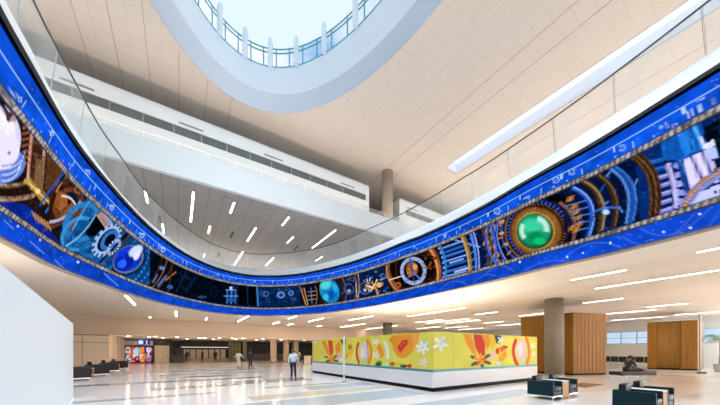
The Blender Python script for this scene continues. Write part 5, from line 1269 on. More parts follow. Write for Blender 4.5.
MURAL_LONG = [
('p',[(2.69,2.12),(2.47,2.3),(1.98,2.34),(1.39,2.33),(0.67,2.36),(0.73,2.05),(0.9,1.77),(1.17,1.51),(1.52,1.32),(1.78,1.27),(2.11,1.37),(2.36,1.65),(2.43,1.92)],'#f09a18',{}),
('p',[(1.2,2.35),(0.67,2.36),(0.73,2.05),(0.9,1.77),(1.17,1.51),(1.02,1.89)],'#f4a83a',{}),
('p',[(1.98,1.6),(2.08,1.83),(1.91,1.91),(1.78,2.07),(1.52,2.1),(1.33,2.05),(1.36,1.9),(1.55,1.8),(1.71,1.64),(1.88,1.51)],'#d8321c',{}),
('e',(1.84,1.82),(-0.06,-0.001),(0.0,-0.036),'#f07040',{}),
('e',(1.64,1.95),(-0.058,-0.001),(0.0,-0.035),'#f07040',{}),
('e',(1.45,1.99),(-0.057,-0.002),(0.0,-0.035),'#f07040',{}),
('e',(0.32,1.69),(-0.18,-0.043),(0.021,-0.051),'#f4eef4',{'soft':0.1}),
('e',(0.48,1.59),(-0.043,-0.138),(0.071,-0.012),'#f4eef4',{'soft':0.1}),
('e',(0.68,1.64),(0.146,-0.097),(0.051,0.04),'#f4eef4',{'soft':0.1}),
('e',(0.73,1.79),(0.191,0.045),(-0.022,0.052),'#f4eef4',{'soft':0.1}),
('e',(0.57,1.9),(0.043,0.14),(-0.072,0.01),'#f4eef4',{'soft':0.1}),
('e',(0.37,1.85),(-0.139,0.093),(-0.049,-0.04),'#f4eef4',{'soft':0.1}),
('e',(0.52,1.74),(-0.07,-0.001),(0.0,-0.051),'#e8c8a8',{}),
('e',(0.4,1.92),(-0.082,-0.002),(0.0,-0.072),'#9adcec',{}),
('e',(0.34,1.16),(-0.119,0.004),(0.0,-0.033),'#f4eef4',{'soft':0.1}),
('e',(0.43,1.06),(-0.037,-0.083),(0.043,-0.012),'#f4eef4',{'soft':0.1}),
('e',(0.58,1.09),(0.1,-0.056),(0.027,0.027),'#f4eef4',{'soft':0.1}),
('e',(0.58,1.21),(0.1,0.05),(-0.027,0.028),'#f4eef4',{'soft':0.1}),
('e',(0.43,1.25),(-0.037,0.085),(-0.043,-0.009),'#f4eef4',{'soft':0.1}),
('e',(0.47,1.16),(-0.044,0.001),(0.0,-0.032),'#e8c8a8',{}),
('p',[(3.64,1.9),(3.39,1.97),(3.15,1.75),(3.03,1.36),(3.31,1.26),(3.55,1.55)],'#f09a18',{}),
('e',(2.88,1.65),(-0.179,0.023),(-0.143,-0.42),'#ece4ee',{}),
('e',(3.03,1.7),(-0.091,0.011),(-0.113,-0.33),'#d8d460',{}),
('e',(3.56,2.05),(-0.149,-0.004),(0.0,-0.034),'#f4eef4',{'soft':0.1}),
('e',(3.67,1.96),(-0.047,-0.087),(0.055,-0.009),'#f4eef4',{'soft':0.1}),
('e',(3.86,2.0),(0.125,-0.051),(0.035,0.029),'#f4eef4',{'soft':0.1}),
('e',(3.86,2.11),(0.125,0.057),(-0.035,0.027),'#f4eef4',{'soft':0.1}),
('e',(3.67,2.14),(-0.047,0.084),(-0.055,-0.012),'#f4eef4',{'soft':0.1}),
('e',(3.72,2.05),(-0.055,-0.001),(0.0,-0.033),'#e8c8a8',{}),
('e',(3.54,1.4),(-0.166,0.002),(0.0,-0.038),'#f4eef4',{'soft':0.1}),
('e',(3.66,1.3),(-0.052,-0.094),(0.061,-0.013),'#f4eef4',{'soft':0.1}),
('e',(3.87,1.33),(0.14,-0.062),(0.039,0.031),'#f4eef4',{'soft':0.1}),
('e',(3.87,1.46),(0.14,0.058),(-0.039,0.031),'#f4eef4',{'soft':0.1}),
('e',(3.66,1.5),(-0.052,0.095),(-0.061,-0.011),'#f4eef4',{'soft':0.1}),
('e',(3.72,1.4),(-0.061,0.001),(0.0,-0.036),'#e8c8a8',{}),
('e',(3.5,0.96),(-0.257,0.099),(-0.107,-0.107),'#0f4a34',{}),
('e',(3.39,1.06),(-0.163,0.005),(0.0,-0.069),'#2aa048',{}),
('e',(1.66,0.94),(-0.235,0.011),(0.0,-0.079),'#0f4a34',{}),
('e',(2.84,0.98),(-0.152,0.006),(0.0,-0.114),'#b8ecc0',{}),
('e',(2.33,1.0),(-0.093,0.004),(0.0,-0.041),'#d8321c',{}),
('e',(2.4,0.95),(-0.093,0.004),(0.0,-0.042),'#d8321c',{}),
('e',(2.51,0.96),(-0.095,0.004),(0.0,-0.042),'#d8321c',{}),
('e',(2.51,1.03),(-0.095,0.003),(0.0,-0.042),'#d8321c',{}),
('e',(2.4,1.05),(-0.093,0.003),(0.0,-0.042),'#d8321c',{}),
('e',(1.2,0.96),(-0.079,0.004),(0.0,-0.038),'#d8321c',{}),
('e',(1.26,0.91),(-0.08,0.004),(0.0,-0.039),'#d8321c',{}),
('e',(1.35,0.92),(-0.081,0.004),(0.0,-0.039),'#d8321c',{}),
('e',(1.35,0.98),(-0.081,0.003),(0.0,-0.039),'#d8321c',{}),
('e',(1.26,1.01),(-0.08,0.003),(0.0,-0.039),'#d8321c',{}),
('l',[(2.32,0.96),(2.24,0.98),(2.15,1.0),(2.06,1.01),(1.98,1.02),(1.89,1.02),(1.81,1.01),(1.73,1.0),(1.64,0.98)],0.044,'#f09a18',{}),
('e',(10.87,2.32),(-0.293,-0.009),(0.0,-0.046),'#f4eef4',{'soft':0.1}),
('e',(11.09,2.19),(-0.092,-0.119),(0.108,-0.012),'#f4eef4',{'soft':0.1}),
('e',(11.46,2.25),(0.249,-0.067),(0.069,0.04),'#f4eef4',{'soft':0.1}),
('e',(11.46,2.41),(0.249,0.082),(-0.069,0.036),'#f4eef4',{'soft':0.1}),
('e',(11.09,2.45),(-0.092,0.114),(-0.108,-0.018),'#f4eef4',{'soft':0.1}),
('e',(11.19,2.33),(-0.108,-0.003),(0.0,-0.044),'#e8c8a8',{}),
('p',[(10.01,2.29),(9.39,2.27),(8.94,1.67),(8.8,1.21),(9.39,1.53)],'#f09a18',{}),
('p',[(9.09,2.3),(8.44,2.28),(8.31,1.66),(8.44,1.15),(8.8,1.27)],'#e8481c',{}),
('p',[(8.51,2.29),(7.58,2.28),(7.45,1.91),(7.97,1.54)],'#f0d840',{}),
('e',(7.97,0.99),(-0.338,-0.048),(0.049,-0.065),'#0f4a34',{'soft':0.1}),
('e',(8.41,0.79),(-0.097,-0.164),(0.145,-0.023),'#0f4a34',{'soft':0.1}),
('e',(9.19,0.91),(0.348,-0.101),(0.08,0.06),'#0f4a34',{'soft':0.1}),
('e',(8.01,1.25),(-0.313,0.09),(-0.072,-0.058),'#0f4a34',{'soft':0.1}),
('e',(9.24,1.18),(0.38,0.054),(-0.055,0.069),'#0f4a34',{'soft':0.1}),
('e',(8.59,1.24),(0.0,0.163),(-0.135,0.002),'#f09a18',{'soft':0.1}),
('e',(8.27,1.14),(-0.328,0.057),(-0.041,-0.057),'#e8541c',{'soft':0.1}),
('e',(8.39,0.96),(-0.205,-0.125),(0.108,-0.039),'#f09a18',{'soft':0.1}),
('e',(8.79,0.95),(0.213,-0.14),(0.112,0.034),'#e8541c',{'soft':0.1}),
('e',(8.91,1.12),(0.348,0.044),(-0.043,0.061),'#f09a18',{'soft':0.1}),
('p',[(8.1,1.92),(7.45,2.21),(7.32,1.66),(7.84,1.29)],'#f09a18',{}),
('p',[(7.45,2.29),(6.72,2.29),(6.78,1.9),(7.08,2.02)],'#0f4a34',{}),
('e',(7.08,2.08),(-0.171,-0.004),(0.0,-0.133),'#1f8a3c',{}),
('e',(6.82,1.84),(-0.178,-0.002),(0.0,-0.034),'#f2c81c',{'soft':0.1}),
('e',(6.95,1.75),(-0.056,-0.086),(0.065,-0.01),'#f2c81c',{'soft':0.1}),
('e',(7.18,1.78),(0.15,-0.052),(0.041,0.028),'#f2c81c',{'soft':0.1}),
('e',(7.18,1.9),(0.15,0.056),(-0.041,0.027),'#f2c81c',{'soft':0.1}),
('e',(6.95,1.93),(-0.056,0.084),(-0.065,-0.012),'#f2c81c',{'soft':0.1}),
('e',(7.02,1.84),(-0.065,-0.001),(0.0,-0.032),'#e8c8a8',{}),
('e',(7.58,1.29),(-0.223,-0.025),(0.133,-0.241),'#e8c0c4',{}),
('e',(7.32,1.05),(-0.175,0.005),(0.0,-0.159),'#f2f0e8',{}),
('l',[(6.72,1.19),(6.63,1.26),(6.55,1.35),(6.47,1.43),(6.4,1.53),(6.33,1.62),(6.26,1.73),(6.2,1.83),(6.15,1.94)],0.179,'#f09a18',{}),
('e',(6.15,1.6),(-0.236,-0.033),(0.172,-0.333),'#f2c81c',{}),
('e',(6.26,1.83),(-0.225,-0.003),(0.0,-0.15),'#b88c1c',{}),
('l',[(6.15,0.97),(6.07,1.06),(5.99,1.15),(5.93,1.24),(5.87,1.33),(5.82,1.42),(5.78,1.52),(5.74,1.61),(5.71,1.71)],0.063,'#f4ecc0',{}),
('l',[(5.35,2.01),(5.43,1.9),(5.48,1.77),(5.51,1.65),(5.52,1.52),(5.5,1.38),(5.45,1.25),(5.39,1.11),(5.3,0.97)],0.197,'#d8321c',{}),
('e',(4.8,1.57),(-0.384,0.001),(0.0,-0.508),'#e8ccd4',{}),
('e',(4.9,1.49),(-0.233,0.001),(0.0,-0.322),'#f2e8f0',{}),
('e',(4.71,1.12),(-0.247,0.007),(0.0,-0.128),'#c0d8b8',{}),
('l',[(4.43,2.15),(4.33,2.04),(4.25,1.92),(4.19,1.81),(4.15,1.69),(4.13,1.57),(4.14,1.45),(4.16,1.32),(4.2,1.19),(4.26,1.06),(4.34,0.92)],0.243,'#f09a18',{}),
('l',[(4.52,2.13),(4.48,1.99),(4.45,1.86),(4.42,1.72),(4.41,1.57),(4.4,1.43),(4.4,1.28),(4.41,1.13),(4.43,0.97)],0.062,'#c8641c',{})]
MURAL_SHORT = [
('e',(0.71,1.85),(0.235,-0.029),(-0.018,-0.06),'#f4eef4',{'soft':0.1}),
('e',(0.48,1.71),(0.027,-0.159),(-0.089,-0.007),'#f4eef4',{'soft':0.1}),
('e',(0.22,1.8),(-0.208,-0.068),(-0.036,0.054),'#f4eef4',{'soft':0.1}),
('e',(0.28,2.01),(-0.156,0.114),(0.064,0.042),'#f4eef4',{'soft':0.1}),
('e',(0.58,2.04),(0.117,0.142),(0.078,-0.028),'#f4eef4',{'soft':0.1}),
('e',(0.45,1.88),(0.084,0.001),(0.0,-0.057),'#e8c8a8',{}),
('e',(0.61,2.0),(0.107,0.002),(0.0,-0.088),'#9adcec',{}),
('p',[(1.87,2.34),(2.34,2.34),(2.63,1.91),(2.84,1.33),(2.48,1.51),(2.07,1.9)],'#f09a18',{}),
('p',[(2.55,2.34),(3.14,2.34),(3.44,1.92),(3.44,1.42),(3.06,1.33),(2.7,1.78)],'#d8301c',{}),
('p',[(3.14,2.34),(3.75,2.34),(3.91,2.02),(3.6,1.65),(3.44,1.92)],'#f09a18',{}),
('e',(3.62,1.07),(0.297,-0.07),(-0.043,-0.069),'#0f4a34',{'soft':0.1}),
('e',(3.24,0.88),(0.079,-0.18),(-0.118,-0.015),'#0f4a34',{'soft':0.1}),
('e',(2.64,1.04),(-0.251,-0.083),(-0.058,0.063),'#0f4a34',{'soft':0.1}),
('e',(3.58,1.35),(0.272,0.09),(0.063,-0.065),'#0f4a34',{'soft':0.1}),
('e',(2.61,1.31),(-0.272,0.065),(0.04,0.067),'#0f4a34',{'soft':0.1}),
('e',(3.1,1.36),(0.0,0.17),(0.107,-0.001),'#f09a18',{'soft':0.1}),
('e',(3.36,1.24),(0.274,0.049),(0.034,-0.063),'#e8541c',{'soft':0.1}),
('e',(3.26,1.06),(0.168,-0.143),(-0.088,-0.036),'#f09a18',{'soft':0.1}),
('e',(2.94,1.07),(-0.163,-0.133),(-0.086,0.04),'#e8541c',{'soft':0.1}),
('e',(2.85,1.25),(-0.262,0.056),(0.032,0.061),'#f09a18',{'soft':0.1}),
('p',[(3.75,2.34),(4.65,2.34),(4.32,1.93),(3.91,1.65)],'#f2c020',{}),
('p',[(4.15,2.35),(4.57,2.35),(4.48,1.93),(4.32,1.98)],'#0f4a34',{}),
('p',[(4.57,2.34),(4.91,2.33),(4.65,2.03),(4.44,1.93)],'#1f8a3c',{}),
('e',(4.93,2.13),(0.174,0.004),(0.0,-0.037),'#f4eef4',{'soft':0.1}),
('e',(4.8,2.03),(0.053,-0.091),(-0.062,-0.012),'#f4eef4',{'soft':0.1}),
('e',(4.59,2.07),(-0.137,-0.059),(-0.038,0.029),'#f4eef4',{'soft':0.1}),
('e',(4.59,2.19),(-0.137,0.053),(0.038,0.03),'#f4eef4',{'soft':0.1}),
('e',(4.8,2.23),(0.053,0.093),(0.062,-0.01),'#f4eef4',{'soft':0.1}),
('e',(4.74,2.13),(0.062,0.001),(0.0,-0.035),'#e8c8a8',{}),
('e',(4.07,1.41),(0.154,-0.03),(-0.15,-0.267),'#e8c0c4',{}),
('p',[(4.4,1.7),(5.0,1.89),(5.35,1.8),(4.91,1.6),(4.48,1.41)],'#e8601c',{}),
('e',(5.17,1.8),(0.142,0.001),(0.0,-0.044),'#0f4a34',{}),
('l',[(4.65,1.65),(4.63,1.55),(4.6,1.46),(4.56,1.37),(4.53,1.29),(4.48,1.21),(4.43,1.13),(4.38,1.05),(4.32,0.98)],0.114,'#f2c81c',{}),
('p',[(4.65,1.41),(5.17,1.65),(5.26,1.35),(4.65,0.97),(4.4,1.03)],'#e8a018',{}),
('e',(4.4,1.6),(0.133,0.0),(0.0,-0.143),'#d8321c',{}),
('e',(4.53,1.03),(0.202,-0.005),(0.0,-0.096),'#b8e8d8',{}),
('l',[(6.04,2.11),(5.95,1.99),(5.88,1.88),(5.84,1.76),(5.82,1.64),(5.83,1.52),(5.86,1.39),(5.92,1.27),(6.0,1.13),(6.1,1.0),(6.23,0.86)],0.274,'#d8321c',{}),
('e',(6.62,1.6),(0.495,0.0),(0.0,-0.597),'#ecc8cc',{}),
('e',(6.48,1.7),(0.255,0.001),(0.0,-0.361),'#f4e4ea',{}),
('e',(6.77,1.08),(0.3,-0.006),(0.0,-0.157),'#c0dcb8',{}),
('l',[(7.08,2.25),(7.19,2.12),(7.28,1.98),(7.34,1.84),(7.38,1.71),(7.4,1.57),(7.39,1.44),(7.36,1.31),(7.31,1.18),(7.23,1.06),(7.13,0.94)],0.269,'#e8881c',{}),
('e',(7.94,1.87),(0.163,0.002),(0.0,-0.031),'#f4eef4',{'soft':0.1}),
('e',(7.81,1.79),(0.05,-0.077),(-0.059,-0.01),'#f4eef4',{'soft':0.1}),
('e',(7.62,1.82),(-0.129,-0.048),(-0.036,0.025),'#f4eef4',{'soft':0.1}),
('e',(7.62,1.92),(-0.129,0.046),(0.036,0.025),'#f4eef4',{'soft':0.1}),
('e',(7.81,1.96),(0.05,0.078),(0.059,-0.009),'#f4eef4',{'soft':0.1}),
('e',(7.76,1.87),(0.058,0.001),(0.0,-0.029),'#e8c8a8',{}),
('e',(8.01,1.44),(0.131,-0.001),(0.0,-0.025),'#f4eef4',{'soft':0.1}),
('e',(7.91,1.37),(0.04,-0.062),(-0.047,-0.007),'#f4eef4',{'soft':0.1}),
('e',(7.75,1.4),(-0.104,-0.037),(-0.029,0.02),'#f4eef4',{'soft':0.1}),
('e',(7.75,1.48),(-0.104,0.039),(0.029,0.02),'#f4eef4',{'soft':0.1}),
('e',(7.91,1.51),(0.04,0.062),(0.047,-0.008),'#f4eef4',{'soft':0.1}),
('e',(7.87,1.44),(0.047,-0.0),(0.0,-0.023),'#e8c8a8',{}),
('e',(7.81,1.06),(0.151,-0.003),(0.0,-0.163),'#d0e0a0',{})]
pt = Paint(SS, TT)
paint_ring(pt)
scr = root('ring_video_screen', 'tall curved video screen wrapping the oval opening, blue bands framing mechanical artwork and glowing orbs', 'screen', (OC[0], OC[1], 5.0))
o5 = np.array([OC[0], OC[1], 5.0])
grid_mesh('display_panel', P-o5, pt.c, attr_mat('screen_picture', .56), scr, closed=True)
b = MB(); R1 = [tuple(Vector(on(BOT, a)+(5.0,))*(1-.972)+Vector(on(TOP, a)+(9.0,))*.972-Vector(o5)) for a in ANG]; R2 = [tuple(Vector(p)-Vector(o5)) for p in ring3(TOP, 9.0)]
loft(b, [[(p[0]*.999, p[1]*.999, p[2]) for p in R1], R2]); b.build('bezel', M['black'], scr)
# ------------------------------------------------------------------ kiosk hoarding with the painted mural
KU, KV = 8.33, 7.63
KL, KS = 11.64, 8.24
kio = root('kiosk_hoarding', 'large L-shaped temporary hoarding with yellow tropical fruit mural over white base boards', 'hoarding', W(KU, KV, 0), RZ)
def mural(p_len, ops, flip):
    n = int(p_len/.024); m = 64
    s_ = np.linspace(0, p_len, n); t_ = np.linspace(.866, 2.37, m); A, B = np.meshgrid(s_, t_, indexing='ij'); pt = Paint(A, B)
    n1 = value_noise(A, B, .5, 4)[..., None]
    pt.c[:] = np.array(srgb('#e8de58'), np.float32)*(.94+.08*n1)
    run_ops(pt, ops)
    seam = ((A % 1.22) < .02).astype(np.float32); pt.put(seam, srgb('#b0a834'), .5)
    return A, B, pt.c
A, B_, C_ = mural(KL, MURAL_LONG, False)
PL = np.stack([np.full(A.shape, -.012), A, B_], -1)
A2, B2, C2 = mural(KS, MURAL_SHORT, True)
PS = np.stack([A2, np.full(A2.shape, -.012), B2], -1)
mm = attr_mat('mural_print', None, .75)
grid_mesh('mural_panel', PL[:, ::-1], C_[:, ::-1], mm, kio); grid_mesh('mural_panel', PS, C2, mm, kio)
b = MB()
b.box(-.01, .12, 0, KL, .86, 2.37); b.box(0, KS, -.01, .12, .86, 2.37); b.box(KS-.12, KS, .12, KL, 0, 2.37); b.box(.12, KS-.12, KL-.12, KL, 0, 2.37)
b.build('upper_board', pbr('yellow_board_edge', srgb('#e8de58'), .5), kio)
b = MB(); b.box(-.02, .12, -.02, KL, .16, .77); b.box(.12, KS, -.02, .12, .16, .77)
b.build('base_board', M['kiosk_white'], kio)
b = MB(); b.box(-.025, .12, -.025, KL, .77, .866); b.box(.12, KS, -.025, .12, .77, .866); b.build('teal_band', M['teal_strip'], kio)
b = MB(); b.box(.0, .12, .0, KL-.02, 0, .16); b.box(.12, KS-.02, .0, .12, 0, .16); b.build('plinth', M['plinth'], kio)
# thin white post standing by the long side
p = root('white_post', 'slim white upright post standing in front of the long mural side of the hoarding', 'post', (-.85, 14.85, 0))
b = MB(); b.cyl((0, 0), .05, .02, 2.38, 20, bev=.006); b.build('pole', M['white'], p)
b = MB(); b.cyl((0, 0), .16, 0, .025, 24, bev=.005); b.build('base_plate', M['grey_metal'], p)

# ------------------------------------------------------------------ columns
def column(loc, r, z0, z1, label, mat='concrete', g=None):
    t = root('round_column', label, 'column', (loc[0], loc[1], z0), 0, g)
    b = MB(); b.cyl((0, 0), r, 0, z1-z0, 56); o = b.build('shaft', M[mat], t)
    for f in o.data.polygons: f.use_smooth = abs(f.normal.z) < .5
    b = MB()
    for k in range(1, int((z1-z0)/3)+1):
        if k*3 < z1-z0-.3: b.cyl((0, 0), r+.003, k*3-.012, k*3+.012, 56)
    b.cyl((0, 0), r+.012, 0, .12, 56); b.build('joint_ring', M['seam'], t)
    return t
column((12.72, 18.35), .54, 0, 5.0, 'big round grey concrete column behind the two teal armchairs')
column(W(21.3, 26.7), .56, 0, 5.0, 'dark round column top rising behind the long mural wall')
column(W(21.3, 26.7), .68, 15.2, HZ, 'tall round taupe column between the white upper wall boxes under the hall ceiling', 'taupe')
column(W(20.66, -9.7), .64, 0, 5.0, 'round grey concrete column far to the side of the viewer')
def pilaster(px, Y, w, label):
    X = (px-360)/280*Y; t = root('square_column', label, 'column', (X, Y, 0), RZ)
    b = MB(); b.box(-w/2, w/2, -w/2, w/2, 0, 3.2, bev=.01); b.build('shaft', M['concrete_warm'], t)
    b = MB(); b.box(-w/2-.015, w/2+.015, -w/2-.015, w/2+.015, 0, .15); b.build('skirting', M['concrete'], t)
pilaster(273.5, 37.9, .66, 'beige square column left of the man in the pale shirt, nearest of the far columns')
pilaster(286, 40.8, .62, 'beige square column directly left of the walking man\'s head')
pilaster(295.5, 44.6, .72, 'beige square column directly right of the walking man\'s head')
pilaster(244.5, 47.0, .62, 'slim beige square column between the woman in cream and the dark-dressed walker')

# ------------------------------------------------------------------ timber clad rooms on the right
def clad_room(name, label, pts, grooves, h=4.15):
    base = Vector((sum(p[0] for p in pts)/len(pts), sum(p[1] for p in pts)/len(pts), 0))
    t = root(name, label, 'enclosure', base); q = [(p[0]-base.x, p[1]-base.y) for p in pts]
    b = MB(); b.prism(q, .1, h-.06); b.build('veneer_wall', M['wood'], t)
    b = MB(); b.prism([(x*1.004, y*1.004) for x, y in q], h-.06, h); b.build('top_trim', M['wood_dark'], t)
    b = MB(); b.prism([(x*.992, y*.992) for x, y in q], 0, .1); b.build('plinth', M['plinth'], t)
    g = MB()
    for i in grooves:
        a = Vector((*q[i], 0)); c = Vector((*q[(i+1) % len(q)], 0)); L_ = (c-a).length; d = (c-a)/L_; nrm = Vector((d.y, -d.x, 0))
        k = .32
        while k < L_-.1:
            p = a+d*k+nrm*.004; g.tube([(p.x, p.y, .1), (p.x, p.y, h-.06)], .011, 4); k += .32
    g.build('groove', M['wood_dark'], t)
    return t
clad_room('timber_room', 'honey wood clad block standing behind the round grey concrete column', [(12.3, 21.4), (14.1, 18.5), (16.82, 19.12), (14.6, 23.6)], (0, 1))
tr = clad_room('timber_room', 'honey wood clad block with a fluted middle, beside the ribbon window at far right', [(25.75, 25.1), (26.12, 24.68), (26.32, 24.76), (27.25, 23.76), (27.1, 23.62), (27.8, 23.05), (31.4, 25.6), (29.2, 28.2)], (0, 4))
g = MB(); a_, c_ = Vector((26.32, 24.76, 0)), Vector((27.25, 23.76, 0))
for k in range(15):
    p = a_.lerp(c_, (k+.5)/15)-Vector(tr.location); g.tube([(p.x, p.y, .1), (p.x, p.y, 4.05)], .036, 8)
g.build('fluted_panel', wood('pale_fluted_veneer', (.36, .18, .03), (.50, .27, .07)), tr)
# dark kicker strip
# ------------------------------------------------------------------ plain white partition on the left
t = root('white_partition', 'tall blank white partition panel filling the left foreground', 'partition', (-9.36, 9.14, 0), math.atan2(-1.0, .905))
b = MB(); b.box(0, 11.6, -.25, 0, .05, 2.5, bev=.012); b.build('board', M['white'], t)
b = MB(); b.box(0, 11.6, -.27, .02, 0, .06); b.build('base_rail', M['white'], t)
b = MB(); b.box(-.12, .0, -.30, .55, 0, .045, bev=.008); b.build('floor_foot', M['curb'], t)

# ------------------------------------------------------------------ lounge furniture
def armchair(name, label, loc, rot, w=.71, d=.80, hide='teal', sc=1.0):
    t = root(name, label, 'armchair', loc, rot); t.scale = (sc, sc, sc)
    b = MB()
    for x in (-w/2+.02, w/2-.045):
        b.box(x, x+.025, -d/2+.01, d/2-.01, .10, .135)
        for y in (-d/2+.01, d/2-.035): b.box(x, x+.025, y, y+.025, 0, .10)
    b.box(-w/2+.02, w/2-.02, -d/2+.01, -d/2+.035, .10, .135); b.box(-w/2+.02, w/2-.02, d/2-.035, d/2-.01, .10, .135)
    b.build('steel_frame', M['chrome'], t)
    for x in (-w/2, w/2-.09):
        b = MB(); b.box(x, x+.09, -d/2, d/2, .135, .60, bev=.018); b.build('arm', M[hide], t)
    b = MB(); b.box(-w/2+.09, w/2-.09, d/2-.10, d/2, .135, .60, bev=.018); b.build('back_panel', M[hide], t)
    b = MB(); b.box(-w/2+.10, w/2-.10, -d/2+.01, d/2-.12, .14, .27, bev=.01); b.build('seat_base', M[hide], t)
    b = MB(); b.box(-w/2+.10, w/2-.10, -d/2, d/2-.22, .27, .43, bev=.045, seg=4); b.build('seat_cushion', M['black_leather'], t, smooth=True)
    b = MB(); b.box(-w/2+.11, w/2-.11, d/2-.24, d/2-.09, .42, .76, bev=.05, seg=4); b.build('back_cushion', M['black_leather'], t, smooth=True)
    return t
def side_table(label, loc, rot, w=.46, d=.78):
    t = root('side_table', label, 'side table', loc, rot)
    for y in (-d/2, d/2-.03):
        b = MB(); b.box(-w/2, w/2, y, y+.03, .02, .56, bev=.004); b.build('end_panel', M['oak'], t)
    b = MB(); b.box(-w/2, w/2, -d/2, d/2, .56, .585, bev=.005); b.build('table_top', M['white'], t)
    b = MB(); b.box(-w/2+.03, w/2-.03, -d/2+.03, d/2-.03, .2, .22); b.build('shelf', M['oak'], t)
    return t
def lounge(C, labels, rot=RZ, w2=.73):
    """armchair, table, armchair in a row running along local x from the near left corner C"""
    e1 = Vector((math.cos(rot), math.sin(rot), 0)); e2 = Vector((-math.sin(rot), math.cos(rot), 0)); C = Vector(C)
    armchair('lounge_armchair', labels[0], C+e1*.355+e2*.40, rot)
    side_table(labels[1], C+e1*.95+e2*.40, rot)
    armchair('lounge_armchair', labels[2], C+e1*1.56+e2*.40, rot)
lounge((6.18, 8.96, 0), ('dark teal leather armchair on chrome legs, left of the pair before the round column', 'low oak side table with white top between the armchairs before the round column', 'dark teal leather armchair, right of the pair before the round column'))
lounge((6.98, 6.6, 0), ('dark teal leather armchair cut by the bottom edge at right, nearest the viewer', 'oak side table with white top in the bottom right corner group', 'rightmost dark teal armchair of the bottom right corner group'))
def at(px, Y): return ((px-360)/280*Y, Y, 0)
RL = RZ+math.pi/2+.25
armchair('lounge_armchair', 'black club armchair half hidden behind the white partition edge', at(77.5, 15.2), RL, .8, .85, 'black', 1.22)
side_table('dark-sided side table right after the armchair at the partition edge', at(84.5, 16.5), RL)
armchair('lounge_armchair', 'black club armchair in the middle of the left lounge row before the beige panels', at(97, 17.9), RL, 1.0, .9, 'black', 1.22)
side_table('side table between the middle and rear armchairs of the left lounge row', at(103.2, 19.6), RL, .3, .6)
armchair('lounge_armchair', 'black club armchair third along the left lounge row by the beige panels', at(109, 21.0), RL, .8, .85, 'black', 1.22)
side_table('light wood side table near the rear of the left lounge row', at(113.6, 22.3), RL, .4, .7)
armchair('lounge_armchair', 'rearmost black club armchair of the left lounge row, nearest the bright shop front', at(118.6, 24.0), RL, .9, .9, 'black', 1.22)
# row of linked seats below the ribbon window
t = root('linked_seating', 'black linked waiting seats in one long row below the ribbon window', 'bench seating', W(42.4, 10.4, 0), RZ+math.pi/2)
b = MB(); b.box(-3.2, 3.2, -.05, .05, .30, .36)
for x in (-2.9, -1.0, 1.0, 2.9): b.box(x-.03, x+.03, -.3, .3, 0, .04); b.box(x-.03, x+.03, -.03, .03, .04, .30)
b.build('beam', M['chrome'], t)
for k in range(9):
    x = -2.8+k*.70; b = MB(); b.box(x-.33, x+.33, .0-.35, .25, .36, .46, bev=.03); b.box(x-.33, x+.33, .17, .25, .46, .98, bev=.03); b.build('seat', M['black'], t)
    b = MB(); b.box(x+.335, x+.365, -.35, .25, .56, .60); b.box(x+.335, x+.365, -.35, -.31, .36, .56); b.build('armrest', M['chrome'], t)
# daybed bench with the seated person
bx, by = at(633, 15.2)[:2]
t = root('daybed_bench', 'low black upholstered bench on thin steel legs between the two timber blocks', 'bench', (bx, by, 0), .12)
b = MB(); b.box(-1.12, 1.05, -.34, .34, .30, .50, bev=.04, seg=3); b.build('seat_pad', M['black'], t)
b = MB(); b.box(.28, 1.04, -.30, .32, .50, .56, bev=.02); b.build('headrest_pad', M['brown_leather'], t)
for x in (-.95, -.05, .9):
    b = MB(); b.tube([(x, -.28, .30), (x, -.30, 0)], .014); b.tube([(x, .28, .30), (x, .30, 0)], .014); b.build('leg', M['chrome'], t)

# ------------------------------------------------------------------ far left : laminate wall, shop front, doors, service units
def gbox(name, label, cat, u0, u1, v0, v1, z0, z1, mat, part='body'):
    t = root(name, label, cat, W((u0+u1)/2, (v0+v1)/2, z0), RZ); b = MB()
    b.box(-(u1-u0)/2, (u1-u0)/2, -(v1-v0)/2, (v1-v0)/2, 0, z1-z0, bev=.01); b.build(part, M[mat], t); return t
b = MB(); b.box(U0, -5.8, 36.95, 37.25, 0, 3.2); b.box(-5.95, -5.8, 37.25, 46.8, 0, 3.2)
lam = struct('wall_side', b, M['panel'])
g = MB()
for u in (-16.6, -14.4, -12.1, -9.9, -7.7): g.box(u-.02, u+.02, 36.94, 36.96, 0, 3.2)
g.box(U0, -5.8, 36.94, 36.96, 2.42, 2.46); g.box(U0, -5.78, 36.93, 36.96, 3.12, 3.2)
for v in (39.3, 41.7, 44.2): g.box(-5.81, -5.785, v-.02, v+.02, 0, 3.2)
g.build('panel_joint', M['panel_gap'], lam)
b = MB(); b.box(U0, U1, 47.0, 47.2, 0, 3.2)
def onv(px, v):       # distance along the grid of the sight line through a column of the photo, at depth v
    r = (px-360)/280; Y = v/(.8387-.5446*r); return (.8387*r+.5446)*Y
def at_v(px, v): u = onv(px, v); return W(u, v)
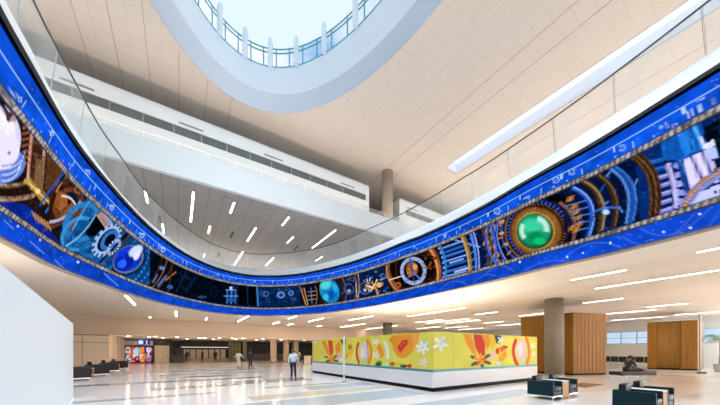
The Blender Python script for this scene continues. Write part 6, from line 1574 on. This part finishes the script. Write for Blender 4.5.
# shop front
su0, su1 = onv(124.5, 47), onv(153, 47)
t = root('shop_front', 'brightly lit shop front with orange, red and blue posters on the far left', 'shop front', W((su0+su1)/2, 47, 0), RZ)
w = su1-su0
ns_, ms_ = 150, 60; s_ = np.linspace(-w/2+.1, w/2-.1, ns_); t_ = np.linspace(.12, 2.15, ms_); A, B_ = np.meshgrid(s_, t_, indexing='ij'); pt = Paint(A, B_)
pt.c[:] = srgb('#2c2030'); rs = random.Random(4)
def q(px): return -w/2+(px-124.5)/28.5*w
pt.poly([(q(125), .1), (q(131), .1), (q(131), 2.2), (q(125), 2.2)], srgb('#d8b8b0')); pt.ell((q(127), 1.0), (.5, 0), (0, .35), srgb('#1a1820')); pt.ell((q(127), .9), (.25, 0), (0, .2), srgb('#c0c8d8'))
pt.poly([(q(131), .1), (q(135.5), .1), (q(136), 2.2), (q(130.5), 2.2)], srgb('#c83c30')); pt.ell((q(133), 1.2), (.35, 0), (0, .5), srgb('#f08060'))
pt.ell((q(137.4), 1.5), (.45, 0), (0, .6), srgb('#b8d4ec')); pt.ell((q(137), .6), (.4, 0), (0, .3), srgb('#8c2c40'))
pt.poly([(q(140), .1), (q(144), .1), (q(144), 2.2), (q(140), 2.2)], srgb('#f08c38')); pt.ell((q(142), .8), (.3, 0), (0, .5), srgb('#f8c070'))
pt.poly([(q(144), .1), (q(151), .1), (q(151), 2.2), (q(144), 2.2)], srgb('#3c3474')); pt.ell((q(146.5), .8), (.5, 0), (0, .45), srgb('#e06840')); pt.ell((q(148), 1.6), (.25, 0), (0, .5), srgb('#e8e0f0')); pt.ell((q(149), .6), (.4, 0), (0, .4), srgb('#d87090'))
pt.poly([(q(151), .1), (q(153), .1), (q(153), 2.2), (q(151), 2.2)], srgb('#182868'))
for k in range(60):
    pt.ell((rs.uniform(-w/2, w/2), rs.uniform(.2, 2.1)), (rs.uniform(.05, .16), 0), (0, rs.uniform(.05, .2)), srgb(rs.choice(['#f0a050', '#e04830', '#e8e0e8', '#204890', '#1a1a24', '#c8a0a8'])), alpha=.8)
PP = np.stack([A, np.full(A.shape, -.06), B_], -1); grid_mesh('lit_poster_wall', PP, pt.c, attr_mat('shop_display_light', .55), t)
b = MB(); b.box(-w/2, w/2, -.05, .1, 0, .12); b.box(-w/2, w/2, -.05, .1, 2.15, 2.3)
for k in range(5): x = -w/2+k*w/4; b.box(x-.04, x+.04, -.1, .05, 0, 2.3)
b.build('frame', M['dark'], t)
b = MB(); b.box(-w/2, w/2, -.3, .1, 2.35, 2.95); b.build('fascia', M['kiosk_white'], t)
b = MB(); b.box(q(138), q(150), -.36, -.31, 2.45, 3.05); sb = b.build('sign_panel', emis('sign_blue_light', srgb('#3858b8'), .6), t)
sw = emis('sign_white_light', srgb('#dce8ff'), .6)
for x0, x1 in ((138.6, 143), (146.2, 147.4)):
    b = MB(); b.box(q(x0), q(x1), -.38, -.365, 2.53, 2.99); b.build('sign_patch', sw, sb)
for x0, x1 in ((144, 145.6), (148, 149.6)):
    b = MB(); b.box(q(x0), q(x1), -.38, -.365, 2.5, 2.95); b.build('sign_patch', M['black'], sb)
# dark surround with pale doors
a0, a1 = onv(153, 47), onv(172, 47)
da, db = onv(154.6, 47), onv(169.3, 47)
b = MB(); b.box(a0, da, 46.9, 47.3, 0, 3.2); b.box(db, a1, 46.9, 47.3, 0, 3.2); b.box(a0, a1, 46.9, 47.3, 2.35, 3.2); struct('wall_shop', b, M['dark'])
dm = (da+db)/2
for k, (x0, x1) in enumerate(((da, dm-.02), (dm+.02, db))):
    b = MB(); b.box(x0, x1, 46.98, 47.06, .02, 2.35, bev=.01); d = struct('door_%d' % (k+1), b, M['panel'])
    h = MB(); h.box((x1-.12 if k == 0 else x0+.08), (x1-.08 if k == 0 else x0+.12), 46.92, 46.95, .9, 1.3); h.build('door_handle', M['chrome'], d)
# second shop with black fascia
s0, s1 = onv(176, 49), onv(228, 49)
b = MB(); b.box(U0, U1, 51.5, 51.8, 0, 3.2); struct('wall_shop.001', b, M['dark'])
t = root('counter_shop', 'open shop unit under a long black fascia with pale wall panels, far across the hall', 'shop front', W((s0+s1)/2, 49, 0), RZ); w = s1-s0
b = MB(); b.box(-w/2+.6, w/2, -.25, .1, 2.35, 2.98, bev=.01); b.build('fascia', M['black'], t)
b = MB(); b.box(-w/2+.6, w/2, -.3, -.1, 2.12, 2.22); b.build('light_shelf', emis('shelf_light', (1, .88, .72), .5), t)
b = MB()
for k in range(8):
    x = -w/2+.9+k*(w-1.2)/7; b.box(x-.07, x+.07, -.05, .1, 0, 2.35)
b.build('mullion', M['dark'], t)
for k in range(7):
    x = -w/2+.9+(k+.5)*(w-1.2)/7; b = MB(); b.box(x-.52, x+.52, .5, .55, .45, 1.85); b.build('pale_panel', M['panel'], t)
b = MB(); b.box(-w/2+.6, w/2, -.1, .5, 0, .42, bev=.02); b.build('counter', M['concrete_warm'], t)
# small dark service unit
t = root('service_unit', 'dark upright service unit with a counter, right of the pale double doors', 'kiosk', at_v(178.5, 46.5), RZ)
b = MB(); b.box(-.75, .75, -.4, .4, 0, 1.05, bev=.02); b.build('counter', M['dark'], t)
b = MB(); b.box(-.45, .45, .1, .3, 1.05, 2.1, bev=.02); b.build('back_cabinet', M['black'], t)
b = MB(); b.box(-.2, .2, -.1, -.06, 1.1, 1.45); b.build('monitor', M['dark'], t)
# olive lit glazed bay
o0, o1 = onv(228.5, 49), onv(241, 49)
t = root('glazed_bay', 'yellow-green lit glazed bay left of the slim beige column', 'glazing', W((o0+o1)/2, 49, 0), RZ); w = o1-o0
b = MB(); b.box(-w/2, w/2, .1, .15, 0, 3.1); b.build('back_wall', M['olive_glow'], t)
b = MB()
for k in range(5): x = -w/2+k*w/4; b.box(x-.03, x+.03, -.05, .05, 0, 3.1)
for z in (0.0, 1.1, 2.3): b.box(-w/2, w/2, -.05, .05, z, z+.05)
b.build('frame', M['dark'], t)
# bench ledges in the dark openings
for k, (a, c, lb) in enumerate(((251, 269, 'low grey ledge in the dark opening behind the dark-dressed walker'), (277.5, 283, 'low grey ledge between the two nearest far columns'))):
    u0, u1 = onv(a, 50), onv(c, 50); gbox('display_ledge', lb, 'ledge', u0, u1, 49.6, 50.4, 0, 1.1, 'concrete')
# cafe tables right of the columns
for k, (px, v, lb) in enumerate(((303, 43, 'small round cafe table just left of the hoarding, nearest the far column'), (308.5, 41, 'small round cafe table close to the left end of the hoarding'))):
    t = root('cafe_table', lb, 'table', at_v(px, v))
    b = MB(); b.cyl((0, 0), .38, .72, .75, 24); b.build('table_top', M['concrete_warm'], t)
    b = MB(); b.cyl((0, 0), .03, .02, .72, 12); b.cyl((0, 0), .25, 0, .02, 20); b.build('pedestal', M['chrome'], t)
def cafe_chair(px, v, rot, lb):
    t = root('cafe_chair', lb, 'chair', at_v(px, v), rot)
    b = MB(); b.box(-.21, .21, -.2, .22, .43, .47, bev=.012); b.build('seat', M['concrete_warm'], t)
    b = MB(); b.box(-.2, .2, .2, .23, .55, .88, bev=.012); b.build('backrest', M['concrete_warm'], t)
    for sx in (-1, 1):
        for sy in (-1, 1):
            b = MB(); b.tube([(sx*.18, sy*.18, .43), (sx*.21, sy*.21, 0)], .012, 6); b.build('leg', M['chrome'], t)
cafe_chair(300.5, 42.4, .6, 'pale cafe chair just right of the right far column')
cafe_chair(305.8, 42.0, 2.2, 'pale cafe chair between the two small cafe tables')
cafe_chair(311, 40.4, 3.6, 'pale cafe chair touching the left end of the hoarding in view')
t = root('waste_bin', 'square pale bin beside the left end of the mural hoarding', 'bin', at(307.5, 33.0), RZ)
b = MB(); b.box(-.3, .3, -.3, .3, .02, 1.0, bev=.02); b.build('body', M['panel'], t); b = MB(); b.box(-.32, .32, -.32, .32, 1.0, 1.06, bev=.01); b.build('lid', M['concrete_warm'], t)

# glass screen and palm at far right
t = root('glass_screen', 'floor-standing clear glass screen with slim grey post at the far right edge', 'glass screen', (24.3, 20.0, 0), math.atan2(-.838, .545)+.9)
b = MB(); b.box(-.04, .04, -.04, .04, 0, 4.2); b.build('post', M['grey_metal'], t)
b = MB(); b.box(.04, 3.4, -.008, .008, .1, 4.0); b.build('glass_panel', M['glass_clear'], t)
b = MB(); b.box(-.12, .35, -.1, .1, 0, .1); b.build('foot', M['black'], t)
pp = at(720, 21.5)
t = root('potted_palm', 'potted green palm behind the glass screen at the far right edge', 'plant', pp)
b = MB(); b.cyl((0, 0), .28, 0, .6, 28, r2=.36, bev=.01); b.build('pot', M['terrac'], t)
b = MB(); b.tube([(0, 0, .5), (.03, .02, 1.3), (-.03, 0, 2.3)], [.07, .055, .04], 10); b.build('trunk', M['bark'], t)
rr = random.Random(8); b = MB()
for k in range(22):
    a = k*2.399; L_ = rr.uniform(.8, 1.2); up = rr.uniform(.35, .95); prev = None; pts = []
    for j in range(9):
        f = j/8; r_ = L_*f; z = 2.3+up*math.sin(f*2.2)*.8-.35*f*f; pts.append(Vector((math.cos(a)*r_-.03, math.sin(a)*r_, z)))
    b.tube(pts, [.012*(1-.7*j/8) for j in range(9)], 5)
    for j in range(1, 9):
        for s_ in (-1, 1):
            d = (pts[j]-pts[j-1]).normalized(); side = Vector((-math.sin(a), math.cos(a), 0))*s_; ln = .34*(1-.45*j/8)
            tip = pts[j]+side*ln*.8+d*ln*.55+Vector((0, 0, -.10)); mid_ = (pts[j]+tip)/2+Vector((0, 0, .02)); wv = d*.022
            b.quad([pts[j], mid_-wv, tip, mid_+wv])
b.build('frond', M['leaf'], t)

# ------------------------------------------------------------------ ceiling lights
def strip(name, label, u, v0, v1, z, wd, mat, group):
    t = root(name, label, 'ceiling light', W(u, (v0+v1)/2, z), RZ, group); L_ = v1-v0
    b = MB(); b.box(-wd/2, wd/2, -L_/2, L_/2, -.012, -.002); b.build('diffuser', M[mat], t)
    b = MB(); b.box(-wd/2-.02, -wd/2, -L_/2-.02, L_/2+.02, -.02, .0); b.box(wd/2, wd/2+.02, -L_/2-.02, L_/2+.02, -.02, .0)
    b.box(-wd/2, wd/2, -L_/2-.02, -L_/2, -.02, 0); b.box(-wd/2, wd/2, L_/2, L_/2+.02, -.02, 0); b.build('trim_frame', M['housing'], t)
    return t
LOW = [
  (-2.68,22.1,26.4,'linear ceiling light above the left lounge row, nearest the white partition'), (-2.36,34.8,35.5,'small linear light at the bulkhead above the shop front'),
  (-.15,28.5,32.8,'short upright linear light left of centre, above the pale double doors'), (2.48,32.6,34.4,'tiny linear light above the second shop, left of the long centre one'),
  (5.74,28.7,34.8,'slanted linear light low under the middle of the screen ring, above the woman in cream'), (9.9,32.6,35.3,'small linear light above the nearest far beige column'),
  (12.0,33.8,35.8,'tiny linear light right at the bulkhead above the walking man'), (9.66,26.2,28.7,'short linear light tucked under the screen ring above the walking man'),
  (12.58,26.2,30.3,'linear light under the ring above the left end of the hoarding'), (16.2,34.3,36.0,'tiny linear light just above the left end of the mural'),
  (15.8,21.9,26.5,'linear light above the white post in front of the mural'), (14.04,15.8,18.0,'short linear light close under the screen ring left of the dark column'),
  (18.85,13.9,20.5,'long linear light stretching right from above the dark column'), (16.14,11.8,13.9,'short linear light close under the ring above the mural corner'),
  (23.2,13.9,16.0,'short linear light above the short side of the mural'), (23.8,20.4,24.4,'left linear light of the dense rows behind the mural corner'),
  (25.5,18.4,24.3,'long linear light in the dense rows behind the mural corner'), (19.4,28.7,35.1,'linear light low over the long mural wall, left of the dark column'),
  (24.6,28.7,36.5,'linear light crossing behind the dark column top'), (30.5,26.5,31.0,'lowest linear light right of the dark column top'),
  (37.5,24.6,29.0,'farthest linear light just above the short mural side'), (31.2,17.9,20.4,'small linear light above the yellow end of the short mural side'),
  (15.72,3.75,5.75,'nearest short linear light at right, directly below the green orb end of the ring'), (19.0,-1.5,5.8,'longest linear light crossing the right of the lower ceiling'),
  (14.95,-1.0,1.76,'short linear light at the right frame edge below the golden gear of the screen'), (24.0,5.9,8.0,'linear light directly above the timber block behind the round column'),
  (30.35,4.0,6.1,'linear light directly above the fluted timber block'), (32.8,6.0,9.3,'linear light between the two timber blocks, higher one'),
  (27.6,12.1,14.3,'linear light left of the round column above the timber block'), (40.2,6.6,10.8,'linear light just above the ribbon window'),
  (39.15,-1.0,6.0,'linear light passing over the fluted timber block to the right edge'), (34.6,12.0,17.5,None), (27.6,18.5,23,None), (36.0,17.0,21.5,None), (33.2,24.0,28.0,None),
  (24.0,-4.5,1.0,None), (30.3,-5,0,None), (36,-2,2,None), (9.0,-14,-9.5,None), (15.5,-14,-9,None), (2.0,-16,-12,None), (-6.5,-14,-9,None), (-13,-6,-1,None), (-13.5,6,10.5,None), (-12.5,16,20.5,None), (-17,24,28.5,None), (-9.0,27,31.5,None), (-20,12,17,None), (22,-16,-11,None)]
for i, (u, v0, v1, lb) in enumerate(LOW):
    unl = lb is None
    strip('linear_ceiling_light', lb or 'slim linear light in the lower ceiling away from the ring edge', u, v0, v1, 5.0, .12, 'strip', 'linear lights of the lower ceiling')
UPL = [(3.99,25.7,27.9,'short light near the fascia, second from left in the balcony soffit'), (2.7,31.9,34.0,'small light left of centre in the balcony soffit, above the glass rail'),
 (6.66,29.8,34.0,'mid-length light in the middle of the balcony soffit'), (8.74,25.7,27.8,'short light close under the fascia right of the soffit middle'),
 (10.65,29.9,32.0,'short light right of the soffit middle beside the small black slot'), (13.74,25.8,31.9,'long slanted light at the right of the balcony soffit'),
 (6.88,37.9,44.4,'light behind the glass rail at the deep centre of the soffit'), (10.8,38.0,42.2,'light behind the glass rail right of the deep centre'),
 (16.1,34.0,36.2,'short light behind the glass rail at the soffit right end'), (-2.18,27.7,29.8,'light beside the handrail at the left of the soffit'),
 (1.02,25.8,31.9,'long upright light left in the balcony soffit'), (-1.3,33.9,36.6,'light behind the curving handrail at lower left'), (2.87,41.5,43.3,'tiny light just above the curb left of centre')]
for u, v0, v1, lb in UPL:
    strip('balcony_soffit_light', lb, u, v0, v1, 14.2, .15, 'strip_cool', 'linear lights of the balcony soffit')
for k, (u, v0, v1, lb) in enumerate(((4.87,32.1,34.0,'small black slot vent in the balcony soffit left of the middle light'), (12.06,32.0,33.9,'small black slot vent right of the soffit middle'), (4.44,40.1,41.8,'faint black slot vent behind the glass at centre left'), (-1.45,32.0,33.7,'small black slot vent beside the left handrail light'))):
    t = root('slot_vent', lb, 'vent', W(u, (v0+v1)/2, 14.2), RZ); b = MB(); b.box(-.11, .11, -(v1-v0)/2, (v1-v0)/2, -.02, -.005); b.build('slot', M['black'], t)
    b = MB(); b.box(-.13, -.11, -(v1-v0)/2, (v1-v0)/2, -.025, 0); b.box(.11, .13, -(v1-v0)/2, (v1-v0)/2, -.025, 0); b.build('frame', M['grey_metal'], t)
for u, lb in ((3.54, 'second'), (6.8, 'third'), (10.0, 'fourth'), (13.2, 'rightmost'), (.42, 'leftmost')):
    t = root('air_diffuser', 'thin grey air diffuser in the balcony soffit along the fascia, %s of the five' % lb, 'vent', W(u, 25.2, 14.2), RZ)
    b = MB(); b.box(-.36, .36, -.07, .07, -.02, -.004); b.build('grille', M['grey_metal'], t)
# warm downlights under the low far ceiling
k = 0
DL = []
for px, v in ((128, 38.6), (149, 40), (155.5, 38.2), (163, 41), (177, 38.4), (187, 43), (199, 39.6), (204.5, 38.4), (213, 42), (219.5, 38.8), (232.5, 38.4), (236, 41), (243.5, 38.2), (256.5, 42), (263, 38.6), (281, 39), (304, 40)):
    u = onv(px, v); t = root('downlight', 'round warm downlight in the low far ceiling beyond the bulkhead', 'downlight', W(u, v, 3.2), 0, 'warm downlights beyond the bulkhead')
    l = bpy.data.lights.new('downlight_lamp', 'POINT'); l.energy = 8; l.color = (1, .64, .38); l.shadow_soft_size = .06
    lo_ = bpy.data.objects.new('downlight_lamp', l); COL.objects.link(lo_); lo_.location = W(u, v, 3.08)
    b = MB(); b.cyl((0, 0), .13, -.02, -.004, 20); b.build('lens', M['spot'], t); b = MB(); b.cyl((0, 0), .17, -.012, 0, 20); b.build('ring', M['housing'], t)
t = root('round_ceiling_light', 'round flush ceiling light near the ribbon window at far right', 'ceiling light', W(30.2, 1.0, 5.0), 0)
b = MB(); b.cyl((0, 0), .32, -.03, -.005, 28); b.build('lens', M['strip'], t); b = MB(); b.cyl((0, 0), .37, -.02, 0, 28); b.build('ring', M['housing'], t)

# ------------------------------------------------------------------ people
def skin_mesh(name, verts, edges, radii, mat, parent, rootv=0, sub=2):
    me = bpy.data.meshes.new(name); me.from_pydata([Vector(v) for v in verts], edges, [])
    o = bpy.data.objects.new(name, me); COL.objects.link(o)
    md = o.modifiers.new('skin', 'SKIN'); md.use_smooth_shade = True; sb = o.modifiers.new('sub', 'SUBSURF'); sb.levels = sub; sb.render_levels = sub
    if not me.skin_vertices: me.attributes.new('skin', 'FLOAT', 'POINT') if False else None
    return o, me, radii, rootv, mat, parent
def bake(spec):
    o, me, radii, rootv, mat, parent = spec
    if not me.skin_vertices:
        bpy.context.view_layer.objects.active = o; o.select_set(True)
        bpy.ops.mesh.customdata_skin_add()
        o.select_set(False)
    for i, r in enumerate(radii):
        r = r if isinstance(r, tuple) else (r, r); me.skin_vertices[0].data[i].radius = r
        me.skin_vertices[0].data[i].use_root = (i == rootv)
    bpy.context.view_layer.update(); dg = bpy.context.evaluated_depsgraph_get(); ev = o.evaluated_get(dg)
    nm = bpy.data.meshes.new_from_object(ev); nm.materials.clear(); nm.materials.append(mat)
    for p in nm.polygons: p.use_smooth = True
    name = me.name.split('.')[0]; n = bpy.data.objects.new(name, nm); COL.objects.link(n); n.parent = parent
    bpy.data.objects.remove(o, do_unlink=True); return n
def person(label, loc, rot, pose, mats, h=1.72, skirt=False):
    """pose: joints in metres for a 1.72 m figure facing +y"""
    t = root('person', label, 'person', loc, rot); k = h/1.72; J = {a: Vector(b)*k for a, b in pose.items()}
    V, E_, R = [], [], []
    idx = {}
    def add(nm, p, r, par=None):
        idx[nm] = len(V); V.append(p); R.append((r*k, r*k) if not isinstance(r, tuple) else (r[0]*k, r[1]*k))
        if par: E_.append((idx[par], idx[nm]))
    add('pel', J['pel'], (.135, .10)); add('waist', J['pel'].lerp(J['chest'], .5), (.12, .09), 'pel'); add('chest', J['chest'], (.14, .10), 'waist'); add('neck', J['neck'], .05, 'chest')
    hd = J['head']; up = (hd-J['neck']).normalized()
    add('jaw', J['neck'].lerp(hd, .55), .062, 'neck'); add('head', hd, (.082, .098), 'jaw'); add('crown', hd+up*.075*k, (.066, .075), 'head')
    fw = J.get('face', Vector((0, 1, 0))).normalized(); add('nose', hd+fw*.115*k-up*.015*k, .014, 'head')
    sd = fw.cross(Vector((0, 0, 1))).normalized()
    for s, n in ((-1, 'l'), (1, 'r')):
        add('ear'+n, hd+sd*s*.088*k, .014, 'head')
        add('sh'+n, J['sh'+n], .058, 'chest'); add('el'+n, J['el'+n], .042, 'sh'+n); add('wr'+n, J['wr'+n], .026, 'el'+n)
        d = (J['wr'+n]-J['el'+n]).normalized(); c = J['wr'+n]+d*.07*k; add('palm'+n, c, (.036, .018), 'wr'+n)
        side = d.cross(Vector((0, 1, 0))); side = side.normalized() if side.length > .1 else Vector((1, 0, 0)); fwd = side.cross(d).normalized()
        for q, (o_, L_) in enumerate(((-.027, .062), (-.009, .076), (.009, .072), (.027, .055))):
            b0 = c+fwd*o_*k+d*.025*k; b1 = b0+d*L_*.5*k+side*.006*k*s; b2 = b0+d*L_*k+side*.022*k*s
            add('f%d%s' % (q, n), b1, .0085, 'palm'+n); add('g%d%s' % (q, n), b2, .0075, 'f%d%s' % (q, n))
        add('th'+n, c+fwd*.045*k-d*.01*k, .010, 'palm'+n); add('tt'+n, c+fwd*.062*k+d*.025*k, .009, 'th'+n)
        add('hip'+n, J['hip'+n], .085, 'pel'); add('kn'+n, J['kn'+n], .055, 'hip'+n); add('an'+n, J['an'+n], .038, 'kn'+n)
        add('toe'+n, J['an'+n]+Vector(J.get('footdir', (0, 1, 0))).normalized()*.15*k+Vector((0, 0, -.045*k)), .032, 'an'+n)
    bake(skin_mesh('body', V, E_, R, M['skin'], t))
    def chain(nm, names, grow_, mat, ex=None, sub=2):
        v, e, r, ii = [], [], [], {}
        for n in names:
            ii[n] = len(v); v.append(V[idx[n]]); r.append((R[idx[n]][0]+grow_*k, R[idx[n]][1]+grow_*k))
        for a_, c_ in E_:
            na = [q for q in names if idx[q] == a_]; nc = [q for q in names if idx[q] == c_]
            if na and nc: e.append((ii[na[0]], ii[nc[0]]))
        bake(skin_mesh(nm, v, e, r, mat, t, 0, sub))
    if skirt:
        v = [J['pel']+Vector((0, 0, .1*k)), J['pel'], J['pel'].lerp((J['knl']+J['knr'])/2, .6), (J['knl']+J['knr'])/2, (J['anl']+J['anr'])/2+Vector((0, 0, .08*k))]
        bake(skin_mesh('dress_skirt', v, [(0, 1), (1, 2), (2, 3), (3, 4)], [(.135*k, .11*k), (.17*k, .13*k), (.19*k, .15*k), (.21*k, .17*k), (.24*k, .19*k)], mats[1], t))
    else: chain('trousers', ['pel', 'hipl', 'knl', 'anl', 'hipr', 'knr', 'anr'], .016, mats[1])
    chain('shirt', ['chest', 'waist', 'pel', 'shl', 'ell', 'wrl', 'shr', 'elr', 'wrr'], .032, mats[0])
    for n in 'lr':
        a = J['an'+n]; fd = Vector(J.get('footdir', (0, 1, 0))).normalized()*k
        bake(skin_mesh('shoe', [a+Vector((0, 0, -.01*k)), a-fd*.04+Vector((0, 0, -.045*k)), a+fd*.08+Vector((0, 0, -.045*k)), a+fd*.17+Vector((0, 0, -.055*k))], [(0, 1), (1, 2), (2, 3)], [.042*k, .04*k, .04*k, .03*k], M['shoe'], t, 1, 1))
    b = MB(); c = hd+up*.035*k-fw*.018*k; b.ball((0, 0, 0), (.100*k, .112*k, .105*k), seg=24)
    for v in b.bm.verts:                       # open the cap over the face
        if v.co.y > .02*k and v.co.z < .035*k: v.co.y *= .35; v.co.x *= .8
    ho = b.build('hair', mats[2], t, loc=c, smooth=True); ho.rotation_euler = (0, 0, math.atan2(-fw.x, fw.y))
    for s in (-1, 1):
        b = MB(); b.ball(tuple(hd+fw*.094*k+sd*s*.032*k+up*.012*k), .011*k, seg=10); b.build('eye', M['black'], t)
    b = MB(); b.ball(tuple(hd+fw*.088*k-up*.055*k), (.022*k, .012*k, .006*k), seg=10); b.build('mouth', M['brown_leather'], t)
    return t
WALK = dict(pel=(0, 0, .94), chest=(0, .02, 1.26), neck=(0, .02, 1.47), head=(0, .035, 1.60), shl=(-.17, .01, 1.38), shr=(.17, .01, 1.38),
            ell=(-.24, -.05, 1.13), elr=(.24, .03, 1.13), wrl=(-.24, .02, .89), wrr=(.25, .16, .91), hipl=(-.09, 0, .90), hipr=(.09, 0, .90),
            knl=(-.10, .10, .50), knr=(.10, .04, .49), anl=(-.10, -.04, .085), anr=(.10, .20, .085))
WALK2 = dict(WALK, ell=(-.25, .05, 1.13), wrl=(-.26, .15, .92), elr=(.24, -.04, 1.13), wrr=(.25, -.02, .88), knl=(-.09, .06, .50), anl=(-.09, .20, .085), knr=(.09, .08, .50), anr=(.09, -.08, .085))
person('man in a pale blue shirt and dark trousers walking away left of the hoarding', at(293.2, 15.9), .05, WALK, (M['shirt_pale'], M['navy_cloth'], M['hair_grey']), 1.70)
person('woman in a long cream dress walking away, left of the pair in the distance', at(238.5, 25.3), .1, dict(WALK2, ell=(-.30, .05, 1.2), wrl=(-.36, .12, 1.02), elr=(.32, .0, 1.2), wrr=(.42, .10, 1.05)), (M['cream_dress'], M['cream_dress'], M['hair_dark']), 1.62, skirt=True)
person('person in dark clothes walking beside the woman in cream', at(250.2, 25.2), .0, WALK, (M['dark_cloth'], M['black'], M['hair_dark']), 1.70)
person('distant dark-dressed person standing before the pale shop panels, left one', at_v(202.5, 45.5), 2.6, WALK2, (M['black'], M['black'], M['hair_dark']), 1.70)
person('distant person in grey-brown standing at the middle of the far counter shop', at_v(215.5, 45.0), 3.3, WALK, (M['dark_cloth'], M['dark_cloth'], M['hair_dark']), 1.72)
person('distant person in a tan top by the far column right of the walking man', at_v(299, 40.5), 2.9, WALK, (M['panel'], M['concrete_warm'], M['hair_grey']), 1.66)
person('distant dark figure beside the service unit counter', at_v(187, 46.2), 3.0, WALK2, (M['dark_cloth'], M['black'], M['hair_dark']), 1.70)
SIT = dict(pel=(0, 0, .12), chest=(0, .09, .43), neck=(0, .13, .61), head=(0, .19, .72), shl=(-.17, .12, .54), shr=(.17, .12, .54), ell=(-.21, .22, .33), elr=(.21, .22, .33),
           wrl=(-.12, .42, .26), wrr=(.12, .42, .26), hipl=(-.09, .02, .10), hipr=(.09, .02, .10), knl=(-.10, .44, .20), knr=(.10, .46, .14), anl=(-.10, .84, .065), anr=(.10, .88, .06), footdir=(0, .35, .95))
person('person in black sitting on the low black bench with legs stretched out to the right', (bx-.30, by, .53), -1.45, SIT, (M['black'], M['black'], M['hair_dark']), 1.68)

# ------------------------------------------------------------------ lights of the place and added fill lamps
def area(name, loc, sx, sy, power, col, rot=(0, 0, 0)):
    l = bpy.data.lights.new(name, 'AREA'); l.shape = 'RECTANGLE'; l.size = sx; l.size_y = sy; l.energy = power; l.color = col
    o = bpy.data.objects.new(name, l); COL.objects.link(o); o.location = loc; o.rotation_euler = rot; return o
UPR = (math.pi, 0, RZ)
area('cove_uplight_balcony', W(-1, 24.75, 16.2), 80, .5, 700, (1, .80, .64), UPR)            # added without a fixture behind the balcony fascia, for the ceiling glow
area('cove_uplight_right', W(35, 8, 9.8), 4, 60, 2000, (1, .84, .70), UPR)             # uplight added behind the right-hand curb for the ceiling glow
area('cove_uplight_left', W(-24, 6, 9.8), 10, 50, 800, (1, .90, .80), UPR)  # added to lift the left side of the hall, no fixture
sk = area('skylight_daylight', (-1.6, 10.6, 27.2), 14, 10, 1550, (.88, .94, 1.0), (0, 0, ea)); sk.data.shape = 'ELLIPSE'; sk.data.spread = math.radians(105)
area('window_daylight_upper', W(1, V0+.3, 15.8), 84, 11, 9000, (.80, .90, 1.0), (math.pi/2, 0, RZ+math.pi))  # fill lamp added inside the made-up upper windows behind the viewer
area('window_daylight_lower', W(1, V0+.3, 2.6), 84, 4, 9000, (.96, .97, 1.0), (math.pi/2, 0, RZ+math.pi))  # fill lamp added for the lower floor, behind the viewer
area('window_daylight_side', W(U1-.3, -13, 3.1), 26, 1.4, 1800, (.90, .95, 1.0), (math.pi/2, 0, RZ+math.pi/2))
area('mezzanine_uplight', W(10, -20, 9.8), 40, 8, 600, (1, .90, .80), UPR)  # uplight added on the near mezzanine, out of view
area('mezzanine_uplight', W(6, 44, 9.6), 40, 9, 900, (1, .92, .84), UPR)  # uplight added on the far mezzanine, without a fixture
area('hoarding_worklight', W(KU+4.5, KV+6.5, 1.9), 6, 9, 420, (1, .84, .70), UPR)       # fill added inside the open-topped hoarding to brighten the lower ceiling
area('partition_worklight', (-12.5, 6.0, 2.2), 3, 8, 180, (1, .84, .70), UPR)          # unseen fill lamp added behind the white partition
area('gate_worklight', W(28, -8, 1.2), 10, 10, 700, (1, .88, .76), UPR)  # fill lamp added off to the right, aimed at the lower ceiling
w = bpy.data.worlds.new('sky'); S.world = w; w.use_nodes = True; nt = w.node_tree; nt.nodes.clear()
out = nt.nodes.new('ShaderNodeOutputWorld'); bg = nt.nodes.new('ShaderNodeBackground'); tc = nt.nodes.new('ShaderNodeTexCoord')
sp = nt.nodes.new('ShaderNodeSeparateXYZ'); nt.links.new(tc.outputs['Generated'], sp.inputs[0])
cr = nt.nodes.new('ShaderNodeValToRGB'); cr.color_ramp.elements[0].position = .0; cr.color_ramp.elements[0].color = (.62, .74, .90, 1)
cr.color_ramp.elements[1].position = .8; cr.color_ramp.elements[1].color = (.16, .40, .80, 1)
nz = nt.nodes.new('ShaderNodeTexNoise'); nz.inputs['Scale'].default_value = 3.5; nz.inputs['Detail'].default_value = 5
nt.links.new(tc.outputs['Generated'], nz.inputs['Vector']); nt.links.new(sp.outputs[2], cr.inputs[0])
r2 = nt.nodes.new('ShaderNodeValToRGB'); r2.color_ramp.elements[0].position = .36; r2.color_ramp.elements[1].position = .56
nt.links.new(nz.outputs[0], r2.inputs[0])
mx = nt.nodes.new('ShaderNodeMix'); mx.data_type = 'RGBA'; nt.links.new(r2.outputs[0], mx.inputs[0]); nt.links.new(cr.outputs[0], mx.inputs[6]); mx.inputs[7].default_value = (.95, .96, 1, 1)
nt.links.new(mx.outputs[2], bg.inputs[0]); bg.inputs[1].default_value = .62; nt.links.new(bg.outputs[0], out.inputs[0])

# ------------------------------------------------------------------ camera
cam = bpy.data.cameras.new('camera'); cam.lens = 14.0; cam.sensor_width = 36.0; cam.shift_y = (351-202.5)/720; cam.clip_end = 300
co = bpy.data.objects.new('camera', cam); COL.objects.link(co); co.location = (0, 0, 1.6); co.rotation_euler = (math.pi/2, 0, 0); S.camera = co
S.view_settings.view_transform = 'Standard'; S.view_settings.look = 'None'; S.view_settings.gamma = 1.0; S.view_settings.exposure = 0.85
S.view_settings.use_curve_mapping = False
S.cycles.max_bounces = 8; S.cycles.diffuse_bounces = 4; S.cycles.transparent_max_bounces = 12; S.cycles.sample_clamp_indirect = 6.0; S.cycles.use_light_tree = True
